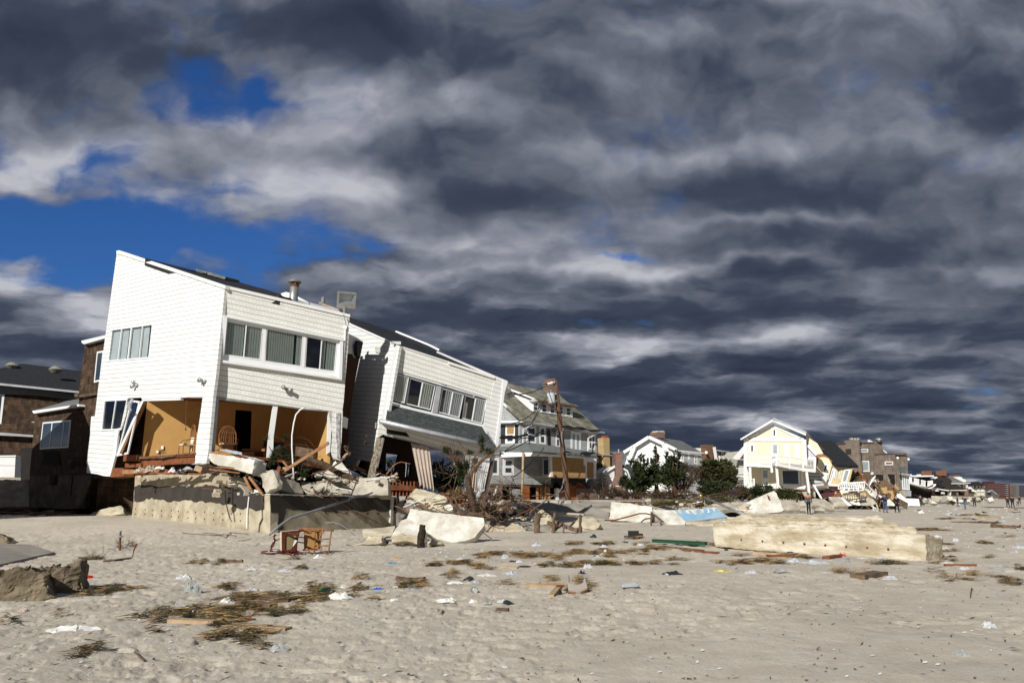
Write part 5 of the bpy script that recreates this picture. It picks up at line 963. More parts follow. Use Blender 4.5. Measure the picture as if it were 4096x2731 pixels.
t = MB(); slab(vplane(fG(840, 200), 77, (1, .6)), pts(fG, '808,140 880,128 885,262 815,245'), 1.0, mb=t); chg = t.build('chimney', mBrick, HG)
t = MB(); slab(vplane(fG(860, 100), 77, (1, .6)), pts(fG, '838,92 882,90 884,130 806,142 808,126 838,120'), 1.1, out=.05, mb=t); t.build('chimney_top', mBrick, chg)
wR = plG0.pt(fG(1338, 700)); wRb = plG0.pt(fG(1338, 1420)); bkg = Vector((-.45, .9, 0)) * 5
t = MB(); t.add([wR, wR + bkg, Vector((wRb.x, wRb.y, 1)) + bkg, wRb], [(0, 1, 2, 3)]); lft = plGL.pt(fG(150, 400)); t.add([wR + bkg, lft + bkg * 1, Vector((lft.x, lft.y, 1)) + bkg, Vector((wRb.x, wRb.y, 1)) + bkg], [(0, 1, 2, 3)]); t.build('rear_walls', mGrayShake, HG)
# utility pole with transformer, street lamp, cables
UP = thing('utility_pole', 'leaning brown wooden utility pole with a grey transformer can and street lamp arm', 'utility pole', P(fG(1030, 1455), 66))
a_, b_ = P(fG(1030, 1460), 66), P(fG(883, 112), 66); MB().tube([a_ - up_ * .3, a_, a_.lerp(b_, .35), a_.lerp(b_, .7), b_], [.23, .22, .205, .19, .165], 12).build('pole', mPole, UP, smooth=True)
tb, tt = P(fG(848, 368), 65.6), P(fG(832, 252), 65.6); MB().tube([tb, tb.lerp(tt, .1), tb.lerp(tt, .92), tt], [.27, .31, .32, .28], 16).build('transformer_can', mat('pale_grey_enamel', (.55, .58, .60), .5), UP, smooth=True)
MB().tube([tt, P(fG(828, 240), 65.6), P(fG(845, 222), 65.6)], [.30, .15, .06], 10).build('transformer_lid', mSteel, UP)
t = MB(); t.bar(P(fG(868, 260), 65.8), P(fG(895, 262), 65.8), .2, .15); t.bar(P(fG(872, 345), 65.8), P(fG(900, 340), 65.8), .2, .15); t.bar(P(fG(800, 155), 65.8), P(fG(880, 130), 65.8), .16, .16); t.build('cross_brackets', mSteel, UP)
for x_, y_ in ((808, 150), (828, 145), (848, 140)): MB().tube([P(fG(x_, y_ + 12), 65.7), P(fG(x_, y_ - 2), 65.7), P(fG(x_ - 3, y_ - 14), 65.7)], [.05, .09, .04], 8).build('insulator', mTrim, UP)
arm = MB().tube([P(fG(925, 460), 65.7), P(fG(830, 395), 65.4), P(fG(745, 340), 65.2)], .045, 6).build('lamp_arm', mRust, UP)
MB().tube([P(fG(650, 372), 65.1), P(fG(650, 352), 65.1), P(fG(650, 335), 65.1), P(fG(652, 318), 65.1)], [.12, .36, .38, .12], 14).build('lamp_head', mat('dull_lamp_hood', (.5, .5, .46), .6), UP, smooth=True)
t = MB(); t.tube([P(fG(*a), 65.5) for a in ((972, 640), (950, 720), (962, 800), (975, 900))], .05, 5); t.tube([P(fG(*a), 65.5) for a in ((978, 1190), (960, 1290), (900, 1370), (780, 1360))], .04, 5); t.build('loose_cable', mPVC, UP)
def wire(lab, a, Ya, b, Yb, sag, m=mBlack, r=.035, n=14, fa=fG, fb_=fG):
    A, B = P(fa(*a), Ya), P(fb_(*b), Yb); o = MB().tube([A.lerp(B, k / n) - up_ * sag * 4 * (k / n) * (1 - k / n) for k in range(n + 1)], r, 4).build('cable', m); return tag(o, lab, 'cable', 'cables strung to the utility pole')
wire('top cable from the insulators toward the leaning house', (800, 158), 65.7, (350, 260), 52, .3)
wire('cable from the pole bracket down past the shuttered window', (800, 285), 65.6, (290, 600), 50, .6); wire('steep cable crossing the porch roof', (760, 345), 65.3, (330, 890), 52, .5)
wire('cable running level to the second floor corner', (905, 620), 65.8, (290, 720), 52, .3); wire('lower level cable to the second floor corner', (905, 645), 65.8, (285, 745), 52, .3)
wire('thick cable bundle sagging across the shutter', (575, 705), 66, (280, 742), 55, .1, r=.09); wire('cable dropping across the porch front', (760, 640), 66, (330, 900), 52, .2); wire('long slack cable over the porch roof', (735, 345), 65.2, (560, 700), 64, .1)
wire('cable from the porch roof to the bare tree', (760, 850), 66, (430, 1170), 50, .2)
# ================================================================== houses further down the beach
fU = fr(2480, 1760, 4.523); fV = fr(3180, 1870, 5.113); fX = fr(3600, 1850, 4.742); fY = fr(1000, 1700, 4.704)
def vol(parent, pl, outline, depth, m, name='wall', out=0):     # a wall polygon carried back as a solid storey
    return slab(pl, outline, depth, out=out).build(name, m, parent)
def balustrade(parent, f, topl, botl, Y, n, m=mVinyl, mid=0, name='balcony_railing', w=.07, posts=True):
    mb = MB(); Ys = Y if isinstance(Y, tuple) else (Y, Y)
    T = [P(f(*p), Ys[0] + (Ys[1] - Ys[0]) * i / max(1, len(topl) - 1)) for i, p in enumerate(topl)]; B = [P(f(*p), Ys[0] + (Ys[1] - Ys[0]) * i / max(1, len(botl) - 1)) for i, p in enumerate(botl)]
    for L_ in (T, B):
        for a, b in zip(L_, L_[1:]): mb.bar(a, b, w * 1.2, w)
    for k in range(1, mid + 1):
        for i in range(len(T) - 1): mb.bar(T[i].lerp(B[i], k / (mid + 1)), T[i + 1].lerp(B[i + 1], k / (mid + 1)), w * .7, w * .6)
    tot = sum((b - a).length for a, b in zip(T, T[1:])); 
    for i in range(len(T) - 1):
        k = max(1, round(n * (T[i + 1] - T[i]).length / tot))
        for j in range(k + 1):
            big = j in (0, k); mb.bar(T[i].lerp(T[i + 1], j / k) + (up_ * .08 if big else up_ * 0), B[i].lerp(B[i + 1], j / k), w * (1.8 if big else .6), w * (1.6 if big else .6))
    return mb.build(name, m, parent)
# tan roofed brick house with yellow chimney
H1 = thing('yellow_chimney_house', 'orange brick house with tan roof and tall yellow brick chimney', 'house', P(fH(250, 800), 88))
p1_ = vplane(fH(250, 700), 88, (.85, .5)); vol(H1, p1_, pts(fH, '100,560 345,600 345,900 100,900'), 6, mBrickO)
slab(plane3(fH(130, 572), 86.5, fH(385, 600), 89, fH(130, 470), 93), pts(fH, '60,440 130,470 330,555 388,600 128,574 60,570'), .2).build('roof', mRoofTan, H1)
t = MB(); slab(p1_, pts(fH, '60,568 385,592 385,604 60,582'), .2, out=1.0, mb=t); t.build('gutter', mGutter, H1)
window(p1_, pts(fH, '180,612 218,614 216,745 182,742'), H1, fw=.12); window(p1_, pts(fH, '125,640 158,642 158,690 125,690'), H1, fw=.12)
c_ = slab(vplane(fH(262, 500), 87, (.85, .5)), pts(fH, '218,350 306,352 310,600 318,772 236,815 232,600'), 1.0).build('chimney', mBrickY, H1)
slab(vplane(fH(262, 500), 87.3, (.85, .5)), pts(fH, '238,322 290,322 290,352 238,352'), .6).build('chimney_pot', mat('terracotta', (.40, .07, .03), .8), c_)
slab(vplane(fH(400, 600), 112, (1, .2)), pts(fH, '345,545 470,545 520,560 560,600 480,700 345,740'), 4).build('grey_rear_roof', mRoofGray, H1)
# small white house with brick chimney
H2 = thing('small_white_house', 'small white gabled house with a flared red brick chimney on its front', 'house', P(fH(430, 1100), 76))
p2_ = vplane(fH(480, 900), 75, (1, .15)); vol(H2, p2_, pts(fH, '228,880 275,810 392,742 475,742 570,830 600,905 640,1130 240,1130'), 7, mSidingF)
t = MB(); slab(p2_, pts(fH, '225,882 262,810 392,728 392,758 275,828 240,885'), .3, out=.25, mb=t); slab(p2_, pts(fH, '470,750 560,800 606,915 592,905 548,818 470,775'), .3, out=.25, mb=t); t.build('gable_trim', mTrim, H2)
slab(p2_, pts(fH, '484,728 560,735 620,760 660,900 600,905 560,800 475,750'), 5, out=.1).build('roof', mRoofGreen, H2)
c_ = slab(p2_, pts(fH, '388,585 483,582 486,880 500,940 545,1058 540,1080 352,1070 350,1000 380,930 396,870'), .9, out=.5).build('chimney', mBrick, H2)
slab(p2_, pts(fH, '414,560 458,560 460,584 412,584'), .5, out=.3).build('chimney_pot', MATS['terracotta'], c_); MB().tube([p2_.pt(fH(436, 560)), p2_.pt(fH(434, 508))], .09, 8).build('flue_pipe', mSteel, c_)
slab(p2_, pts(fH, '395,1015 458,1015 458,1030 395,1028'), .05, out=.54).build('white_plaque', mTrim, c_)
# white gambrel house
H3 = thing('white_gambrel_house', 'white clapboard gambrel roofed house behind the evergreens with brick chimney', 'house', P(fH(900, 1100), 104))
cr3 = fH(1245, 640); p3g = vplane(cr3, 100, (-.90, .42)); p3s = vplane(cr3, 100, (.86, .5))
vol(H3, p3g, pts(fH, '545,560 640,480 860,355 1060,430 1245,530 1250,1140 540,1140'), 9, mSidingF); vol(H3, p3s, pts(fH, '1245,528 1590,572 1592,1140 1245,1140'), .3, mat('shaded_white_siding', (.42, .42, .42), .8, (.36, .36, .37), .6, .8, kind='siding', p=(3.0, .34, .012, (.16, .16, .17), .03)))  # side wall's weaker light is put into a greyer white
t = MB()
for a, b, w, o in (((508, 552), (655, 462), .34, .3), ((650, 470), (856, 340), .38, .4), ((856, 340), (1065, 435), .38, .4), ((1080, 440), (1245, 520), .34, .3), ((655, 470), (548, 735), .5, .3), ((1060, 440), (1175, 655), .5, .3)):
    line_bar(p3g, fH(*a), fH(*b), w, .3, o, t)
t.build('gambrel_trim', mTrim, H3)
slab(p3g, pts(fH, '1075,440 1110,500 1200,660 1175,668 1150,600'), .1, out=.4).build('torn_edge', mGrayShake, H3)
slab(plane3(fH(1245, 524), 99, fH(1622, 566), 108, fH(930, 338), 108), pts(fH, '855,325 935,340 1100,360 1280,385 1330,400 1480,490 1622,568 1245,524'), .25).build('roof', mRoofGray, H3)
t = MB(); slab(p3s, pts(fH, '1240,518 1622,558 1622,570 1240,532'), .2, out=.5, mb=t); slab(p3s, pts(fH, '1232,545 1252,545 1252,640 1238,625'), .2, out=.2, mb=t); t.build('gutter', mTrim, H3)
slab(p3s, pts(fH, '1380,728 1625,735 1625,770 1430,765'), 2, out=1.2).build('porch_roof', mRoofGray, H3)
c_ = slab(vplane(fH(1020, 300), 108, (.86, .5)), pts(fH, '966,268 1082,268 1082,300 1075,318 1076,356 976,348 976,318 966,300'), 1.3).build('chimney', mBrick, H3)
slab(vplane(fH(1020, 300), 108, (.86, .5)), pts(fH, '972,252 1066,252 1078,268 970,268'), 1.0).build('chimney_cap', mConcW, c_)
window(p3g, pts(fH, '808,614 918,612 918,732 812,734'), H3, splits=(.5,), fw=.14, frame_out=.06)
for a in ('1302,590 1345,592 1345,660 1302,660', '1400,565 1428,568 1428,655 1402,652', '1492,590 1530,592 1532,715 1492,712'): window(p3s, pts(fH, a), H3, hsplit=(.5,), fw=.13)
slab(p3s, pts(fH, '1308,655 1345,655 1345,690 1308,690'), .6, out=.5).build('window_unit', mTrim, H3)
# brown chimney house with white balcony
H4 = thing('brown_balcony_house', 'brown brick house with tall brown chimney and white balcony railing', 'house', P(fH(1850, 800), 128))
p4_ = vplane(fH(1750, 600), 126, (.9, .4)); vol(H4, p4_, pts(fH, '1640,510 1780,515 1945,540 1945,780 1600,780 1600,740 1640,700'), 7, mat('brown_stucco', (.16, .11, .08), .9)); vol(H4, p4_.off(-.5), pts(fH, '1505,492 1650,492 1650,700 1560,700 1560,560'), 6, mTrim)
slab(p4_, pts(fH, '1780,512 1990,542 1975,552 1780,528'), 5, out=1.2).build('roof', mGutter, H4); slab(p4_, pts(fH, '1585,640 1660,650 1690,690 1590,690'), 3, out=1).build('low_roof', mRoofGray, H4)
slab(p4_, pts(fH, '1648,445 1755,448 1758,470 1748,475 1755,730 1655,735 1655,475 1648,468'), 1.4, out=.8).build('chimney', mat('brown_brick', (.20, .10, .05), .9, (.15, .075, .04), 3, kind='brick', p=(.25, .09, .012, (.14, .09, .06), .2)), H4)
t = MB(); line_bar(p4_, fH(1765, 478), fH(1805, 730), .45, .15, 1.2, t); t.build('hanging_board', mTrim, H4)
balustrade(H4, fH, [(1835, 606), (1920, 600), (2030, 612)], [(1835, 680), (1920, 678), (2030, 695)], (123, 125), 22); slab(p4_, pts(fH, '1835,685 2032,698 2032,712 1835,704'), 2.0, out=2.4).build('balcony_floor', mTrim, H4)
window(p4_, pts(fH, '1805,565 1830,566 1830,625 1805,624'), H4, fw=.1); window(p4_, pts(fH, '1868,555 1900,558 1900,605 1868,602'), H4, fw=.1)
MB().tube([P(fH(1655, 553), 124), P(fH(1655, 553), 123.6)], [.2, .22], 14).build('satellite_dish', mTrim, H4)
# pale house partly hidden left of the yellow one
H5 = thing('pale_rear_house', 'pale stucco house with white deck railing mostly hidden behind the yellow house', 'house', P(fI(400, 1100), 118))
p5_ = vplane(fI(400, 800), 118, (1, .2)); vol(H5, p5_, pts(fI, '372,820 460,700 460,1210 318,1210 318,1020 378,1010'), 6, mat('pale_grey_stucco', (.48, .45, .38), .9))
slab(p5_, pts(fI, '302,812 455,640 470,640 470,700 375,822 455,822 455,832 310,825'), .6, out=1).build('roof_trim', mTrim, H5); slab(p5_, pts(fI, '375,815 455,700 455,812'), .2, out=.5).build('gable', MATS['pale_grey_stucco'], H5)
balustrade(H5, fI, [(318, 946), (455, 946)], [(318, 1012), (455, 1018)], 114, 14); slab(p5_, pts(fI, '318,1050 455,1055 455,1085 318,1085'), .4, out=2).build('deck_edge', mTrim, H5); slab(p5_, pts(fI, '330,1110 455,1105 455,1200 330,1205'), .4, out=1).build('garage_door', mTrim, H5)
# ---- the yellow house
HY = thing('yellow_house', 'pale yellow two storey house with white balcony and gable, its side torn open', 'house', P(fI(850, 1220), 98))
pY = vplane(fI(850, 900), 98, (1, -.36))
vol(HY, pY, pts(fI, '455,545 500,545 845,330 1270,545 1295,560 1305,940 1300,1222 462,1212 455,900'), 10, mYellow)
t = MB()
for a, b, w in (((462, 546), (1275, 548), .42), ((461, 545), (462, 1210), .42), ((1278, 548), (1290, 960), .45), ((500, 540), (848, 345), .35), ((848, 345), (1240, 540), .30), ((465, 1200), (1290, 1212), .42), ((1248, 985), (1258, 1210), .3)): line_bar(pY, fI(*a), fI(*b), w, .1, .02, t)
t.build('corner_trim', mTrim, HY)
t = MB(); slab(pY, pts(fI, '385,540 835,268 860,276 1305,468 1300,492 850,300 835,300 395,552'), 1.2, out=.9, mb=t); t.build('roof_trim', mTrim, HY)
slab(plane3(fI(1300, 470), 97, fI(838, 270), 97, fI(1595, 770), 108), pts(fI, '838,268 1303,466 1380,560 1480,660 1600,745 1590,775 1470,740 1300,485 850,290'), .25).build('roof', mGutter, HY)
t = MB(); slab(pY, pts(fI, '1300,500 1460,600 1545,745 1450,755 1330,625'), .3, out=-1.5, mb=t); t.build('torn_side_wall', mYellow, HY)
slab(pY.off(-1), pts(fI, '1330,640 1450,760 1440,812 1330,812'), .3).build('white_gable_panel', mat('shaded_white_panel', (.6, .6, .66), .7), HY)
t = MB(); line_bar(pY.off(-.8), fI(1328, 625), fI(1455, 760), .35, .15, 0, t); line_bar(pY.off(-.8), fI(1328, 808), fI(1445, 812), .25, .15, 0, t); t.build('gable_panel_trim', mTrim, HY)
for a, hs, g, nm in (('820,388 902,388 898,520 828,520', (), mGlassD, 'window'), ('512,606 592,606 588,740 514,740', (), mGlassD, 'window'), ('1005,612 1068,612 1068,825 1008,825', (.52,), mGlassP, 'window'), ('1152,612 1214,612 1214,825 1156,825', (.52,), mGlassP, 'window')):
    window(pY, pts(fI, a), HY, hsplit=hs, fw=.22, gl=g, frame_out=.08)
def door(pl, a, parent, glass):
    f_ = MB(); q_ = pts(fI, a); slab(pl, q_, .1, out=.06, mb=f_); o = f_.build('door', mTrim, parent); slab(pl, inset(q_, *glass), .03, out=.075).build('pane', mGlassP, o); MB().tube([pl.pt(quadpt(q_, .12, .62), .06), pl.pt(quadpt(q_, .12, .62), .14)], .04, 6).build('handle', mSteel, o); t_ = MB()
    for s_, e_ in (((0, 0), (1, 0)), ((0, 0), (0, 1)), ((1, 0), (1, 1))): line_bar(pl, quadpt(q_, *s_), quadpt(q_, *e_), .18, .12, .03, t_)
    t_.build('door_frame', mTrim, o)
door(pY, '825,615 920,615 920,840 825,840', HY, (.2, .08, .8, .55)); door(pY, '690,965 780,965 785,1200 692,1200', HY, (.15, .04, .85, .5))
window(pY, pts(fI, '950,960 1212,960 1225,1190 965,1185'), HY, fw=.18, gl=mGlassD, frame_out=.06); slab(pY, pts(fI, '958,970 1205,970 1222,1170 970,1135'), .03, out=.03).build('slipping_blind', mat('pale_blind', (.42, .46, .45), .7), HY)
dk_ = [(455, 900), (640, 908), (825, 920), (888, 892), (1070, 930), (1260, 965), (1425, 985)]
Yd = [95.5, 95.5, 95.5, 93.5, 94, 94.6, 95]
t = MB()
for i in range(6): t.bar(P(fI(*dk_[i]), Yd[i]), P(fI(*dk_[i + 1]), Yd[i + 1]), .36, .15, up=(0, 1, 0))
t.build('balcony_fascia', mTrim, HY)
t = MB(); fr3 = [P(fI(*dk_[i]), Yd[i]) for i in range(7)]; bk3 = [pY.pt(fI(x, y - 8)) for x, y in ((455, 890), (640, 890), (825, 890), (888, 880), (1070, 890), (1260, 900), (1300, 905))]
t.add(fr3 + bk3, [(i, i + 1, i + 8, i + 7) for i in range(6)]); t.build('balcony_floor', mat('shaded_deck_boards', (.30, .28, .26), .9), HY)
tops = [(452, 772), (640, 778), (825, 800), (888, 778), (1070, 790), (1260, 818), (1430, 835)]
for i in range(6):
    a, b = P(fI(*tops[i]), Yd[i]), P(fI(*tops[i + 1]), Yd[i + 1]); a2, b2 = P(fI(dk_[i][0], dk_[i][1] - 10), Yd[i]), P(fI(dk_[i + 1][0], dk_[i + 1][1] - 10), Yd[i + 1]); m_ = MB()
    m_.bar(a, b, .10, .10); m_.bar(a.lerp(a2, .12), b.lerp(b2, .12), .06, .05)
    for k in (.68, .80, .92): m_.bar(a.lerp(a2, k), b.lerp(b2, k), .06, .05)
    for j in range(1, 8): s_ = j / 8; m_.bar(a.lerp(b, s_), a.lerp(b, s_).lerp(a2.lerp(b2, s_), .68), .05, .05)
    m_.bar(a + up_ * .08, a2 - up_ * .3, .16, .14); m_.build('balcony_railing', mTrim, HY)
m_ = MB(); m_.bar(P(fI(1430, 830), 95), P(fI(1420, 1000), 95), .2, .2); m_.build('balcony_post', mTrim, HY)
for a, b, Y in (((888, 890), (915, 1228), 94), ((1310, 1000), (1345, 1292), 94.5), ((520, 935), (530, 1150), 95.5), ((822, 920), (826, 1008), 95)): m_ = MB(); m_.bar(P(fI(*a), Y), P(fI(*b), Y), .24, .24); m_.build('balcony_post', mTrim, HY)
m_ = MB(); line_bar(pY.off(1), fI(470, 968), fI(515, 930), .1, .1, 0, m_); m_.build('bracket', mTrim, HY)
balustrade(HY, fI, [(525, 1100), (580, 1100)], [(535, 1175), (580, 1200)], 95, 3)
slab(pY, pts(fI, '455,1210 1300,1222 1320,1245 1430,1260 1440,1350 1300,1345 1100,1260 460,1260'), 9, out=-.2).build('foundation', mConc, HY)
slab(pY, pts(fI, '1060,1235 1420,1245 1420,1262 1060,1255'), .2, out=.05).build('sill_beam', mWoodR, HY)
# collapsed wing
slab(plane3(fI(1700, 905), 100, fI(2035, 915), 101, fI(1440, 575), 108), pts(fI, '1432,572 1668,566 1850,735 2035,915 1960,915 1800,905 1740,905 1680,870 1600,765 1500,655'), .25).build('roof', mRoofDark, HY)
pYw = vplane(fI(1800, 1000), 101, (1, -.05)); slab(pYw, pts(fI, '1690,905 1960,915 1945,1000 1905,1150 1785,1165 1750,1195 1630,1180 1600,1180'), .3).build('wall', mat('dull_yellow_stucco', (.66, .56, .32), .85), HY)
slab(pYw.off(.4), pts(fI, '1480,800 1560,790 1620,815 1665,900 1610,1110 1540,1080 1525,1010 1440,960 1470,880'), .3).build('tilted_wall', mYellow, HY)
for a in ('1560,880 1625,900 1580,1020 1530,1000',): window(pYw.off(.4), pts(fI, a), HY, fw=.16)
slab(pYw.off(.6), pts(fI, '1532,1000 1612,1020 1585,1145 1535,1085'), .1).build('white_door', mTrim, HY)
window(pYw, pts(fI, '1655,945 1720,960 1650,1170 1610,1165'), HY, fw=.18, gl=mGlassP); window(pYw, pts(fI, '1840,960 1925,965 1870,1150 1790,1145'), HY, fw=.16, gl=mGlassP); window(pYw, pts(fI, '1712,965 1745,965 1718,1085 1690,1085'), HY, fw=.1); window(pYw, pts(fI, '1775,975 1805,970 1785,1085 1755,1085'), HY, fw=.1)
for i in range(8): slab(pYw.off(.7), pts(fI, f'{1320 + i * 10},{1000 + i * 25} {1490 + i * 8},{1010 + i * 22} {1500 + i * 8},{1030 + i * 22} {1330 + i * 10},{1024 + i * 25}'), .5, out=-.05 * i).build('crushed_siding_course', mSidingF if i % 2 else mGrayShake, HY)
slab(pYw.off(.3), pts(fI, '1620,1172 1760,1172 1760,1230 1620,1225'), .5).build('white_skirt', mTrim, HY); slab(pYw.off(.5), pts(fI, '1620,1195 1750,1200 1750,1240 1640,1245'), .3).build('maroon_panel', mat('maroon_paint', (.08, .018, .022), .8), HY)
slab(pYw.off(.2), pts(fI, '1450,755 1520,745 1590,775 1670,850 1655,885 1560,800 1500,790 1470,880 1440,930'), .4, ragged=.5).build('splintered_roof_edge', mWood, HY)
slab(pY, pts(fI, '455,1240 1440,1260 1640,1230 1640,1300 1440,1420 800,1330 455,1300'), 1, out=-3).build('dark_underside', mVoid, HY)
# ---- weathered board house
HW = thing('board_house', 'weathered vertical board modern house with twin chimneys and roof terrace', 'house', P(fJ(1400, 1050), 122))
pW1 = vplane(fJ(900, 700), 120, (1, .25)); vol(HW, pW1, pts(fJ, '622,305 840,292 975,285 1220,280 1330,470 1565,475 1575,560 1600,1060 700,1060 700,560'), 9, mBrownWood)
vol(HW, pW1, pts(fJ, '838,240 975,242 980,285 1015,620 1025,900 860,900 855,550 845,400'), 1.5, mBrownWood, 'chimney', out=1.3); vol(HW, pW1, pts(fJ, '1255,262 1355,264 1365,470 1335,470 1255,340'), 2, mBrownWood, 'chimney', out=-2)
vol(HW, pW1.off(-.4), pts(fJ, '1565,470 1725,458 1768,470 1800,1080 1600,1075'), 8, mBrownWood)
for x in (858, 902, 946): MB().tube([P(fJ(x, 245), 119.5), P(fJ(x, 215), 119.5), P(fJ(x, 208), 119.5)], [.42, .42, .5], 12).build('flue_cap', mSteel, HW)
MB().tube([P(fJ(1300, 268), 123), P(fJ(1300, 250), 123), P(fJ(1300, 245), 123), P(fJ(1300, 222), 123)], [.3, .3, .5, .45], 12).build('flue_cap', mSteel, HW)
t = MB(); slab(pW1, pts(fJ, '620,296 840,288 840,298 620,308'), .3, out=.15, mb=t); slab(pW1, pts(fJ, '975,283 1222,276 1222,286 975,293'), .3, out=.15, mb=t); slab(pW1, pts(fJ, '1235,468 1725,455 1770,466 1770,474 1725,465 1235,480'), .3, out=.15, mb=t); t.build('roof_edge', mWoodG, HW)
for a, g in (('796,405 848,405 848,455 796,455', mGlassD), ('996,394 1126,392 1126,445 996,447', mGlassD), ('1402,598 1536,598 1536,658 1402,660', mWoodR), ('1008,590 1140,585 1150,765 1015,768', mGlassP), ('1040,845 1152,845 1152,900 1040,900', mGlassD)): window(pW1, pts(fJ, a), HW, fw=.14, gl=g, frame_out=.06)
for a in ('1255,812 1372,815 1380,952 1300,952 1300,880 1258,880', '1448,808 1562,808 1570,1000 1495,1000 1490,885 1450,880'): slab(pW1, pts(fJ, a), .05, out=.03).build('doorway', mVoid, HW)
slab(pW1, pts(fJ, '1250,803 1372,806 1372,815 1250,812'), .1, out=.1).build('door_head', mSteel, HW); slab(pW1, pts(fJ, '1445,798 1565,798 1565,808 1445,808'), .1, out=.1).build('door_head', mSteel, HW)
slab(pW1, pts(fJ, '1188,775 1212,775 1212,815 1188,815'), .3, out=.25).build('wall_box', mTrim, HW)
slab(pW1.off(-.3), pts(fJ, '1640,680 1730,690 1730,765 1640,755'), .05, out=.9).build('glass_railing', mat('tinted_railing_glass', (.10, .15, .16), .2), HW)
slab(pW1.off(-.3), pts(fJ, '1675,785 1800,805 1830,825 1830,840 1675,812'), .5, out=.6).build('awning_box', mGutter, HW); window(pW1.off(-.3), pts(fJ, '1680,815 1800,830 1812,1070 1692,1060'), HW, splits=(.35, .65), fw=.14, gl=mGlassP)
for a in ((1600, 545), (1780, 568)): MB().tube([P(fJ(*a), 118.5), P(fJ(a[0] + 12, a[1] - 8), 118)], [.1, .16], 8).build('wall_lamp', mTrim, HW)
slab(pW1.off(.2), pts(fJ, '1660,1070 1835,1080 1835,1175 1660,1165'), 3).build('grey_plinth', mGutter, HW)
t = MB(); line_bar(pW1.off(-3), fJ(1365, 412), fJ(1428, 462), .2, .2, 0, t); line_bar(pW1.off(-3), fJ(1135, 240), fJ(1140, 280), .3, .2, 0, t); line_bar(pW1.off(-3), fJ(1150, 260), fJ(1190, 278), .2, .2, 0, t); t.build('roof_terrace_frame', mTrim, HW)
# ---- dark hip roofed collapsed house with white balcony
HK = thing('collapsed_dark_house', 'collapsed house under a big dark hip roof with white balcony slumped over a black void', 'house', P(fK(500, 850), 165))
pK = vplane(fX(500, 500), 160, (1, .15))
slab(plane3(fX(180, 480), 158, fX(950, 525), 160, fX(700, 190), 172), pts(fX, '380,220 560,218 640,215 712,188 960,310 985,340 945,525 640,475 560,420 350,330 290,290'), .4).build('roof', mat('dark_brown_roof', (.040, .030, .024), .95, (.025, .019, .015), 1), HK)
slab(plane3(fX(180, 480), 158, fX(950, 525), 160, fX(700, 190), 172).off(.3), pts(fX, '300,300 420,285 640,310 820,320 790,400 850,450 760,460 650,400 560,400'), .2, ragged=1.5, edge=.5).build('burnt_roof_patch', mVoid, HK)
slab(pK, pts(fX, '180,360 600,470 640,640 600,650 540,700 380,690 210,560'), 4).build('black_void', mVoid, HK)
for a in ('545,155 605,155 605,232 545,228', '828,152 878,152 882,250 828,245'): slab(vplane(fX(600, 200), 168, (1, .3)), pts(fX, a), 2).build('chimney', mat('far_orange_brick', (.26, .12, .06), .9), HK)
slab(pK, pts(fX, '172,238 640,238 650,262 290,270 172,255'), 3, out=2).build('upper_balcony_edge', mTrim, HK); slab(pK, pts(fX, '200,262 600,265 620,350 560,340 300,300'), 1).build('shaded_upper_wall', mVoid, HK)
slab(pK, pts(fX, '175,358 545,472 680,400 685,430 590,492 545,492 175,385'), 1, out=2.5).build('balcony_edge', mTrim, HK)
balustrade(HK, fX, [(172, 275), (240, 292), (375, 325), (500, 355), (605, 345)], [(175, 345), (240, 365), (375, 412), (495, 455), (600, 410)], 157, 14, mTrim, mid=4, w=.16)
slab(pK, pts(fX, '590,475 640,480 650,610 620,620'), 4).build('brick_wall', mBrick, HK); slab(pK, pts(fX, '640,478 940,520 930,535 640,492'), .5, out=1.5).build('eave_trim', mTrim, HK); slab(pK, pts(fX, '645,490 930,525 925,610 700,640 645,600'), 3, out=-1).build('shaded_ground_floor', mVoid, HK)
for a in ('680,515 740,515 740,540 680,540', '790,550 850,550 850,600 800,600', '920,560 965,560 968,615 920,615'): slab(pK, pts(fX, a), .3).build('pale_wall_scrap', mTrim, HK)
for a in ('172,218 220,218 220,240 172,240', '378,218 395,218 395,240 378,240', '640,290 700,265 715,285 660,305'): slab(pK, pts(fX, a), 1, out=1).build('roof_stub', mTrim, HK)
# ---- red brick house with white dormer
HR = thing('red_brick_house', 'red brick house with grey hip roof and white boxy dormer', 'house', P(fX(1100, 620), 190))
pR = vplane(fX(1100, 500), 188, (1, .2)); vol(HR, pR, pts(fX, '960,400 1290,405 1300,560 1290,620 980,620'), 10, mBrick)
slab(pR, pts(fX, '935,272 960,275 1260,388 1240,402 960,398 940,330'), 8, out=1).build('roof', mRoofGray, HR); slab(pR, pts(fX, '960,390 1240,390 1240,402 960,402'), .5, out=1.3).build('eave_trim', mTrim, HR)
slab(pR, pts(fX, '985,415 1100,440 1265,520 985,522'), 3, out=2.5).build('porch_roof', MATS['dark_brown_roof'], HR); slab(pR, pts(fX, '985,516 1265,514 1265,526 985,528'), .5, out=2.7).build('eave_trim', mTrim, HR)
slab(pR, pts(fX, '1000,272 1150,265 1185,280 1180,300 1245,320 1252,370 1200,365'), 4, out=-1).build('dormer', mTrim, HR); slab(pR, pts(fX, '1048,238 1135,236 1135,264 1048,264'), 2, out=-2).build('chimney', MATS['far_orange_brick'], HR)
window(pR, pts(fX, '1078,418 1155,418 1155,462 1078,455'), HR, splits=(.5,), fw=.3)
for a in ('1195,415 1215,415 1215,470 1195,470', '1230,420 1250,420 1250,475 1230,475', '1265,425 1285,425 1285,480 1265,480', '1070,562 1110,562 1110,620 1075,620', '960,480 975,480 980,600 965,600'): slab(pR, pts(fX, a), .2, out=.15).build('white_shutter', mTrim, HR)
slab(pR, pts(fX, '1115,545 1230,545 1220,620 1115,620'), .2, out=.1).build('doorway', mVoid, HR)
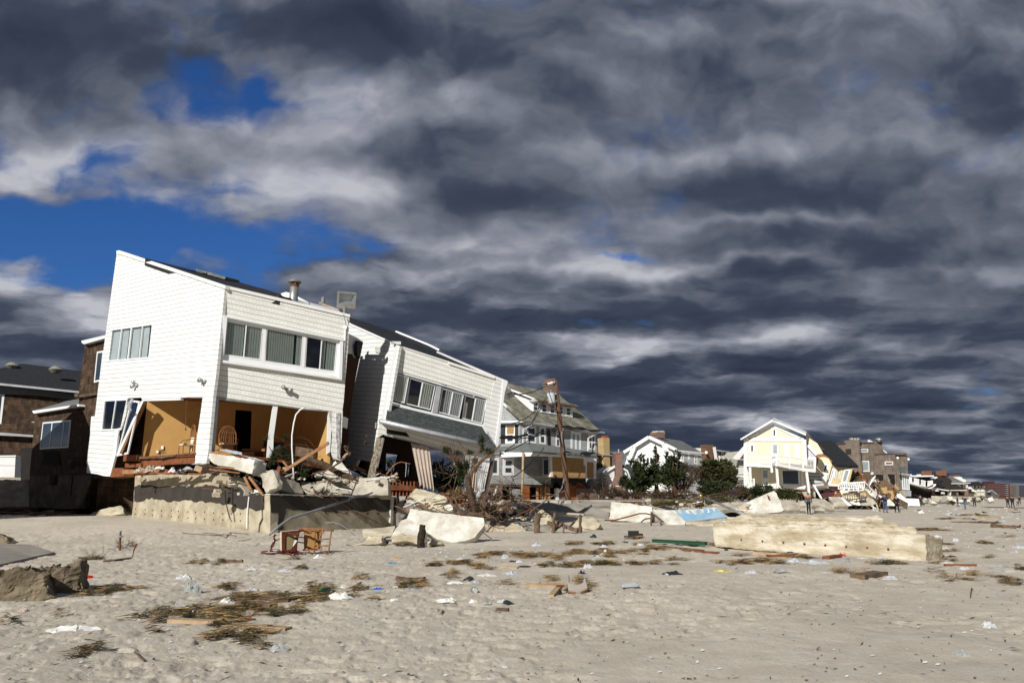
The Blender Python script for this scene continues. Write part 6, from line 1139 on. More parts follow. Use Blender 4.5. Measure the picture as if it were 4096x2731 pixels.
# ---- white and brick four storey house with hip roof
HF = thing('tall_hip_roof_house', 'tall white trimmed brick house with dark hip roof and rows of windows', 'house', P(fX(1520, 640), 235))
pF4 = vplane(fX(1520, 500), 232, (1, .1)); vol(HF, pF4, pts(fX, '1400,430 1610,430 1620,640 1410,640'), 12, mat('cream_wall', (.52, .45, .34), .9)); slab(pF4, pts(fX, '1385,430 1490,355 1635,430 1610,438 1400,438'), 12, out=1.5).build('roof', mRoofDark, HF)
slab(pF4, pts(fX, '1410,438 1605,438 1605,480 1410,480'), .3, out=.1).build('brick_band', mBrick, HF)
for y0, xs in ((442, (1440, 1500, 1560)), (508, (1465, 1535)), (582, (1465, 1535))):
    for x in xs: window(pF4, pts(fX, f'{x},{y0} {x + (32 if len(xs) > 2 else 55)},{y0} {x + (32 if len(xs) > 2 else 55)},{y0 + 36} {x},{y0 + 36}'), HF, fw=.35, frame_out=.2)
vol(HF, pF4, pts(fX, '1295,440 1410,440 1410,560 1300,560'), 9, mTrim, 'pale_wing'); slab(pF4, pts(fX, '1310,378 1345,375 1345,415 1315,415'), 2).build('chimney', mTrim, HF); slab(pF4, pts(fX, '1345,385 1400,385 1400,435 1280,432'), 6, out=.5).build('wing_roof', mRoofDark, HF)
slab(pF4, pts(fX, '1300,500 1390,500 1400,580 1310,575'), .5, out=.5).build('dark_porch', mVoid, HF); slab(pF4, pts(fX, '1380,500 1430,530 1450,545 1380,545'), .8, out=1).build('terrace_wall', mTrim, HF)
HE = thing('grey_gabled_house', 'grey gabled cottage in shade at the foot of the red apartment block', 'house', P(fX(1750, 640), 300)); pE = vplane(fX(1750, 580), 300, (1, .1))
vol(HE, pE, pts(fX, '1665,560 1740,520 1830,585 1890,600 1880,660 1670,660'), 8, mat('far_grey_wall', (.10, .11, .12), .9)); slab(pE, pts(fX, '1660,560 1690,535 1745,515 1850,600 1835,605 1742,530 1700,560'), .6, out=.5).build('gable_trim', mGutter, HE)
slab(pE, pts(fX, '1670,545 1720,530 1730,600 1680,605'), .5, out=.3).build('dark_gable', mVoid, HE)
# ---- apartment blocks
def flats(nm, lab, outline, Y, m, rows, cols, x0, x1, y0, y1, wm, ww, wh):
    T_ = thing(nm, lab, 'apartment block', P(fX((x0 + x1) / 2, 660), Y)); pl = vplane(fX((x0 + x1) / 2, 500), Y, (1, .15)); vol(T_, pl, pts(fX, outline), 25, m)
    for r in range(rows):
        for c in range(cols):
            x = x0 + (x1 - x0) * (c + .5) / cols; y = y0 + (y1 - y0) * (r + .5) / rows; slab(pl, pts(fX, f'{x - ww},{y - wh} {x + ww},{y - wh} {x + ww},{y + wh} {x - ww},{y + wh}'), .2, out=.15).build('window', wm, T_)
    return T_, pl
wmA = mat('far_window_pale', (.16, .14, .14), .5, (.05, .045, .05), 40, 2.0)
T1, pT = flats('red_apartment_block', 'long dark red brick apartment block of six storeys beyond the houses', '1590,405 1640,392 1740,392 1900,388 2080,405 2088,560 2088,672 1600,672', 470, mBrickD, 6, 11, 1650, 2000, 410, 620, wmA, 8, 8)
slab(pT, pts(fX, '1735,355 1798,355 1798,392 1735,392'), 8, out=-5).build('roof_hut', mBrickD, T1)
for r in range(6): slab(pT, pts(fX, f'2022,{425 + r * 37} 2055,{425 + r * 37} 2055,{436 + r * 37} 2022,{436 + r * 37}'), 1, out=1.5).build('balcony', mGutter, T1)
T2, pT2 = flats('tan_apartment_block', 'tan apartment block with balconies behind the red one', '2090,432 2210,435 2212,660 2095,660', 560, mat('far_tan_wall', (.13, .115, .09), .9), 6, 2, 2120, 2190, 440, 640, wmA, 20, 7)
T3, _ = flats('pale_tower_block', 'pale narrow tower block between the tan and dark blocks', '2200,410 2258,415 2260,670 2200,670', 620, mat('far_pale_wall', (.15, .145, .13), .9), 7, 2, 2208, 2250, 425, 650, wmA, 5, 5)
T4, _ = flats('dark_tower_block', 'dark blue grey tower block at the end of the skyline', '2258,440 2300,425 2360,428 2400,440 2400,670 2258,670', 640, mat('far_dark_wall', (.040, .045, .06), .9), 7, 4, 2265, 2360, 445, 650, wmA, 6, 5)
FW = thing('far_board_fence', 'low dark fence line below the apartment blocks', 'fence', P(fX(2000, 672), 330)); slab(vplane(fX(2000, 680), 330, (1, .1)), pts(fX, '1880,668 2400,672 2400,690 1880,690'), .5).build('fence_panel', mWoodG, FW)
# ================================================================== people
def skin_mesh(name, nodes, edges, rad, m, parent, sub=1, smooth=True):
    me = bpy.data.meshes.new('tmp'); me.from_pydata([Vector(n) for n in nodes], edges, []); o = bpy.data.objects.new('tmp', me); COL.objects.link(o)
    md = o.modifiers.new('s', 'SKIN'); md.use_smooth_shade = smooth; md.branch_smoothing = .6
    for i, r in enumerate(rad):
        sv = me.skin_vertices[0].data[i]; sv.radius = (r, r) if not isinstance(r, tuple) else r; sv.use_root = (i == 0)
    if sub: s2 = o.modifiers.new('ss', 'SUBSURF'); s2.levels = sub; s2.render_levels = sub
    dg = bpy.context.evaluated_depsgraph_get(); dg.update(); nm = bpy.data.meshes.new_from_object(o.evaluated_get(dg)); bpy.data.objects.remove(o); bpy.data.meshes.remove(me)
    nm.materials.clear(); nm.materials.append(m); nm.name = name; r = bpy.data.objects.new(name, nm); COL.objects.link(r); r.parent = parent; return r
def person(lab, feet, h, face, top, legs, hair, hat=None, arms='down', stride=.12, stripe=None, coat=0, group=None):
    """A standing or walking figure h metres tall with its feet at the given ground point, facing heading face (degrees, 0 = toward the camera)."""
    T = thing('person', lab, 'person', feet, group); T.rotation_euler = (0, 0, R(face)); T.scale = (h / 1.75,) * 3
    st = stride; mats = [flat('cloth_%d_%d_%d' % tuple(int(c * 999) for c in k), k, .9) for k in (top, legs)]
    AR = {'down': [((.19, 0, 1.42), (.25, .02, 1.13), (.24, -.06, .88)), ((-.19, 0, 1.42), (-.25, .02, 1.13), (-.24, -.06, .88))],
          'photo': [((.19, 0, 1.42), (.27, -.14, 1.22), (.08, -.26, 1.50)), ((-.19, 0, 1.42), (-.27, -.14, 1.22), (-.08, -.26, 1.50))],
          'pocket': [((.19, 0, 1.42), (.29, .05, 1.15), (.17, -.12, .98)), ((-.19, 0, 1.42), (-.29, .05, 1.15), (-.17, -.12, .98))],
          'shade': [((.19, 0, 1.42), (.34, -.05, 1.18), (.46, -.08, .95)), ((-.19, 0, 1.42), (-.40, -.08, 1.50), (-.12, -.16, 1.66))],
          'phone': [((.19, 0, 1.42), (.25, .02, 1.13), (.22, -.08, .90)), ((-.19, 0, 1.42), (-.28, -.10, 1.20), (-.14, -.14, 1.50))]}[arms]
    N = [(0, 0, .98), (0, 0, 1.18), (0, .0, 1.40), (0, 0, 1.50), (0, -.01, 1.58), (0, -.01, 1.70)]; Rd = [.10, .09, .10, .055, .085, .07]
    E = [(0, 1), (1, 2), (2, 3), (3, 4), (4, 5)]
    for a in AR:
        k = len(N); N += list(a); E += [(2, k), (k, k + 1), (k + 1, k + 2)]; Rd += [.06, .045, .03]
        w = Vector(a[2]); d_ = (w - Vector(a[1])).normalized(); N += [tuple(w + d_ * .06)]; Rd += [.036]; E += [(k + 2, k + 3)]; hk = k + 3; sgn = 1 if a[0][0] > 0 else -1
        px_ = Vector((0, -1, 0)) if abs(d_.y) < .7 else Vector((1, 0, 0))
        for f_ in range(4):
            q_ = w + d_ * .08 + px_ * (f_ - 1.5) * .02; l_ = (.075, .085, .08, .06)[f_]; i0 = len(N); N += [tuple(q_), tuple(q_ + d_ * l_ + Vector((-sgn * .02, 0, 0)))]; Rd += [.010, .008]; E += [(hk, i0), (i0, i0 + 1)]
        q_ = w + d_ * .03 + px_ * .04; i0 = len(N); N += [tuple(q_), tuple(q_ + d_ * .04 + px_ * .02)]; Rd += [.011, .009]; E += [(k + 2, i0), (i0, i0 + 1)]
    LG = []
    for s, fy in ((1, -st), (-1, st)):
        k = len(N); L_ = [(s * .095, 0, .92), (s * .10, fy * .45 - .02, .50), (s * .11, fy + .02, .09), (s * .115, fy - .13, .035)]; LG.append(L_); N += L_; E += [(0, k), (k, k + 1), (k + 1, k + 2), (k + 2, k + 3)]; Rd += [.085, .058, .04, .035]
    skin_mesh('body', N, E, Rd, mSkin, T)
    # jacket, trousers, shoes follow the same joints
    N = [(0, 0, 1.16), (0, 0, .93 - coat), (0, .0, 1.40), (0, 0, 1.49)]; Rd = [(.17, .125), (.18 + coat * .1, .135), (.185, .125), .075]; E = [(0, 1), (0, 2), (2, 3)]
    for a in AR:
        k = len(N); w = Vector(a[1]).lerp(Vector(a[2]), .93); N += [a[0], a[1], tuple(w)]; E += [(2, k), (k, k + 1), (k + 1, k + 2)]; Rd += [.08, .065, .052]
    skin_mesh('jacket', N, E, Rd, mats[0], T)
    N = [(0, 0, .97)]; E = []; Rd = [(.165, .125)]
    for L_ in LG: k = len(N); N += L_[:3]; E += [(0, k), (k, k + 1), (k + 1, k + 2)]; Rd += [.10, .078, .066]
    tr = skin_mesh('trousers', N, E, Rd, mats[1], T)
    if stripe:
        mb = MB()
        for L_ in LG:
            s = 1 if L_[0][0] > 0 else -1; mb.tube([Vector(p) + Vector((s * (.105 - .02 * i), -.03, 0)) for i, p in enumerate(L_[:3])], .018, 5)
        o = mb.build('side_stripe', flat('stripe_white', stripe)); o.parent = tr
    for L_ in LG: mb = MB(); a, b = Vector(L_[2]), Vector(L_[3]); mb.tube([a + Vector((0, .05, -.04)), a + Vector((0, 0, -.03)), b], [.045, .055, .04], 8); o = mb.build('shoe', mBlack, smooth=True); o.parent = T
    # face: nose, eyes, ears, hair
    mb = MB(); mb.tube([(0, -.085, 1.66), (0, -.115, 1.625)], [.010, .018], 6); mb.tube([(.09, 0, 1.66), (.10, .01, 1.62)], [.02, .014], 6); mb.tube([(-.09, 0, 1.66), (-.10, .01, 1.62)], [.02, .014], 6); o = mb.build('nose_and_ears', mSkin, smooth=True); o.parent = T
    for s in (-1, 1): mb = MB(); mb.tube([(s * .032, -.080, 1.665), (s * .032, -.094, 1.665)], .012, 6); o = mb.build('eye', mBlack); o.parent = T
    mb = MB(); mb.tube([(-.025, -.088, 1.59), (.025, -.088, 1.59)], .008, 5); o = mb.build('mouth', flat('lips', (.35, .12, .10))); o.parent = T
    mb = MB(); rs = [math.sin(math.acos(max(-1, min(1, (k / 4))))) * .105 + .002 for k in range(5)]
    mb.tube([(0, .012, 1.655 + .112 * k / 4) for k in range(5)], rs, 14)
    if not hat: mb.tube([(0, .05, 1.70), (0, .06, 1.60), (0, .05, 1.54 if stride < .2 else 1.5)], [.085, .085, .05], 10)
    o = mb.build('cap' if hat else 'hair', flat('hat_%d' % int((hat or hair)[0] * 999), hat or hair), smooth=True); o.parent = T
    return T
BK = (.012, .012, .014); NV = (.016, .022, .05); JN = (.06, .10, .19); GY = (.10, .10, .11); HR_ = (.03, .018, .012)
PP = [('man in black cap and grey jacket with orange shoulders and striped black trousers', fJ, (150, 1466), 71, -20, (.085, .08, .085), BK, BK, 'down', (.7, .7, .7), 0),
      ('woman in navy jacket and jeans holding a camera to her face', fJ, (1412, 1440), 0, -10, NV, JN, None, 'photo', None, 0),
      ('bulky figure in a long black hooded coat beside the navy jacketed woman', fJ, (1605, 1437), 0, 10, BK, BK, BK, 'pocket', None, .12),
      ('long haired woman in black top and jeans by the white wall slab', fJ, (1795, 1330), 0, 60, BK, (.16, .13, .17), None, 'down', None, 0),
      ('person in dark vest with pale sleeves raising a phone near the collapsed house', fJ, (1997, 1337), 0, -30, (.05, .055, .07), BK, None, 'phone', None, 0),
      ('person in dark jacket and jeans before the red brick house', fK, (1098, 1062), 0, 70, (.03, .028, .035), (.05, .07, .10), None, 'down', None, 0),
      ('man in olive black shirt and bright blue jeans walking with arm bent', fK, (1240, 1117), 0, -60, (.03, .033, .03), (.10, .16, .27), None, 'phone', None, 0),
      ('person in navy sweater and black trousers facing the sea', fK, (1420, 1076), 0, -15, NV, BK, None, 'pocket', None, 0),
      ('man in black top and pale trousers shading his eyes with one arm', fK, (1575, 1078), 0, 0, BK, (.42, .40, .38), None, 'shade', None, 0),
      ('small distant figure in dark red by the cream walls', fK, (1665, 958), 0, 0, (.10, .02, .02), BK, None, 'down', None, 0),
      ('distant figure in white shirt and dark trousers far along the beach', fK, (1758, 995), 0, 20, (.45, .38, .36), (.05, .03, .03), None, 'down', None, 0),
      ('stocky person in dark shirt standing among far litter', fK, (2055, 1088), 0, 180, (.035, .035, .045), BK, None, 'pocket', None, 0),
      ('tall person in long black coat walking away near the beach horizon', fK, (2143, 1090), 0, 180, BK, BK, None, 'down', None, .1),
      ('child in a pale shirt beside the tall black coated person', fK, (2232, 1052), 0, 30, (.40, .38, .38), (.18, .10, .12), None, 'down', None, 0),
      ('person in dark jacket last in the distant row', fK, (2272, 1022), 0, 0, (.03, .035, .05), BK, None, 'down', None, 0)]
HPX = [81, 71.5, 66, 46, 43, 39, 51.6, 41, 41, 10.5, 20, 37, 42, 26, 20]
for (lab, f, ft, Yf, hd, top, lg, hat, arms, stp, coat), hp in zip(PP, HPX):
    g = Gd(f(*ft)); Y = g.y
    h = hp * math.hypot(1, 0) * Y / F * (1 + .02); h = min(max(h, 1.2 if 'child' in lab else 1.6), 2.0 if 'bulky' in lab or 'tall' in lab else 1.88)
    person(lab, g, h, hd, top, lg, HR_, hat, arms, .14, stp, coat)
T = [o for o in bpy.data.objects if o.get('label', '').startswith('man in black cap')][0]
mb = MB(); 
for s in (-1, 1): mb.tube([(s * .10, -.03, 1.46), (s * .17, -.03, 1.44), (s * .225, -.03, 1.34)], [.03, .05, .05], 8)
o = mb.build('orange_shoulder_panel', flat('orange_cloth', (.55, .10, .015))); o.parent = T
# ================================================================== vegetation
def foliage(mb, blobs, n, ls=.22, asp=2.5, seed=0, vert=.3, clump=.35):
    rs = random.Random(seed); tot = sum(b[1][0] * b[1][1] * b[1][2] for b in blobs)
    for c, r in blobs:
        c = Vector(c); k = max(3, int(n * r[0] * r[1] * r[2] / tot)); cl = []
        for _ in range(max(3, k // 22)):
            while True:
                v = Vector((rs.uniform(-1, 1), rs.uniform(-1, 1), rs.uniform(-1, 1)))
                if .25 < v.length < 1: break
            cl.append(v)
        for i in range(k):
            v = rs.choice(cl) + Vector((rs.gauss(0, 1), rs.gauss(0, 1), rs.gauss(0, 1))) * clump * .7
            p = c + Vector((v.x * r[0], v.y * r[1], v.z * r[2])); d_ = (Vector((v.x, v.y, v.z * .6 + vert)) + Vector((rs.gauss(0, .6), rs.gauss(0, .6), rs.gauss(0, .6)))).normalized()
            l_ = ls * rs.uniform(.6, 1.4); s_ = d_.cross(Vector((rs.gauss(0, 1), rs.gauss(0, 1), rs.gauss(0, 1)))).normalized() * l_ / asp
            mb.add([p - s_, p + s_, p + d_ * l_ + s_ * .3, p + d_ * l_ - s_ * .3], [(0, 1, 2, 3)])
def branchy(mb, a, d_, L_, r, depth, rs, bend=.35, kids=3, up=.1):
    path = [a]; dd = d_.normalized(); k = 5
    for i in range(k):
        dd = (dd + Vector((rs.gauss(0, bend * .3), rs.gauss(0, bend * .3), rs.gauss(0, bend * .3) + up * .2))).normalized(); path.append(path[-1] + dd * L_ / k)
    mb.tube(path, [r * (1 - .6 * i / k) for i in range(k + 1)], 5 if r < .05 else 7)
    ends = [path[-1]]
    if depth > 0:
        for j in range(kids):
            q_ = path[rs.randint(2, k)]; nd = (dd + Vector((rs.gauss(0, .8), rs.gauss(0, .8), rs.gauss(0, .6) + up))).normalized(); ends += branchy(mb, q_, nd, L_ * rs.uniform(.4, .7), r * .5, depth - 1, rs, bend, kids, up)
    return ends
def bush(lab, f, blobs, Y, m=mPine, n=1800, ls=.2, name='pine_shrub', cat='shrub', trunk=True, seed=0, asp=2.6, dy=.7, group=None, vert=.3):
    """blobs: (x, y, rx, ry) in photo crop units; each becomes a round mass of leaf blades at depth Y."""
    rs = random.Random(seed); B = []
    for b in blobs:
        c = P(f(b[0], b[1]), Y + (b[4] if len(b) > 4 else rs.uniform(-.6, .6))); e = P(f(b[0] + b[2], b[1]), Y); g = P(f(b[0], b[1] - b[3]), Y); c0 = P(f(b[0], b[1]), Y)
        rx, rz = (e - c0).length, (g - c0).length; B.append((c, (rx, max(rx, rz) * dy, rz)))
    B += [(c + Vector((rs.uniform(-1, 1) * r[0], rs.uniform(-.5, .5) * r[1], rs.uniform(.2, 1.15) * r[2])), (r[0] * .22, r[1] * .25, r[2] * rs.uniform(.25, .5))) for c, r in B for _ in range(3)]
    low = min(c.z - r[2] for c, r in B); cx = sum(c.x for c, r in B) / len(B); cy = sum(c.y for c, r in B) / len(B); base = Vector((cx, cy, gz(cx, cy)))
    T_ = thing(name, lab, cat, base, group); mb = MB(); foliage(mb, B, int(n * .52), ls * .9, asp * 1.25, seed, vert + .25); mb.build('crown', m, T_)
    if trunk:
        mb = MB()
        for c, r in B[:len(blobs)]: q_ = base + Vector((rs.uniform(-.3, .3), rs.uniform(-.2, .2), -.1)); mb.tube([q_, q_.lerp(c, .5) + Vector((rs.uniform(-.2, .2), 0, .1)), c, c + Vector((0, 0, r[2] * .6))], [.10, .07, .045, .02], 6)
        mb.build('trunk', mBark, T_)
    return T_
bush('tall twisted evergreen in front of the gambrel gable', fU, [(660, 200, 28, 60), (672, 300, 36, 70), (640, 420, 60, 70), (640, 520, 90, 70), (600, 640, 130, 110)], 78, n=2600, ls=.26, seed=1)
bush('broad evergreen with two leaning tips by the gambrel corner', fU, [(835, 260, 30, 50), (880, 340, 55, 60), (960, 300, 50, 70), (1060, 320, 28, 60), (960, 430, 120, 80), (920, 560, 170, 100), (900, 700, 180, 110), (1010, 620, 110, 90)], 77, n=5200, ls=.26, seed=2)
bush('pine with upright needle tufts left of the white gambrel house', fU, [(375, 310, 42, 40), (320, 420, 60, 50), (245, 400, 40, 40), (175, 440, 25, 40), (430, 440, 70, 70), (330, 540, 130, 80), (250, 680, 150, 90), (400, 760, 160, 110), (300, 900, 160, 90)], 76, n=6000, ls=.28, seed=3)
bush('low spreading pine branches by the flared brick chimney', fU, [(90, 760, 80, 45), (160, 820, 80, 50), (60, 700, 50, 30)], 72.5, n=1400, ls=.26, seed=4)
bush('large dark evergreen mass left of the yellow house', fU, [(1600, 430, 90, 60), (1720, 440, 110, 60), (1900, 440, 80, 60), (2030, 500, 60, 60), (1640, 560, 150, 80), (1850, 570, 170, 90), (2010, 620, 100, 90), (1560, 700, 110, 70), (1800, 720, 200, 90), (2000, 760, 100, 70)], 79, m=mPineO, n=9500, ls=.28, seed=5)
bush('glossy dark hedge shrub beneath the large evergreen mass', fU, [(1640, 860, 180, 110), (1500, 950, 110, 80), (1760, 960, 160, 80), (1900, 880, 120, 90)], 75, n=5200, ls=.20, asp=1.6, seed=6, name='hedge_shrub', vert=0)
bush('dry brown brush between the two evergreens', fU, [(780, 520, 80, 60), (860, 620, 110, 70), (1180, 500, 110, 90), (1300, 600, 160, 100), (1420, 560, 110, 70), (1150, 760, 160, 100), (1020, 860, 180, 90)], 78.5, m=mScrub, n=5200, ls=.24, asp=7, seed=7, name='dry_brush', cat='brush')
bush('brown tangle of roots and brush along the seawall', fU, [(200, 1000, 200, 45), (500, 990, 200, 50), (800, 970, 220, 60), (1100, 980, 200, 60), (1350, 1010, 120, 40), (2000, 980, 180, 50), (2200, 900, 120, 90)], 72, m=mScrub, n=6500, ls=.25, asp=8, seed=8, name='root_tangle', cat='brush', dy=.3)
bush('low green shrubs before the yellow house foundation', fI, [(560, 1250, 120, 50), (720, 1240, 110, 50), (430, 1220, 60, 60), (620, 1330, 150, 60), (400, 1340, 120, 60)], 84, n=3400, ls=.22, seed=9)
bush('round green shrub beneath the yellow house window', fI, [(1000, 1290, 90, 55), (1080, 1340, 100, 50), (960, 1350, 60, 40)], 82, m=mPineO, n=2000, ls=.2, seed=10)
bush('arching green sprig right of the round shrub', fI, [(1180, 1290, 50, 25), (1240, 1330, 30, 40)], 82, m=mPineO, n=300, ls=.2, seed=11)
bush('bare dark shrub beside the brick pier of the grey house', fG, [(1400, 1200, 70, 90), (1380, 1330, 80, 80), (1440, 1300, 60, 80)], 70, m=mat('blackish_twigs', (.045, .035, .03), .9), n=2600, ls=.22, asp=8, seed=12, name='bare_shrub')
bush('leafy bare branched tree before the orange brick house', fG, [(1380, 1100, 50, 60), (1400, 1040, 30, 30)], 80, m=mScrub, n=500, ls=.22, asp=5, seed=13, name='bare_tree', cat='tree')
bush('reddish brush by the flared chimney foot', fG, [(1500, 1330, 80, 50), (1560, 1370, 90, 40), (1470, 1390, 70, 30)], 68, m=mScrub, n=1800, ls=.22, asp=7, seed=14, name='dry_brush', cat='brush')
bush('twiggy weeds under the brick pier', fG, [(1180, 1400, 90, 30), (1250, 1385, 60, 25)], 66, m=mScrub, n=500, ls=.22, asp=9, seed=15, name='dry_weeds', cat='weeds')
bush('bushy green evergreen seen through the empty leaning house', fF, [(1180, 560, 80, 60), (1200, 680, 100, 90), (1340, 640, 90, 90), (1280, 760, 120, 80), (1390, 760, 70, 70)], 56, m=mPineO, n=5200, ls=.17, seed=16)
bush('small green shrub seen through the dark window of the leaning house', fF, [(690, 540, 45, 45), (880, 740, 60, 40)], 58, n=700, ls=.16, seed=17)
bush('fan of dry reeds on the joists of the leaning house', fF, [(1380, 850, 80, 25), (1440, 880, 60, 20)], 41.5, m=mStraw, n=500, ls=.35, asp=16, seed=18, name='dry_reeds', cat='reeds', trunk=False)
bush('dark far tree between the pale house and yellow house', fI, [(350, 905, 28, 40)], 150, n=500, ls=.35, seed=19, name='far_tree', cat='tree')
tag(MB().tube([P(fU(a, b), 73) for a, b in ((1050, 1060), (1080, 1030), (1150, 1020), (1205, 1030))], .06, 6).build('white_hose', mTrim), 'white bent pipe arching low before the brush', 'pipe')
tag(MB().tube([P(fU(a, b), 74) for a, b in ((1195, 900), (1260, 915), (1310, 960), (1330, 1020))], .05, 6).build('white_hose', mTrim), 'pale curved pipe rising through the brown brush', 'pipe')
t = chunk('white_porch_fragment', 'broken white porch fragment with a post among the bushes', 'porch fragment', pts(fU, '1120,655 1310,650 1330,640 1360,830 1330,820 1290,770 1230,740 1190,700'), 80, (-.2, -.97, 0), .6, mTrim, rg=0)
tag(MB().bar(P(fU(1335, 660), 79), P(fU(1425, 790), 79), .18, .12).build('leaning_board', mBarkL), 'pale board leaning off the white porch fragment', 'board')
for i, (a, b, lab) in enumerate((((180, 880), (280, 960), 'curved white siding scrap at the foot of the flared chimney'), ((870, 955), (1290, 965), 'white boards lying flat under the brush'), ((540, 790), (640, 800), 'blue tarp edge glimpsed through the pines'))):
    t = MB(); t.bar(P(fU(*a), 77.5), P(fU(*b), 77.5), .9 if i == 0 else .3, .2); tag(t.build('siding_scrap' if i < 2 else 'blue_tarp', mTrim if i < 2 else flat('tarp_blue', (.02, .05, .22))), lab, 'scrap' if i < 2 else 'tarp')
# ---- bare dead tree in front of the leaning house
KD[0] = .9
DT = thing('dead_tree', 'battered bare evergreen tree with broken stub branches before the leaning house', 'tree', P(fF(1560, 1060), 42)); rs = random.Random(5)
def limb(mb, s, r, Y=42, f=fF, n=7, dyy=0):
    q_ = pts(f, s); mb.tube([P(p, Y + dyy * i / len(q_)) for i, p in enumerate(q_)], [(r[0] + (r[1] - r[0]) * i / (len(q_) - 1)) * .55 for i in range(len(q_))], n)
mb = MB(); limb(mb, '1565,1080 1555,980 1525,880 1500,760 1495,700 1510,640', (.36, .24)); o = mb.build('trunk', mBark, DT); roughen(o, .12, .03, 2)
mb = MB()
for s, r in (('1500,720 1470,600 1440,500 1470,420 1545,400', (.16, .04)), ('1510,660 1560,580 1640,500 1700,440 1790,380 1840,330', (.20, .05)), ('1560,570 1545,500 1600,410 1650,340 1720,290', (.12, .03)), ('1650,490 1720,450 1800,440 1850,460', (.08, .03)), ('1470,430 1410,400 1330,395', (.07, .02)), ('1530,620 1600,570 1650,565', (.09, .03)), ('1700,440 1760,420 1830,400', (.06, .02)), ('1440,500 1380,480 1330,450', (.05, .02)), ('1600,420 1640,380 1640,300', (.06, .02)), ('1550,860 1590,830 1600,780', (.06, .02))): limb(mb, s, r)
for c in ((1450, 480), (1500, 420), (1420, 600), (1380, 560), (1600, 470)):
    a = P(fF(*c), 42)
    for k in range(3): branchy(mb, a, Vector((rs.gauss(-.3, .6), rs.gauss(0, .5), rs.gauss(-.2, .6))), rs.uniform(.6, 1.3), .022, 2, rs)
mb.build('branches', mBarkL, DT)
mb = MB(); B = []
for c, r in (((1630, 300), (24, 55)), ((1290, 395), (48, 26)), ((1380, 420), (40, 20)), ((1420, 640), (40, 80)), ((1390, 560), (35, 40)), ((1690, 400), (60, 22)), ((1850, 435), (14, 16)), ((1470, 560), (30, 60)), ((1500, 420), (40, 15))):
    c0 = P(fF(*c), 42); B.append((c0, ((P(fF(c[0] + r[0], c[1]), 42) - c0).length, .2, (P(fF(c[0], c[1] + r[1]), 42) - c0).length)))
foliage(mb, B, 2600, .11, 7, 3, .2, .3); mb.build('needles', mPine, DT)
def bough(lab, f, s, r, Y, m=mBarkL, n=7, twigs=0, name='fallen_branch', cat='branch', dyy=0, seed=0):
    mb = MB(); limb(mb, s, r, Y, f, n, dyy); rs = random.Random(seed); q_ = pts(f, s)
    for k in range(twigs): branchy(mb, P(q_[rs.randint(0, len(q_) - 1)], Y), Vector((rs.gauss(0, .7), rs.gauss(0, .5), rs.gauss(.2, .6))), rs.uniform(.3, 1.0), r[1] * .6, 2, rs)
    o = mb.build(name, m); return tag(o, lab, cat)
bough('long thick bough lying right of the dead tree', fF, '1720,1010 1800,985 1880,940 1950,918 2030,935 2110,950', (.16, .12), 43, twigs=1)
bough('bare forked branch standing over the long bough', fF, '1960,920 1930,860 1920,820 1860,795 1830,770', (.09, .04), 45, twigs=4, seed=3)
bough('upright fork of the bare branch pointing at the white cloth', fF, '1920,830 1960,790 1990,760 1970,700 1945,660', (.07, .03), 45, twigs=4, seed=4)
bough('slender long branch slanting up toward the utility pole', fS, '1530,450 1600,410 1640,370 1720,310 1790,260 1850,220 1920,180 2010,158', (.10, .03), 44, twigs=2, seed=5)
bough('broken trunk lying across the rubble behind the long beam', fF, '-250,480 -130,505 0,545 120,620 220,660 300,690', (.24, .20), 39.6, m=mBark, twigs=0)
bough('snapped pale tipped branch rising over the lying trunk', fF, '-130,640 0,610 90,560 150,520 190,480 225,440 265,425', (.05, .13), 39.2, twigs=1, seed=6)
bough('pale broken post tip at the end of the snapped branch', fF, '190,475 215,440 240,425', (.11, .07), 39.1, m=mWoodP)
for i, (s, r, lab) in enumerate((('620,670 680,600 720,550 760,525 800,515 890,535', (.06, .03), 'bent rusty strip arching in the dark doorway'), ('420,640 500,615 590,605 560,640 530,680', (.05, .03), 'orange root loop by the splintered post'), ('300,670 400,650 440,630 560,600', (.05, .02), 'thin orange root crossing behind the long beam'), ('845,520 850,560 840,670', (.02, .015), 'white string hanging from the rusty strip'), ('680,660 700,620 690,720', (.03, .01), 'short hanging root in the doorway'))):
    bough(lab, fF, s, r, 45.5, m=mTrim if 'string' in lab else mWood, name='root' if 'root' in lab else 'strip', cat='string' if 'string' in lab else 'root', n=5)
RT = thing('root_plate', 'upturned mass of brown roots and stumps at the foot of the dead tree', 'roots', P(fF(1600, 1050), 41.5)); rs = random.Random(11); mb = MB()
for s, r in (('1305,890 1330,960 1390,1010 1410,1050', (.10, .12)), ('1310,890 1350,880 1400,1000', (.07, .06)), ('1640,900 1650,1000 1700,1080 1730,1120', (.20, .10)), ('1660,890 1680,960 1640,1060', (.12, .08)), ('1380,1050 1500,1050 1600,1070', (.10, .06)), ('1240,1010 1290,1030 1330,1048', (.05, .03))): limb(mb, s, r, 41.5)
for k in range(34): branchy(mb, P(fF(rs.uniform(1380, 1780), rs.uniform(930, 1080)), 41.5 + rs.uniform(-.5, .8)), Vector((rs.gauss(0, 1), rs.gauss(0, .7), rs.gauss(.1, .7))), rs.uniform(.5, 1.5), rs.uniform(.012, .045), 1, rs, .8)
mb.build('roots', mBarkL, RT)
bush('dark needle litter packed under the root plate', fF, [(1600, 1000, 120, 40), (1480, 1040, 90, 25), (1720, 1060, 80, 35)], 42.4, m=mScrub, n=1600, ls=.15, asp=6, seed=21, name='root_litter', cat='roots', trunk=False, dy=.3)
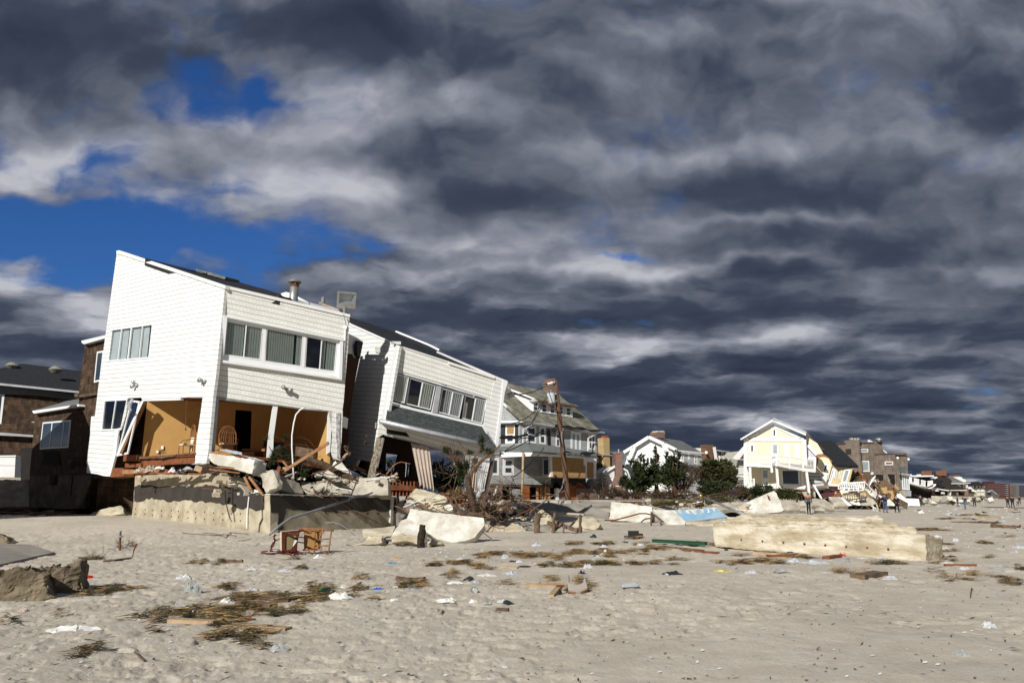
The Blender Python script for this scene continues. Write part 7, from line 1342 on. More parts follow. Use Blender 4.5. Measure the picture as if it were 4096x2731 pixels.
# fallen pine spray over the broken corner slabs
KD[0] = 1.0
FPn = thing('fallen_pine_top', 'fallen pine top with green needle tufts lying before the open room', 'tree', P(fY(900, 800), 36.4)); mb = MB(); rs = random.Random(9)
for s, r in (('1350,720 1200,640 1000,600 800,560 620,560', (.07, .02)), ('440,190 580,260 700,330 760,400 800,520', (.012, .02)), ('830,240 960,225 1100,280 1200,390 1240,480', (.012, .02)), ('430,500 560,420 700,370 830,355 1050,375', (.012, .02)), ('1400,740 1250,760 1180,900 1160,1000', (.03, .02)), ('1350,720 1300,850 1330,930', (.05, .03)), ('1350,720 1100,700 980,800 960,900', (.05, .02)), ('360,400 420,510 500,680 560,780', (.03, .03)), ('1030,330 1100,420 1160,560', (.02, .02))): limb(mb, s, r, 36.2, fY, 5)
for k in range(26): branchy(mb, P(fY(rs.uniform(750, 1300), rs.uniform(560, 860)), 36.2 + rs.uniform(-.3, .3)), Vector((rs.gauss(-.3, .8), rs.gauss(0, .5), rs.gauss(0, .5))), rs.uniform(.3, .9), .014, 2, rs, .6)
mb.build('branches', mBark, FPn)
mb = MB(); B = []
for c, r in (((320, 240), (28, 30)), ((700, 250), (45, 30)), ((600, 480), (60, 60)), ((450, 540), (50, 70)), ((460, 630), (70, 50)), ((400, 700), (40, 60)), ((700, 620), (90, 40)), ((880, 700), (80, 50)), ((1000, 900), (60, 60)), ((720, 600), (60, 40))):
    c0 = P(fY(*c), 36.1); B.append((c0, ((P(fY(c[0] + r[0], c[1]), 36.1) - c0).length, .15, (P(fY(c[0], c[1] + r[1]), 36.1) - c0).length)))
foliage(mb, B, 2200, .13, 12, 8, 0, .25); mb.build('needles', mPine, FPn)
# ---- loose lumber and junk on and around the foundation
def plank(lab, f, a, b, Y, w, t_, m=mWood, name='plank', cat='plank', group=None, Y2=None, rough=0):
    mb = MB(); mb.bar(P(f(*a), Y), P(f(*b), Y2 or Y), w, t_); o = mb.build(name, m)
    if rough: roughen(o, .15, rough, random.random() * 9)
    return tag(o, lab, cat, group)
plank('long brown pole slanting up across the broken slabs', fY, (555, 915), (1482, 330), 34.2, .12, .12, mWood)
plank('short red stud standing beside the long pole', fY, (515, 918), (560, 778), 34.0, .14, .1, mWoodR); plank('short brown board behind the long pole', fY, (625, 680), (715, 790), 35, .12, .08, mWood)
plank('long sunlit beam resting on the foundation top at its far end', fB, (1192, 932), (1630, 932), 39.4, .16, .2, mWood, Y2=37.6); plank('thin board under the long sunlit beam', fB, (1300, 940), (1980, 955), 38.6, .12, .08, mWoodR, Y2=36)
plank('slanting brace hanging off the foundation corner', fB, (1345, 1025), (1385, 945), 38.6, .05, .08, mWoodP); plank('pale square lumber offcut on the foundation', fB, (1890, 890), (1955, 915), 36.5, .25, .25, mWoodP)
plank('broken brace wedged in the foundation gap, upper one', fD, (1002, 850), (1055, 958), 34.2, .16, .1, mWood); plank('broken brace wedged in the foundation gap, lower one', fD, (1042, 850), (1150, 992), 34.2, .18, .1, mWood)
for i in range(11):
    a = (random.uniform(690, 860), random.uniform(760, 800)); plank('thin splintered board stacked under the long pale block', fD, a, (a[0] + random.uniform(120, 260), a[1] + random.uniform(10, 45)), 34.3 + random.uniform(0, .6), .10, .04, random.choice([mWood, mWoodR, mBarkL]), group='splintered boards stacked under the pale block')
for i in range(9):
    a = (random.uniform(0, 600), random.uniform(796, 822)); Yq = 39.5 - a[0] / 600 * 3.5; plank('short scrap board along the foundation top', fD, a, (a[0] + random.uniform(40, 110), a[1] + random.uniform(-8, 8)), Yq, .12, .06, random.choice([mWood, mWoodR, mWoodP, mBarkL]), group='scrap boards along the foundation top')
plank('orange square post end by the peeled post', fF, (248, 575), (290, 550), 40.6, .16, .16, mWoodR); plank('orange lumber piece with a cut end by the peeled post', fF, (270, 552), (425, 618), 40.6, .14, .16, mWood)
tag(MB().tube([P(fD(*p), 34.8) for p in ((1412, 880), (1405, 760), (1396, 600), (1397, 500), (1412, 400), (1430, 330), (1465, 290), (1505, 270))], .032, 8).build('white_conduit', mTrim, smooth=True), 'tall white pipe bent over at the top before the open room', 'pipe')
tag(MB().tube([plW2.pt(fD(1210, 1332), .9), plW2.pt(fD(1290, 1262), .8), plW2.pt(fD(1385, 1195), .7), plW2.pt(fD(1600, 1130), .5), plW2.pt(fD(1880, 1040), .3), plW2.pt(fF(230, 905), .2), plW2.pt(fF(340, 872), .1), plW2.pt(fF(440, 868), .05)], .055, 8).build('grey_conduit', mPVC, smooth=True), 'long grey pipe leaning diagonally across the tar banded wall', 'pipe')
tag(MB().tube([plW2.pt(fF(0, 835), .4), plW2.pt(fF(150, 935), .5), plW2.pt(fF(300, 1035), .55), plW2.pt(fF(480, 1115), .6), plW2.pt(fF(620, 1175), .7)], .018, 4).build('rusty_cable', mRust), 'thin rusty cable hanging in front of the tar banded wall', 'cable')
tag(MB().tube([P(fF(*p), 31) for p in ((0, 1150), (80, 1145), (160, 1165), (240, 1220), (318, 1285))], .02, 5).build('black_hose', mPVC), 'dark hose curving over sand at the wall foot', 'hose')
tag(MB().tube([P(fF(*p), 29.2) for p in ((690, 1295), (650, 1298), (622, 1315), (640, 1350), (665, 1358))], [.02, .03, .04, .05, .05], 6).build('black_hose', mBlack), 'short black pipe hook beside the rough tan slab face', 'hose')
tag(MB().tube([P(fF(*p), 30.2) for p in ((1640, 1240), (1690, 1280), (1745, 1320))], .02, 5).build('thin_root', mBarkL), 'thin root sticking out from the curved white slab', 'root')
# fabrics
def crumple(lab, pos, sx, sy, sz, m, name='plastic_bag', cat='bag', seed=None, group=None, yaw=None, n=14, jag=1.0, drapey=False):
    """A crumpled sheet or bag lying on the ground: sx wide, sy deep, sz high."""
    seed = seed if seed is not None else random.random() * 100
    from mathutils import noise as mn
    yaw = random.uniform(0, 6.28) if yaw is None else yaw; vs = []; ca, sa = math.cos(yaw), math.sin(yaw)
    for j in range(n + 1):
        for i in range(n + 1):
            u, v = i / n * 2 - 1, j / n * 2 - 1; r = math.sqrt(u * u + v * v); q_ = Vector((u * 1.6 + seed, v * 1.6, seed * .7))
            fold = abs(mn.noise(q_ * 1.7)) * 1.2 + abs(mn.noise(q_ * 4.1)) * .7; edge = max(0, 1 - r ** 2.2 * .8); x = u + mn.noise(q_ * 1.3 + Vector((5, 0, 0))) * .45 * jag; y = v + mn.noise(q_ * 1.3 + Vector((0, 9, 0))) * .45 * jag
            if r > 1: x /= r ** .6; y /= r ** .6
            z = edge * (.35 + fold) * .75 + .02; x, y = x * sx / 2, y * sy / 2; vs.append(Vector((pos[0] + x * ca - y * sa, pos[1] + x * sa + y * ca, pos[2] - .015 + z * sz)))
    mb = MB(); mb.add(vs, [(j * (n + 1) + i, j * (n + 1) + i + 1, (j + 1) * (n + 1) + i + 1, (j + 1) * (n + 1) + i) for j in range(n) for i in range(n)]); o = mb.build(name, m); return tag(o, lab, cat, group)
mBag = mat('white_plastic_film', (.72, .74, .76), .35, (.62, .64, .68), 6, .7, trans=.35, spec=.5); mCloth = mat('white_cotton_cloth', (.70, .69, .66), .9, (.6, .59, .56), 6, .7)
mFilm = mat('clear_plastic_film', (.60, .62, .60), .25, (.50, .52, .5), 6, .7, trans=.5, spec=.6); mGreyC = mat('grey_cloth', (.34, .34, .34), .9); mBlackB = mat('black_bag_film', (.015, .015, .017), .35, (.03, .03, .032), 5, .9, spec=.6)
def junk(lab, f, c, w, h, m, Y, **k):
    q_ = P(f(*c), Y); a = P(f(c[0] + w, c[1]), Y); hh = P(f(c[0], c[1] - h), Y); W_ = (a - q_).length; q_.z -= 0
    return crumple(lab, (q_ + a) / 2, W_, W_ * .6, (hh - q_).length * 1.1, m, yaw=k.pop('yaw', 0), **k)
mStripe = mat('striped_blanket', (.48, .44, .34), .95, (.20, .15, .12), 14, 2.2)
junk('striped cream blanket bundled on the foundation top', fD, (85, 815), 120, 60, mStripe, 38.6, name='blanket', cat='blanket'); junk('cream striped blanket beside the first bundle', fD, (165, 812), 95, 75, mStripe, 38.0, name='blanket', cat='blanket')
junk('white towel among the bundles on the foundation', fD, (245, 785), 80, 35, mCloth, 37.6, name='towel', cat='towel'); junk('white garment hanging over a red rag on the foundation', fD, (360, 812), 60, 50, mCloth, 37, name='garment', cat='garment'); junk('red rag on the foundation top', fD, (365, 822), 45, 18, flat('red_cloth', (.35, .02, .03)), 36.9, name='rag', cat='rag')
junk('black bag slumped on the foundation top', fD, (415, 820), 110, 50, mBlackB, 36.6); junk('grey sheet metal piece by the black bag', fD, (480, 790), 90, 50, mGutter, 36.4, name='sheet_metal', cat='sheet metal', n=3); junk('white flashing crumpled under the corner column', fD, (560, 745), 120, 22, mGutter, 35.6, name='flashing', cat='flashing')
junk('white sheet in the foundation gap', fD, (1060, 985), 90, 50, mCloth, 34.4, name='sheet', cat='sheet')
t = chunk('metal_panel', 'bent white metal panel lying on the tipped concrete block', 'metal panel', pts(fD, '752,625 820,622 870,618 980,642 985,670 1085,700 1170,720 1090,690 980,668 860,645'), 35.2, (-.3, -.7, .6), .05, mGutter, rg=.3, amp=.02)
drp = drape(pts(fF, '1790,765 1808,762 1790,860 1738,905'), 'white_cloth', mCloth, None, 41, 41, 1, .08); tag(drp, 'white cloth caught hanging beside the splintered column', 'cloth')
chunk('green_tarp', 'dark green tarp flap with pale rim in the hollow', 'tarp', pts(fF, '1942,1085 1985,1022 2005,1040 2058,1130 1940,1130'), 41, (-.2, -.9, .3), .08, flat('dark_green_tarp', (.015, .055, .045)), rg=.3, amp=.03)
chunk('dark_hollow_fill', 'black fill in the gap under the bough', 'debris', pts(fF, '1770,1045 1950,1050 1990,990 2080,1000 2060,1130 1760,1130'), 42.5, (0, -1, .1), .3, MATS['dark_gap_fill'], rg=.3, amp=.1)  # near-black chunk closes the gap
chunk('blue_scrap', 'small blue scrap beside the green tarp', 'scrap', pts(fF, '1920,1060 1938,1058 1938,1085 1922,1085'), 40.9, (-.2, -.9, .3), .05, flat('bright_blue', (.01, .04, .30)), rg=0)
# furniture in the open room
def wicker_back(lab, base, h, w, yaw):
    T_ = thing('rattan_chair', lab, 'chair', base); ca, sa = math.cos(yaw), math.sin(yaw); tr_ = lambda x, y, z: base + Vector((x * ca - y * sa, x * sa + y * ca, z))
    arch = lambda s_, k: [tr_(-w / 2 * s_, 0, .40)] + [tr_(math.cos(math.pi - math.pi * i / 8) * w / 2 * s_, 0, h * .62 + math.sin(math.pi * i / 8) * (h * .38) * k) for i in range(9)] + [tr_(w / 2 * s_, 0, .40)]
    mb = MB(); mb.tube(arch(1, 1), .024, 6)
    for s_ in (.2, .45, .72): mb.tube(arch(s_, .35 + s_ * .75), .012, 5)
    for z in (.55, .75, .95): mb.tube([tr_(-w * .45, 0, z * h), tr_(0, .02, z * h + .05), tr_(w * .45, 0, z * h)], .010, 5)
    mb.build('backrest', mWicker, T_)
    for x, y in ((-.45, 0), (.45, 0), (-.45, -.5), (.45, -.5)): MB().tube([tr_(x * w, y, 0), tr_(x * w, y, .42)], .02, 6).build('leg', mWicker, T_)
    MB().box(tr_(0, -.25, .42), (w * .95, .5, .07), Matrix.Rotation(yaw, 3, 'Z')).build('seat', mCream, T_)
    for sx in (-1, 1): MB().tube([tr_(sx * w * .5, 0, .68), tr_(sx * w * .55, -.3, .66), tr_(sx * w * .5, -.5, .42)], .018, 6).build('arm', mWicker, T_)
rm = plAf.pt(fD(860, 640)) ; bs = P(fD(850, 655), 38.0); wicker_back('arched rattan chair standing in the open front room', bs, 1.25, .75, .5)
wicker_back('rattan chair seen through the corner opening with a cream cloth', P(fB(1850, 760), 38.6), 1.35, .70, -.9)
drp = drape(pts(fB, '1838,600 1885,600 1858,735 1825,730'), 'cream_cloth', mCream, None, 38.4, 38.4, 1, .05); tag(drp, 'cream cloth hanging on the rattan chair in the corner opening', 'cloth')
TBL = thing('wooden_desk', 'low wooden desk top in the open front room', 'desk', P(fD(1140, 650), 38.6)); MB().bar(P(fD(1000, 625), 38.6), P(fD(1190, 628), 38.4), .5, .1).build('tabletop', mWood, TBL); MB().bar(P(fD(1120, 640), 38.7), P(fD(1120, 690), 38.7), .4, .05).build('side', mWoodR, TBL)
t = chunk('black_television', 'black television lying on the desk behind the white post', 'television', pts(fD, '1165,550 1300,565 1300,620 1155,600'), 39.0, (-.2, -.98, 0), .3, mBlack, rg=0)
CBn = chunk('wooden_cabinet', 'brown wooden cabinet tipped in the right bay of the open room', 'cabinet', pts(fY, '860,395 1180,450 1190,600 1140,690 850,560'), 38.2, (-.1, -.97, .2), .5, mBarkL, rg=0)
# ---- the rubble heap between the yellow house and board house
RG = 'boards and panels in the rubble heap by the yellow house'; rs = random.Random(21)
cols = [mWood, mWoodR, mBarkL, mTrim, mTrim, mWoodP, flat('ochre_panel', (.40, .27, .11)), mConc, mWoodG, flat('rubble_cream', (.62, .50, .27)), mTrim, mBarkL]
zone = [(840, 770), (980, 800), (1120, 880), (1300, 960), (1450, 980), (1600, 1050), (1700, 1130), (1640, 1250), (1200, 1310), (900, 1290), (700, 1180), (560, 1180), (480, 1060), (700, 1000), (860, 930)]
def inpoly(x, y, Z):
    c = False
    for i in range(len(Z)):
        (x1, y1), (x2, y2) = Z[i], Z[i - 1]
        if (y1 > y) != (y2 > y) and x < (x2 - x1) * (y - y1) / (y2 - y1) + x1: c = not c
    return c
cnt = 0
while cnt < 125:
    x, y = rs.uniform(480, 1700), rs.uniform(770, 1310)
    if not inpoly(x, y, zone): continue
    Yq = 99 + (1300 - y) * .012 + rs.uniform(-1.5, 1.5); c = P(fJ(x, y), Yq); a = rs.gauss(.7, .7) if x > 900 else rs.gauss(-.5, .9); l_ = rs.uniform(.7, 3.2); d_ = Vector((math.cos(a), rs.uniform(-.5, .5), -math.sin(a))).normalized() * l_ / 2
    mb = MB(); wd = rs.choice([.08, .12, .12, .2, .45, .8]); mb.bar(c - d_, c + d_, wd, .05 if wd > .15 else wd * .8, up=Vector((rs.gauss(0, .4), -1, rs.gauss(.3, .5)))); o = mb.build('rubble_board', rs.choice(cols)); tag(o, 'loose board or panel in the rubble heap by the yellow house', 'board', RG); cnt += 1
RH = chunk('rubble_core', 'dark heaped core of the rubble by the yellow house', 'rubble', pts(fJ, '470,1080 700,1010 870,900 900,790 1000,830 1140,930 1330,990 1500,1020 1640,1090 1700,1180 1640,1290 900,1300 560,1290'), 101.5, (-.1, -.9, .4), 3, mat('dark_rubble', (.10, .07, .045), .95, (.03, .02, .014), 1.5, 1.8), rg=1.0, amp=.45)
for lab, s, Y, m in (('yellow wall panel sliding down the rubble heap', '655,1075 720,1060 960,1190 1000,1225 925,1285 880,1270 700,1165', 96.5, mYellow), ('pale concrete panel tilted in the rubble heap', '1060,1040 1160,1060 1260,1100 1255,1210 1180,1170 1090,1085', 97.5, mConcW),
        ('crumbled cement sheet at the foot of the rubble heap', '960,1185 1010,1150 1200,1210 1270,1290 1150,1325 1000,1320', 96, mConc), ('maroon deck panel under the leaning balcony stair', '335,1130 470,1110 585,1085 560,1150 480,1180 370,1200', 96.5, MATS['maroon_paint']),
        ('white stair stringer beside the maroon panel', '205,975 240,980 370,1210 335,1200', 96, mTrim), ('broad white board pile edge by the yellow panel', '650,1180 720,1210 860,1320 800,1330', 95.5, mTrim), ('white fascia at the base of the heap', '720,1195 930,1285 1000,1300 990,1320 870,1300', 95.5, mTrim),
        ('ochre plaster panel standing in the heap', '1430,1080 1535,1080 1555,1200 1540,1240 1450,1190', 98, cols[6]), ('ochre panel with crossed battens in the heap', '1330,1030 1440,1020 1430,1120 1400,1150', 98.5, cols[6]), ('long grey beam running down through the heap', '1195,950 1225,945 1480,1225 1460,1235', 96.8, mWoodG),
        ('white framed door sash standing on the heap', '1135,1010 1150,1000 1250,840 1240,835 1190,880', 96.5, mTrim), ('green tinted edge of the standing sash', '1120,990 1135,930 1180,880 1235,838 1140,1005', 97, mPVC), ('orange sheathing panel high in the heap', '1000,880 1090,900 1100,915 1060,930', 97, MATS['orange_sheathing']),
        ('low white wall slab behind the far walkers', '1640,1200 1960,1215 1980,1330 1790,1325', 112, mTrim), ('white ramp panel near the black coated figure', '1440,1230 1480,1215 1590,1330 1440,1325', 95, mConcW)):
    chunk('wall_panel' if 'panel' in lab else 'debris_piece', lab, 'panel' if 'panel' in lab else 'debris', pts(fJ, s), Y, (-.15, -.9, .4), .12, m, rg=0)
BRl = thing('fallen_balcony_railing', 'white balcony railing section lying tilted on the rubble heap', 'railing', P(fJ(860, 1050), 95))
m_ = MB(); m_.bar(P(fJ(660, 962), 95), P(fJ(1075, 935), 95), .2, .15); m_.bar(P(fJ(625, 1050), 94.5), P(fJ(1062, 1030), 94.5), .12, .1); m_.bar(P(fJ(720, 1085), 94.2), P(fJ(1050, 1068), 94.2), .5, .1); m_.build('rails', mTrim, BRl)
m_ = MB()
for i in range(15): s_ = i / 14; m_.bar(P(fJ(660 + 412 * s_, 965 - 27 * s_), 95), P(fJ(632 + 428 * s_, 1048 - 20 * s_), 94.5), .07, .07); m_.bar(P(fJ(672 + 400 * s_, 985 - 25 * s_), 95), P(fJ(690 + 380 * s_, 1040 - 20 * s_), 94.6), .05, .05)
for i in range(5): m_.bar(P(fJ(740 + 75 * i, 1040 - i * 3), 94.5), P(fJ(720 + 80 * i, 1095 - i * 5), 94.2), .1, .1)
m_.build('balusters', mTrim, BRl)
# low broken walls and slabs before the distant houses
for lab, s, Y, m in (('pale broken retaining wall below the dark hip roofed house', '600,630 770,620 800,700 740,740 610,720', 150, mConc), ('white crumbled wall chunk beside the retaining wall', '880,630 990,620 1000,700 940,735 890,700', 150, mConcW), ('fluted pale column lying on the beach', '545,700 600,690 735,770 690,778 580,760', 118, mConcW), ('concrete lump above the fluted column', '525,665 570,650 590,690 545,705', 122, mConc),
        ('long low white wall behind the far walkers', '1000,700 1320,700 1330,745 1010,745', 150, mConcW), ('cream slab wall before the tall hip roofed house', '1290,640 1400,640 1620,660 1620,720 1300,700', 175, mConc), ('dark plank leaning on the low white wall', '965,690 1060,740 1050,755 985,720', 125, mWoodG), ('pale curb left of the column', '430,665 520,680 520,745 430,760', 125, mConc), ('tilted pale block in the far rubble', '1655,665 1760,660 1790,720 1700,740', 170, mConcW)):
    chunk('broken_wall', lab, 'wall', pts(fX, s), Y, (-.15, -.9, .35), 1.2, m, rg=1.2, amp=.15)
# small rubble and brush caught between the slabs
def scatter_bits(n, f, x0, x1, y0, y1, Y0, Y1, lab, grp, seed, zone_=None):
    rs = random.Random(seed); k = 0
    while k < n:
        x, y = rs.uniform(x0, x1), rs.uniform(y0, y1); k += 1; c = P(f(x, y), Y0 + (Y1 - Y0) * (y - y0) / (y1 - y0) + rs.uniform(-.6, .6)); g = gf(c.x, c.y)
        if c.z < g: c.z = g + .03
        w = rs.uniform(.05, .22); mb = MB()
        if rs.random() < .45:
            M = Matrix.Rotation(rs.uniform(0, 3), 3, 'Z') @ Matrix.Rotation(rs.uniform(-.8, .8), 3, 'X'); mb.box(c, (w * 1.6, w, w * .7), M); o = mb.build('concrete_bit', rs.choice([mConc, mConcY, mConcW, mConcG])); roughen(o, .06, .02, rs.random() * 30); tag(o, 'small broken concrete bit ' + lab, 'concrete bit', 'concrete bits ' + grp)
        else:
            a = rs.gauss(0, .5); d_ = Vector((math.cos(a), rs.uniform(-.5, .5), rs.uniform(-.5, .5))) * w * rs.uniform(2, 6); mb.bar(c - d_ / 2, c + d_, rs.uniform(.03, .12), .03); tag(mb.build('wood_splinter', rs.choice([mWood, mBarkL, mBarkL, mWoodG, mWoodR, mTrim])), 'splinter of wood ' + lab, 'splinter', 'wood splinters ' + grp)
scatter_bits(70, fD, 690, 1880, 760, 1000, 37, 34.6, 'on the broken foundation corner', 'on the broken foundation corner', 1)
scatter_bits(60, fF, 780, 1750, 880, 1110, 39, 37.5, 'around the dead tree roots', 'around the dead tree roots', 2)
scatter_bits(50, fS, 780, 1700, 180, 470, 47, 40, 'between the dead tree and the posts', 'between the dead tree and the posts', 3)
scatter_bits(50, fL, 700, 2350, 150, 260, 62, 54, 'by the seawall stub', 'by the seawall stub', 4)
scatter_bits(40, fF, 0, 760, 640, 720, 40, 38.6, 'behind the long beam', 'behind the long beam', 6)
bush('brown brush heaped between the dead tree and utility pole', fS, [(1180, 230, 90, 35), (1300, 240, 100, 35), (1450, 250, 100, 30), (1560, 330, 70, 40), (1000, 300, 90, 50), (1250, 430, 100, 30)], 45, m=mScrub, n=3600, ls=.2, asp=9, seed=41, name='brush_heap', cat='brush', trunk=False, dy=.5)
bush('weed fringe trailing along the seawall stub', fL, [(1250, 190, 110, 25), (1450, 200, 130, 30), (1700, 205, 130, 30), (1900, 170, 120, 30), (2150, 150, 130, 25)], 63, m=mPineO, n=3000, ls=.2, asp=6, seed=42, name='weed_fringe', cat='weeds', trunk=False, dy=.4)
# ================================================================== beach litter
def lit(lab, f, c, w, h, m, name='plastic_bag', cat='bag', yaw=0.0, dep=.8, **k):
    g = Gd(f(*c), 0); W_ = (P(f(c[0] + w, c[1]), g.y) - P(f(*c), g.y)).length; H_ = (P(f(c[0], c[1] - h), g.y) - P(f(*c), g.y)).length
    return crumple(lab, g, W_, W_ * dep, max(.05, H_ * 1.3), m, name, cat, yaw=yaw + random.uniform(-.15, .15), **k)
def pl_(lab, f, a, b, w, t_, m=mWood, name='plank', cat='plank', lift=.02, rough=0, group=None):
    A, B = Gd(f(*a), lift), Gd(f(*b), lift); mb = MB(); mb.bar(A, B, w, t_, up=(0, 0, 1)); o = mb.build(name, m)
    if rough: roughen(o, .1, rough, random.random() * 9)
    return tag(o, lab, cat, group)
def stick(lab, f, s, r, m=mBarkL, name='stick', cat='stick'):
    q_ = [Gd(p, .02) for p in pts(f, s)]; return tag(MB().tube(q_, [r * random.uniform(.6, 1) for _ in q_], 5).build(name, m), lab, cat)
random.seed(77)
CC = 'cloth'
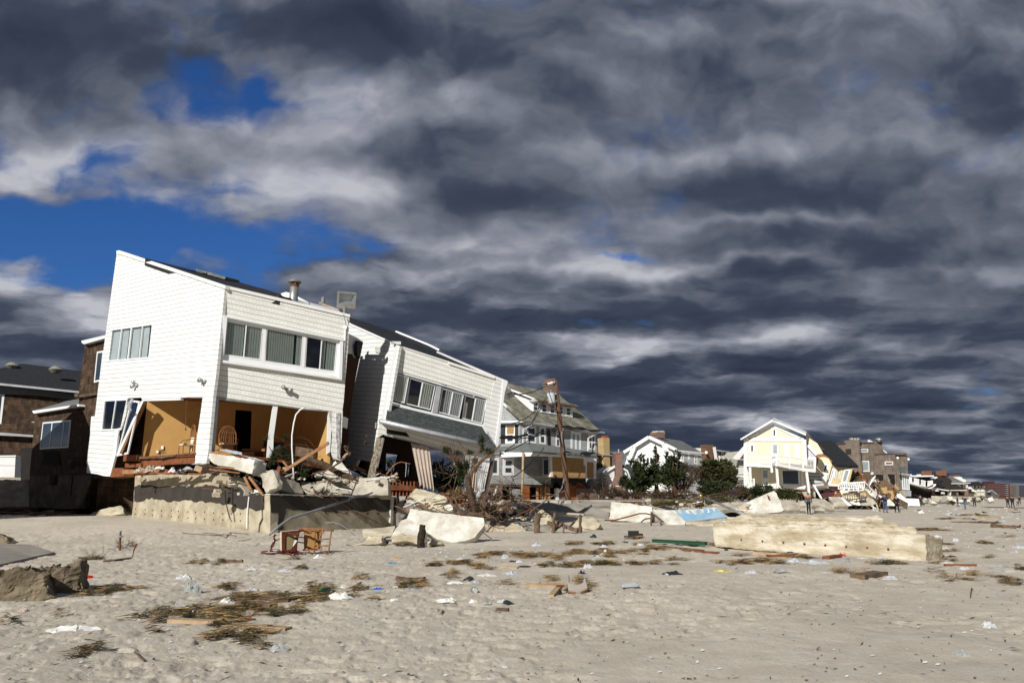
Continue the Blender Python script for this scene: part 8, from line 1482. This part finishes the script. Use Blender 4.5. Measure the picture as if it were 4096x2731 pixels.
for a in (('red crumpled cloth beside the brown clods', fM, (800, 598), 100, 40, flat('red_fabric', (.55, .03, .015)), 'cloth', CC), ('upright tent of milky plastic sheet on open sand', fM, (1770, 735), 180, 120, mFilm, 'plastic_sheet', 'plastic sheet'),
          ('white crumpled bag just behind the milky plastic tent', fM, (1700, 605), 150, 45, mBag), ('long strip of white lacy cloth', fM, (690, 1070), 430, 45, mCloth, 'cloth', CC), ('dirty bag with a red print near the brown clods', fM, (215, 905), 100, 40, flat('dirty_bag', (.45, .36, .32))),
          ('white bag standing in the seaweed mat', fM, (1635, 915), 90, 95, mBag), ('white cloth lying over the seaweed beside dark rubber', fM, (2095, 820), 150, 45, mCloth, 'cloth', CC), ('tan paper bag in the middle of the seaweed mat', fM, (2045, 1020), 110, 85, flat('tan_paper', (.38, .25, .12))),
          ('small white knot of bag in the seaweed mat', fM, (1755, 1010), 60, 35, mBag), ('black rubber scrap in the seaweed mat', fM, (1800, 930), 130, 55, mBlackB, 'rubber_scrap', 'scrap'), ('pale clear film by the weed near the clods', fM, (1420, 690), 60, 18, mFilm),
          ('white sheet scrap between the weed tufts', fM, (2040, 720), 50, 22, mBag), ('thin white strip along the shell specks', fM, (1000, 555), 70, 14, mFilm),
          ('white cloth roll knotted at the tip of the seaweed mat', fN, (1070, 690), 245, 70, mCloth, 'cloth', CC), ('white paper cup lying over the white cloth roll', fN, (1107, 585), 45, 24, mCloth, 'cup', 'cup'), ('bright blue torn bag on bare sand', fN, (1440, 600), 110, 30, flat('blue_film', (.01, .10, .50))),
          ('tan foam chunk behind the dotted cushion', fN, (1615, 312), 95, 26, flat('tan_foam', (.46, .30, .15)), 'foam', 'foam'), ('white bag left of the green bottle', fN, (262, 608), 115, 36, mBag), ('pale bag in front of the mahogany chair', fN, (258, 415), 115, 22, mBag), ('pale bag with a tail right of the first pale bag', fN, (575, 430), 150, 28, mBag),
          ('clear film scrap beside the tailed bag', fN, (660, 395), 60, 22, mFilm), ('brown round paper ball', fN, (1235, 510), 110, 48, flat('brown_paper', (.24, .16, .10)), 'paper_ball', 'paper'), ('grey flat cloth on the weed patch', fN, (825, 415), 90, 22, mFilm), ('white shirt scrap on bare sand before the blue bag', fN, (1590, 702), 90, 22, mCloth, 'cloth', CC),
          ('white knotted sweater lying alone', fN, (2080, 712), 180, 45, mCloth, 'cloth', CC), ('large clear plastic bag with one raised corner', fN, (520, 1170), 190, 75, mFilm), ('blue scrap in the seaweed mat', fN, (668, 785), 95, 22, flat('pale_blue', (.18, .30, .38)), 'scrap', 'scrap'), ('pale bag folded on the seaweed mat', fN, (505, 690), 90, 22, mBag), ('white heap under the rattan chair', fN, (880, 305), 100, 25, mCloth, 'cloth', CC),
          ('white bags around the flat driftwood board', fN, (1700, 540), 130, 28, mBag), ('clear crumpled bag right of the flat driftwood board', fN, (1745, 610), 110, 26, mFilm), ('white scrap left of the flat driftwood board', fN, (1600, 590), 60, 28, mBag),
          ('boxy white bag on the edge of the reed drift', fO, (555, 445), 85, 38, mBag), ('small white tuft beside the boxy bag', fO, (355, 485), 90, 40, mBag), ('white cloth flat behind the silver can', fO, (505, 645), 150, 24, mCloth, 'cloth', CC), ('black film tangled with clear bag behind the silver can', fO, (640, 620), 100, 45, mBlackB), ('clear torn bag over the black film', fO, (710, 645), 110, 40, mFilm),
          ('white wide sheet on sand beyond the silver can', fO, (1030, 562), 160, 35, mBag), ('thin white ribbon of cloth beside the wide sheet', fO, (800, 575), 220, 22, mCloth, 'cloth', CC), ('black shoe shaped bag on the reed drift', fO, (1150, 500), 130, 26, mBlackB), ('black cloth hump with white bag beside it', fO, (1000, 840), 120, 36, mBlackB, 'cloth', CC), ('white torn bag before the black cloth hump', fO, (935, 825), 90, 34, mBag),
          ('rolled white cup wrapper left of the white torn bag', fO, (675, 822), 85, 36, mCloth, 'wrapper', 'wrapper'), ('faint clear film between the wrapper and the torn bag', fO, (800, 830), 90, 30, mFilm), ('black bundle just behind the broken drawer box', fO, (1678, 560), 80, 34, mBlackB, 'bundle', 'bundle'),
          ('dark bag lump on open sand before the boulders', fO, (1782, 228), 62, 36, mBlackB), ('low black shoe near the dark square box', fO, (2085, 226), 52, 22, mBlackB, 'shoe', 'shoe'), ('white flap of plastic sheet before the beach posts', fO, (1262, 308), 95, 42, mBag, 'plastic_sheet', 'plastic sheet'), ('white bunched bag at the reed drift', fO, (1730, 508), 90, 48, mBag),
          ('white rolled strip above the bunched bag', fO, (1785, 445), 90, 26, mBag), ('white bag cluster amid the reed drift', fO, (965, 420), 60, 42, mBag), ('red cloth amid the reed drift', fO, (1160, 412), 90, 24, flat('brick_red', (.25, .03, .02)), 'cloth', CC), ('black cloth amid the reed drift', fO, (1035, 452), 70, 24, mBlackB, 'cloth', CC), ('white scraps beside the black cloth in the reeds', fO, (1100, 455), 60, 24, mBag), ('black lump on the upper reed drift', fO, (1115, 355), 50, 18, mBlackB),
          ('grey white film on the upper reed drift', fO, (1190, 385), 70, 26, mFilm), ('white film on the long reed drift', fO, (1880, 325), 80, 36, mBag), ('upright pale scrap on the long reed drift', fO, (1890, 368), 34, 36, mCloth, 'scrap', 'scrap'), ('white bag below the upright pale scrap', fO, (1885, 385), 90, 20, mBag), ('white bag left on the long reed drift', fO, (1575, 340), 62, 22, mBag), ('white bag resting below the long drift', fO, (1820, 410), 55, 20, mBag), ('dark board scrap on the long reed drift', fO, (2010, 345), 70, 26, mGreyC, 'scrap', 'scrap'),
          ('black bundle on the long reed drift', fO, (2075, 275), 60, 26, mBlackB, 'bundle', 'bundle'), ('white bag high on the long reed drift', fO, (2215, 300), 70, 26, mBag), ('shred of white plastic near the glass tray', fO, (2140, 748), 45, 16, mBag, 'scrap', 'scrap'), ('white scrap low on the bare sand', fO, (965, 1420), 60, 14, mBag, 'scrap', 'scrap'),
          ('black jacket lying flat on bare sand', fQ, (140, 466), 125, 26, mBlackB, 'jacket', 'jacket'), ('yellow towel stretched on bare sand', fQ, (455, 448), 165, 12, flat('yellow_towel', (.72, .62, .12)), 'towel', 'towel'), ('pale end of the yellow towel', fQ, (548, 450), 40, 12, mGreyC, 'cloth', CC), ('white bag right of the yellow towel', fQ, (635, 458), 76, 24, mBag), ('grey jacket with white scrap', fQ, (825, 446), 100, 22, mGreyC, 'jacket', 'jacket'),
          ('white bag before the gap in the drift', fQ, (905, 388), 90, 28, mBag), ('long white sheet before the seawall block', fQ, (1050, 395), 165, 24, mBag), ('bright white bag at the foot of the seawall block', fQ, (1455, 380), 62, 26, mBag), ('white film scattered beside the block foot', fQ, (1230, 380), 110, 22, mFilm), ('white bag against the block foot', fQ, (1340, 366), 70, 14, mBag), ('blue black bag by the pale boards', fQ, (890, 352), 80, 38, flat('navy_film', (.03, .04, .07), .4)),
          ('red cloth against the seawall block', fQ, (1198, 350), 76, 18, flat('rose_cloth', (.45, .04, .05)), CC, CC), ('clear dome of film on the block foot', fQ, (1195, 335), 80, 28, mFilm), ('white film spread at the left foot of the block', fQ, (720, 305), 150, 20, mFilm), ('green glass scrap at the left foot of the block', fQ, (480, 316), 30, 20, flat('bottle_green', (.02, .07, .05), .3), 'scrap', 'scrap'),
          ('white bag with red lettering alone on sand', fQ, (2132, 795), 82, 42, mBag), ('translucent bag alone low on the sand', fQ, (1965, 975), 88, 45, mFilm), ('white bag right of the weathered board', fQ, (1512, 498), 85, 26, mBag), ('white sheet left of the weathered board', fQ, (1110, 455), 66, 12, mBag), ('white bag beyond the seawall block end', fQ, (1812, 236), 56, 18, mBag), ('white bag in the open beyond the block end', fQ, (1925, 258), 44, 22, mBag),
          ('white and blue bag by the red can', fQ, (1845, 305), 90, 18, mBag), ('black scrap in front of the block end', fQ, (1900, 355), 60, 14, mBlackB), ('white bag beside the black scrap', fQ, (1858, 352), 44, 14, mBag), ('long white film on the right weed line', fQ, (2220, 425), 150, 22, mFilm), ('white flat bag left of the long film', fQ, (1970, 432), 76, 20, mBag), ('white twin bags by the weed', fQ, (1870, 402), 90, 20, mBag), ('white blue bag at the picture edge', fQ, (2325, 300), 90, 18, mBag), ('pale bag above the stake hole', fQ, (2180, 470), 90, 20, mFilm),
          ('white bucket on its side far on the sand', fQ, (1706, 82), 36, 18, mTrim, 'bucket', 'bucket')):
    lab, f, c, w, h, m = a[:6]; lit(lab, f, c, w, h, m, *(a[6:] or ('plastic_bag', 'bag')), n=12 if f is fM or f is fN else 9)
# countable but alike: far scraps across the right of the beach
for i in range(150):
    x = random.uniform(1150, 2352); y = random.choice([random.uniform(28, 120), random.uniform(60, 330)]);
    if y > 70 and x < 1820: x = random.uniform(1840, 2352)
    k = random.random(); m, nm = ((mBag, 'white'), (mBlackB, 'dark'), (flat('tan_scrap', (.35, .24, .12)), 'tan'), (mFilm, 'clear'))[0 if k < .55 else 1 if k < .75 else 2 if k < .88 else 3]
    lit(f'{nm} scrap among the far scattered litter toward the walkers', fQ, (x, y), random.uniform(10, 40), random.uniform(4, 11), m, 'litter_scrap', 'scrap', n=4, group=f'{nm} scraps of far litter')
for i in range(60):
    x, y = random.uniform(150, 2200), random.uniform(330, 520); m, nm = random.choice([(mBag, 'white'), (mBag, 'white'), (mBlackB, 'black'), (mFilm, 'clear'), (flat('tan_scrap', (.35, .24, .12)), 'tan')])
    lit(f'small {nm} scrap caught along the reed drift line', fO, (x, y), random.uniform(12, 45), random.uniform(6, 16), m, 'litter_scrap', 'scrap', n=5, group=f'{nm} scraps in the reed drift')
# hard objects
CU = lit('flat teal cushion with white dots', fN, (1558, 362), 185, 22, mat('teal_dotted_fabric', (.05, .20, .22), .9), 'cushion', 'cushion', n=8, dep=.5, jag=.3)
cu = bpy.data.materials['teal_dotted_fabric'].node_tree; vn = cu.nodes.new('ShaderNodeTexVoronoi'); vn.inputs['Scale'].default_value = 16; vn.inputs['Randomness'].default_value = 0; tcx = cu.nodes.new('ShaderNodeTexCoord'); cu.links.new(tcx.outputs['Object'], vn.inputs[0])
rp_ = cu.nodes.new('ShaderNodeValToRGB'); rp_.color_ramp.elements[0].color = (.6, .65, .62, 1); rp_.color_ramp.elements[0].position = .22; rp_.color_ramp.elements[1].color = (.05, .20, .22, 1); rp_.color_ramp.elements[1].position = .26; cu.links.new(vn.outputs['Distance'], rp_.inputs[0]); cu.links.new(rp_.outputs[0], cu.nodes['Principled BSDF'].inputs['Base Color'])
a, b = Gd(fN(862, 632), .05), Gd(fN(975, 604), .06); d_ = b - a
BO = thing('green_bottle', 'dark green glass bottle lying by the seaweed mat', 'bottle', a); gm = flat('green_glass', (.008, .07, .03), .15)
MB().tube([a, a + d_ * .04, a + d_ * .30, a + d_ * .42, a + d_ * .9], [.015, .02, .022, .05, .05], 12).build('body', gm, BO, smooth=True); MB().tube([a + d_ * .9, b], [.05, .045], 12).build('base', gm, BO)
c = Gd(fO(684, 712), .04); CN = thing('drink_can', 'silver drink can lying with its top toward the viewer', 'can', c); q_ = Vector((.35, -.9, 0)).normalized() * .06
MB().tube([c + q_ * -1, c - q_ * .9, c + q_ * .8, c + q_], [.045, .055, .055, .045], 18).build('body', mSteel, CN, smooth=True); MB().tube([c + q_, c + q_ * 1.03], [.043, .043], 18).build('top', mReflect, CN)
c = Gd(fQ(1806, 328), .04); tag(MB().tube([c - Vector((.06, 0, 0)), c + Vector((.06, .02, 0))], .05, 12).build('red_can', flat('red_can_paint', (.45, .02, .03), .4)), 'red drink can by the block end', 'can')
TR = thing('glass_tray', 'shallow clear rectangular tray alone on the sand', 'tray', Gd(fO(2120, 688))); a, b = Gd(fO(2052, 690), .02), Gd(fO(2192, 682), .02); u = (b - a); v = Vector((0, .28, 0))
MB().hexa([a, b, b + v, a + v, a + up_ * .01, b + up_ * .01, b + v + up_ * .01, a + v + up_ * .01]).build('bottom', mGlass, TR)
for p_, q2_ in ((a, b), (b, b + v), (b + v, a + v), (a + v, a)): MB().bar(p_ + up_ * .03, q2_ + up_ * .03, .02, .04).build('side', mBag, TR)
BX = thing('dark_square_box', 'black square box with a lug on open sand', 'box', Gd(fO(2155, 198))); c = Gd(fO(2150, 198), .14); MB().box(c, (.38, .3, .26)).build('case', mBlack, BX); MB().box(c + Vector((.27, 0, -.03)), (.16, .2, .12)).build('lug', mBlack, BX)
GB = thing('green_beam', 'long green painted metal beam on the reed drift', 'beam', Gd(fL(1500, 640))); a, b = Gd(fL(1215, 625), .10), Gd(fL(1835, 660), .10); MB().bar(a, b, .16, .09).build('beam', flat('green_enamel', (.015, .075, .035), .5), GB); MB().bar(a + up_ * .055, b + up_ * .055, .2, .015).build('flange', flat('green_enamel', (.015, .075, .035), .5), GB)
# broken drawer box
DB = thing('broken_cabinet_box', 'broken grey wooden cabinet box standing tilted in straw', 'box', Gd(fO(1640, 735))); gY = Gd(fO(1640, 735)).y; pD_ = Plane(P(fO(1630, 660), gY), Vector((0, -.75, .65)))
slab(pD_, pts(fO, '1530,585 1550,640 1600,665 1650,662 1685,640 1700,590 1725,690 1640,738 1552,712'), .05).build('front_panel', mat('grey_laminate', (.34, .31, .27), .8), DB)
slab(pD_, pts(fO, '1552,712 1640,738 1725,690 1728,702 1642,752 1550,725'), .10).build('broken_edge', mWood, DB); slab(pD_, pts(fO, '1440,652 1512,642 1512,662 1440,664'), .06).build('cleat', mWood, DB); slab(Plane(P(fO(1560, 660), gY + .4), Vector((-.8, -.5, .2))), pts(fO, '1528,580 1545,575 1560,700 1548,712'), .04).build('side_panel', MATS['grey_laminate'], DB)
pl_('pale heavy plank end leading to the broken drawer', fO, (1165, 668), (1505, 672), .22, .07, mWoodP, rough=.015); pl_('short slat leaning below the drawer', fO, (1390, 765), (1465, 678), .10, .04, mWoodP)
pl_('long pale plank with a dark end on the seaweed mat', fN, (100, 945), (600, 968), .17, .035, mWoodP, rough=.006); pl_('thin board across the seaweed mat', fM, (1570, 990), (1990, 1008), .16, .05, mWoodP); pl_('rounded driftwood log on the seaweed mat', fN, (110, 755), (440, 775), .16, .14, mBarkL, 'driftwood', 'driftwood', rough=.03); pl_('dark stained board in the seaweed mat', fN, (160, 880), (250, 875), .14, .06, mWoodR)
pl_('grey flat board lying behind the seaweed mat', fN, (240, 690), (740, 675), .15, .04, mWoodG); pl_('black flat strip on the seaweed mat', fN, (420, 712), (600, 712), .12, .03, mWoodG)
pl_('flat brown driftwood board with white bags', fN, (1625, 500), (1875, 515), .22, .07, mBarkL, 'driftwood', 'driftwood', rough=.02); pl_('rounded stick before the mahogany chair', fN, (-60, 338), (172, 340), .10, .08, mBarkL, 'driftwood', 'driftwood', rough=.015); pl_('short stick on bare sand under the can', fO, (890, 888), (1000, 892), .07, .04, mBarkL, 'driftwood', 'driftwood')
pl_('thin slat on the reed drift left of the black bag', fO, (905, 500), (1085, 508), .10, .04, mWoodP); pl_('thin slat beyond the cloth ribbon', fO, (1215, 458), (1400, 462), .06, .03, mWoodP)
pl_('pale board with brown ends before the seawall block', fQ, (660, 336), (862, 350), .24, .12, mWoodP); pl_('reddish board under the pale one', fQ, (740, 350), (960, 352), .2, .06, mWoodR); pl_('long brown branch along the block foot', fQ, (860, 318), (1190, 326), .10, .08, mBarkL, 'driftwood', 'driftwood', rough=.03); pl_('dark weathered board tilted on sand', fQ, (1305, 485), (1450, 462), .3, .1, mWoodG, rough=.01)
pl_('board with nails by the red cloth', fQ, (1105, 366), (1185, 352), .2, .1, mWoodR); pl_('reddish slat left of the block', fQ, (225, 316), (425, 332), .16, .06, mWoodR); pl_('pale slat crossing the reed drift', fQ, (60, 288), (330, 318), .14, .06, mBarkL); pl_('crooked branch at the left foot of the block', fQ, (490, 280), (608, 298), .08, .06, mBarkL, 'driftwood', 'driftwood', rough=.02)
pl_('long pale beam far on the beach', fQ, (2055, 106), (2195, 112), .35, .22, mWoodP); pl_('dark log lying far on the beach', fQ, (2155, 168), (2325, 175), .28, .22, mBarkL, 'log', 'log', rough=.05); pl_('dark plank lying by the far weed line', fQ, (1815, 272), (1900, 278), .2, .08, mWoodG); pl_('thin white beam behind the far walkers', fX, (895, 785), (1140, 787), .4, .25, mTrim, 'beam', 'beam'); pl_('thin dark log line near the last walkers', fX, (1640, 848), (2350, 862), .3, .2, mWoodG, 'log', 'log')
pl_('reddish thin slat on the right weed line', fQ, (1850, 406), (2050, 408), .08, .05, mWoodR)
for s, lab, f in (('1680,185 1740,192 1850,198 1960,208 2060,200 2180,212', 'long bare branch lying near the wall foot', fM), ('1870,185 1980,192 2080,225 2120,182 2200,188 2290,195', 'forked bare branch beside the long one', fM), ('950,445 1050,440 1120,428 1210,415', 'tapering driftwood limb by the rusty pipe', fM), ('1060,350 1040,335 1000,330', 'small root end by the standpipe', fM), ('120,150 180,140 245,130', 'thin dark twig left of the chairs', fN), ('1240,1280 1280,1320 1330,1360', 'curved twig on the trodden sand', fM), ('2030,830 2045,810 2050,795', 'tiny black twig on bare sand', fN),
                  ('2015,608 2018,580 2022,552 2030,560', 'dark stake sticking from a small hole', fQ)):
    stick(lab, f, s, .035 if 'limb' in lab else .018 if 'branch' in lab else .012)
for c, lab in (((1105, 330), 'tangled root hair at the foot of the standpipe'), ((1200, 320), 'reddish root hair beside the standpipe'), ((880, 430), 'brown root clump on the driftwood limb')):
    g = Gd(fM(*c)); mb = MB(); rs = random.Random(c[0])
    for k in range(26): branchy(mb, g + Vector((rs.uniform(-.15, .15), rs.uniform(-.1, .1), .05)), Vector((rs.gauss(0, 1), rs.gauss(0, 1), rs.gauss(.3, .4))), rs.uniform(.12, .35), .006, 1, rs, 1.2)
    tag(mb.build('root_clump', mBarkL), lab, 'roots')
# ---- the two overturned chairs
gY = Gd(fR(720, 600)).y; Z0 = gY
def TU(par, s, r, nm, m, dy=0.0, f=fR, d1=None):
    q_ = pts(f, s); k = len(q_) - 1; rr2 = r if hasattr(r, '__len__') else (r, r)
    return MB().tube([P(p, Z0 + dy + ((d1 if d1 is not None else dy) - dy) * i / k) for i, p in enumerate(q_)], [rr2[0] + (rr2[1] - rr2[0]) * i / k for i in range(k + 1)], 8).build(nm, m, par, smooth=True)
C1 = thing('mahogany_armchair', 'dark red mahogany armchair lying on its side with cream seat', 'chair', P(fR(720, 600), Z0)); pC1 = Plane(P(fR(850, 330), Z0), Vector((.35, -.93, .05)))
slab(pC1, pts(fR, '662,135 700,128 1030,100 1035,200 1000,330 985,520 925,560 720,548 668,545'), .07, holes=[pts(fR, '735,215 900,175 975,215 905,430 860,500 770,520 728,480')]).build('seat_frame', mMahog, C1)
slab(pC1.off(-.05), pts(fR, '720,180 980,160 975,300 890,440 900,520 720,520'), .03).build('seat_underside', mat('khaki_webbing', (.24, .19, .09), .9), C1); slab(pC1.off(-.07), pts(fR, '640,130 690,118 1010,95 1010,110 690,132 668,545 640,538 622,300'), .10).build('seat', mCream, C1)
slab(pC1.off(.02), pts(fR, '935,300 992,320 905,440 893,430'), .01).build('torn_lining', mCloth, C1)
for s, r, dy, d1 in (('760,160 860,190 970,195 1000,175', (.035, .022), -.05, -.35), ('1020,130 1090,100 1150,130 1250,162 1290,158', (.04, .022), .2, -.1), ('720,560 800,585 945,628', (.045, .02), -.05, -.5), ('950,540 1050,570 1160,600', (.045, .02), .2, -.25)): TU(C1, s, r, 'leg', mMahog, dy, d1=d1)
TU(C1, '665,275 610,275 575,310 530,305', .022, 'arm', mMahog); TU(C1, '500,200 545,215 500,230 505,290 520,300 490,380 450,450 440,520 455,585', (.035, .045), 'arm_post', mMahog); TU(C1, '235,565 260,580 350,570 440,575 560,560 700,565', (.035, .045), 'back_post', mMahog, -.1); TU(C1, '240,560 400,545 480,525 600,530 700,540', (.03, .04), 'back_post', mMahog, .35); TU(C1, '560,590 640,575 900,580 980,570', .04, 'side_rail', mMahog, .1)
C2 = thing('cane_chair', 'light brown cane chair lying on its side behind the mahogany one', 'chair', P(fR(1400, 590), Z0 + .5)); Z0 += .45; pC2 = Plane(P(fR(1300, 300), Z0), Vector((.25, -.96, .1)))
slab(pC2, pts(fR, '1150,140 1180,118 1490,108 1478,250 1452,480 1420,498 1180,495 1148,470'), .05).build('woven_seat', mat('woven_cane', (.42, .24, .085), .8, (.22, .11, .035), 90, 1.6, bump=.08, bscale=90), C2)
for s, nm in (('1045,72 1200,68 1400,82 1530,80 1750,115', 'side_rail'), ('1050,88 1250,100 1420,118 1480,110', 'side_rail'), ('1145,150 1145,330 1148,505', 'seat_rail'), ('1492,108 1478,260 1450,490', 'seat_rail')): TU(C2, s, .024, nm, mWicker)
for s in ('1360,112 1352,350 1345,585', '1702,112 1672,330 1640,582', '1110,515 1200,520 1300,578', '1200,505 1430,512 1520,545 1625,600'): TU(C2, s, .022, 'leg', mWicker, -.05, d1=-.25)
for s in ('1368,300 1520,292 1682,280', '1362,432 1500,430 1662,425', '1030,245 1145,262', '1000,350 1140,368'): TU(C2, s, .017, 'stretcher', mWicker, -.1)
for s in ('1500,100 1552,112 1540,150 1495,182', '1470,440 1500,480 1480,520', '1180,440 1220,480 1215,510', '1440,220 1460,160 1475,130'): TU(C2, s, .014, 'scroll', mWicker, -.1)
# ---- drifts of reeds and seaweed: nobody could count the stems
def drift(name, lab, patches, m, seed, L0, L1, dens, wdt):
    rs = random.Random(seed); mb = MB()
    for f, lst in patches:
        for (cx, cy, rx, ry) in lst:
            c = Gd(f(cx, cy)); e = Gd(f(cx + rx * .92, cy)); g1, g2 = Gd(f(cx, cy - ry)), Gd(f(cx, cy + ry)); a, b = max(.05, (e - c).length), max(.08, abs(g1.y - g2.y) / 2); mid = (g1.y + g2.y) / 2
            nn = int(min(4200, max(14, dens * a * b))); sc_ = max(1, c.y / 22)
            if sc_ > 1: nn = int(nn / sc_ ** 1.2)
            lob = [(rs.uniform(-.85, .85), rs.uniform(-.75, .75), rs.uniform(.12, .5)) for _ in range(max(4, int(a * 5)))]
            gu = np.linspace(-1.6, 1.6, 17); GX, GY = np.meshgrid(c.x + gu * a, mid + gu * b); GZ = gfull_np(GX, GY)
            def zq(u, v, GZ=GZ):
                i, j = min(16, max(0, round((u + 1.6) * 5))), min(16, max(0, round((v + 1.6) * 5))); return float(GZ[j, i])
            for _ in range(nn):
                l_ = rs.choice(lob); u, v = l_[0] + rs.gauss(0, .30) * l_[2] * 1.3, l_[1] + rs.gauss(0, .34) * l_[2] * 1.3; x, y = c.x + u * a, mid + v * b; z = zq(u, v) + rs.random() ** 1.3 * .12 * max(0, 1 - u * u - v * v) + .008
                t_ = rs.gauss(.1, .85); ln = rs.uniform(L0, L1) * (.7 + .5 * sc_); d_ = Vector((math.cos(t_), math.sin(t_), rs.uniform(-.05, .16))) * ln / 2; s_ = Vector((-math.sin(t_), math.cos(t_), rs.uniform(.1, .8))).normalized() * wdt * rs.uniform(.4, 1.5) * sc_; p = Vector((x, y, z)); bn = Vector((rs.gauss(0, .1), rs.gauss(0, .1), .02)) * ln
                mb.add([p - d_, p - d_ + s_, p + bn + s_, p + bn, p + d_ + s_ * .4, p + d_], [(0, 1, 2, 3), (3, 2, 4, 5)])
    o = mb.build(name, m); tag(o, lab, 'debris', None, 'stuff'); return o
PM = [(1450, 940, 130, 45), (1650, 955, 200, 50), (1850, 900, 160, 45), (2010, 945, 260, 65), (2130, 1020, 200, 40), (2120, 1150, 260, 60), (2250, 1190, 120, 35), (1500, 1000, 120, 22), (2250, 800, 120, 25), (780, 1265, 110, 38), (900, 1270, 100, 18), (690, 1330, 70, 22), (1100, 705, 130, 35), (900, 755, 130, 16), (90, 1010, 120, 22), (830, 430, 60, 16), (1250, 970, 40, 10), (1830, 460, 90, 16), (2020, 465, 60, 12), (2090, 695, 110, 22), (1410, 1100, 60, 12), (560, 960, 80, 14)]
PN = [(150, 700, 200, 38), (450, 690, 180, 36), (700, 695, 140, 38), (900, 690, 150, 36), (1050, 680, 90, 22), (150, 790, 250, 40), (450, 825, 220, 38), (650, 815, 130, 32), (100, 1045, 260, 48), (350, 1015, 160, 34), (300, 1150, 120, 28), (850, 590, 100, 16), (960, 600, 80, 20), (1270, 606, 95, 14), (1760, 572, 130, 28), (1300, 500, 80, 12), (740, 402, 55, 15), (60, 585, 75, 24), (-60, 860, 200, 50), (640, 325, 50, 8), (820, 640, 90, 20), (1210, 675, 40, 18), (1420, 690, 60, 10)]
PO = [(400, 490, 190, 38), (600, 480, 130, 26), (480, 560, 90, 22), (720, 505, 150, 18), (500, 600, 60, 20), (120, 665, 120, 32), (860, 400, 170, 26), (1050, 388, 200, 26), (1250, 402, 220, 28), (1400, 420, 100, 20), (800, 515, 100, 12), (960, 655, 90, 14), (1450, 612, 100, 22), (1560, 690, 120, 50), (1700, 640, 90, 48), (1370, 490, 90, 18), (1550, 492, 150, 20), (1800, 472, 200, 22), (2000, 482, 300, 18), (1600, 372, 180, 30), (1800, 392, 180, 24), (2000, 352, 220, 28), (2200, 350, 100, 20), (1600, 290, 150, 10), (1900, 292, 130, 14), (2200, 242, 100, 10), (2250, 292, 100, 10), (1760, 720, 70, 14)]
PQ = [(340, 282, 110, 14), (60, 302, 120, 14), (130, 376, 130, 6), (60, 402, 140, 6), (500, 402, 150, 14), (750, 396, 160, 13), (900, 362, 150, 9), (580, 348, 60, 6), (1230, 452, 90, 8), (1350, 462, 70, 8), (1900, 376, 70, 9), (1850, 400, 60, 9), (1800, 452, 60, 5), (1920, 495, 90, 13), (2050, 476, 60, 8), (2280, 526, 90, 15), (2330, 436, 100, 9), (1450, 396, 150, 9), (1650, 362, 120, 6), (2100, 272, 60, 5), (1900, 322, 80, 5), (1900, 118, 90, 5), (2100, 145, 80, 4), (1700, 250, 20, 4), (2000, 95, 80, 3), (1800, 190, 60, 3), (2250, 230, 70, 3), (2150, 360, 80, 4)]
drift('reed_debris', 'tan broken reeds drifted in bands across the beach', [(fM, PM), (fN, PN), (fO, PO), (fQ, PQ)], mStraw, 31, .08, .36, 800, .009)
drift('seaweed_debris', 'dark green seaweed matted through the reed bands', [(fM, PM), (fN, PN), (fO, PO[15:18]), (fQ, PQ[15:20])], mWeed, 32, .05, .16, 760, .013)
rs = random.Random(4); mb = MB()
for i in range(1500):
    Yq = 8 + 50 * rs.random() ** 1.3; x = rs.uniform(-.6, .62) * Yq; s_ = rs.uniform(.008, .03) * (1 + Yq / 50); t_ = rs.uniform(0, 6.28); p = Vector((x, Yq, gf(x, Yq) + .012)); u = Vector((math.cos(t_), math.sin(t_), .2)) * s_; v = Vector((-math.sin(t_), math.cos(t_), .3)) * s_ * .5; mb.add([p - u, p + v, p + u, p - v], [(0, 1, 2, 3)])
tag(mb.build('shell_debris', mShell), 'tiny white shell chips strewn over the sand', 'shells', None, 'stuff')
mb = MB()
for i in range(2600):
    Yq = 7.5 + 36 * rs.random() ** 1.0; x = rs.uniform(-.6, .62) * Yq; l_ = rs.uniform(.015, .05) * (1 + rs.random() ** 6 * 4); t_ = rs.gauss(0, .9); p = Vector((x, Yq, gf(x, Yq) + .012)); u = Vector((math.cos(t_), math.sin(t_), rs.uniform(0, .3))) * l_ / 2; v = Vector((-math.sin(t_), math.cos(t_), .5)) * rs.uniform(.004, .012); mb.add([p - u, p - v, p + u, p + v], [(0, 1, 2, 3)])
tag(mb.build('twig_debris', mat('brown_twig_bits', (.13, .085, .04), .9, (.05, .035, .018), 3, 1, island=.5)), 'brown twig and weed bits strewn over the sand', 'debris', None, 'stuff')
cleanup()
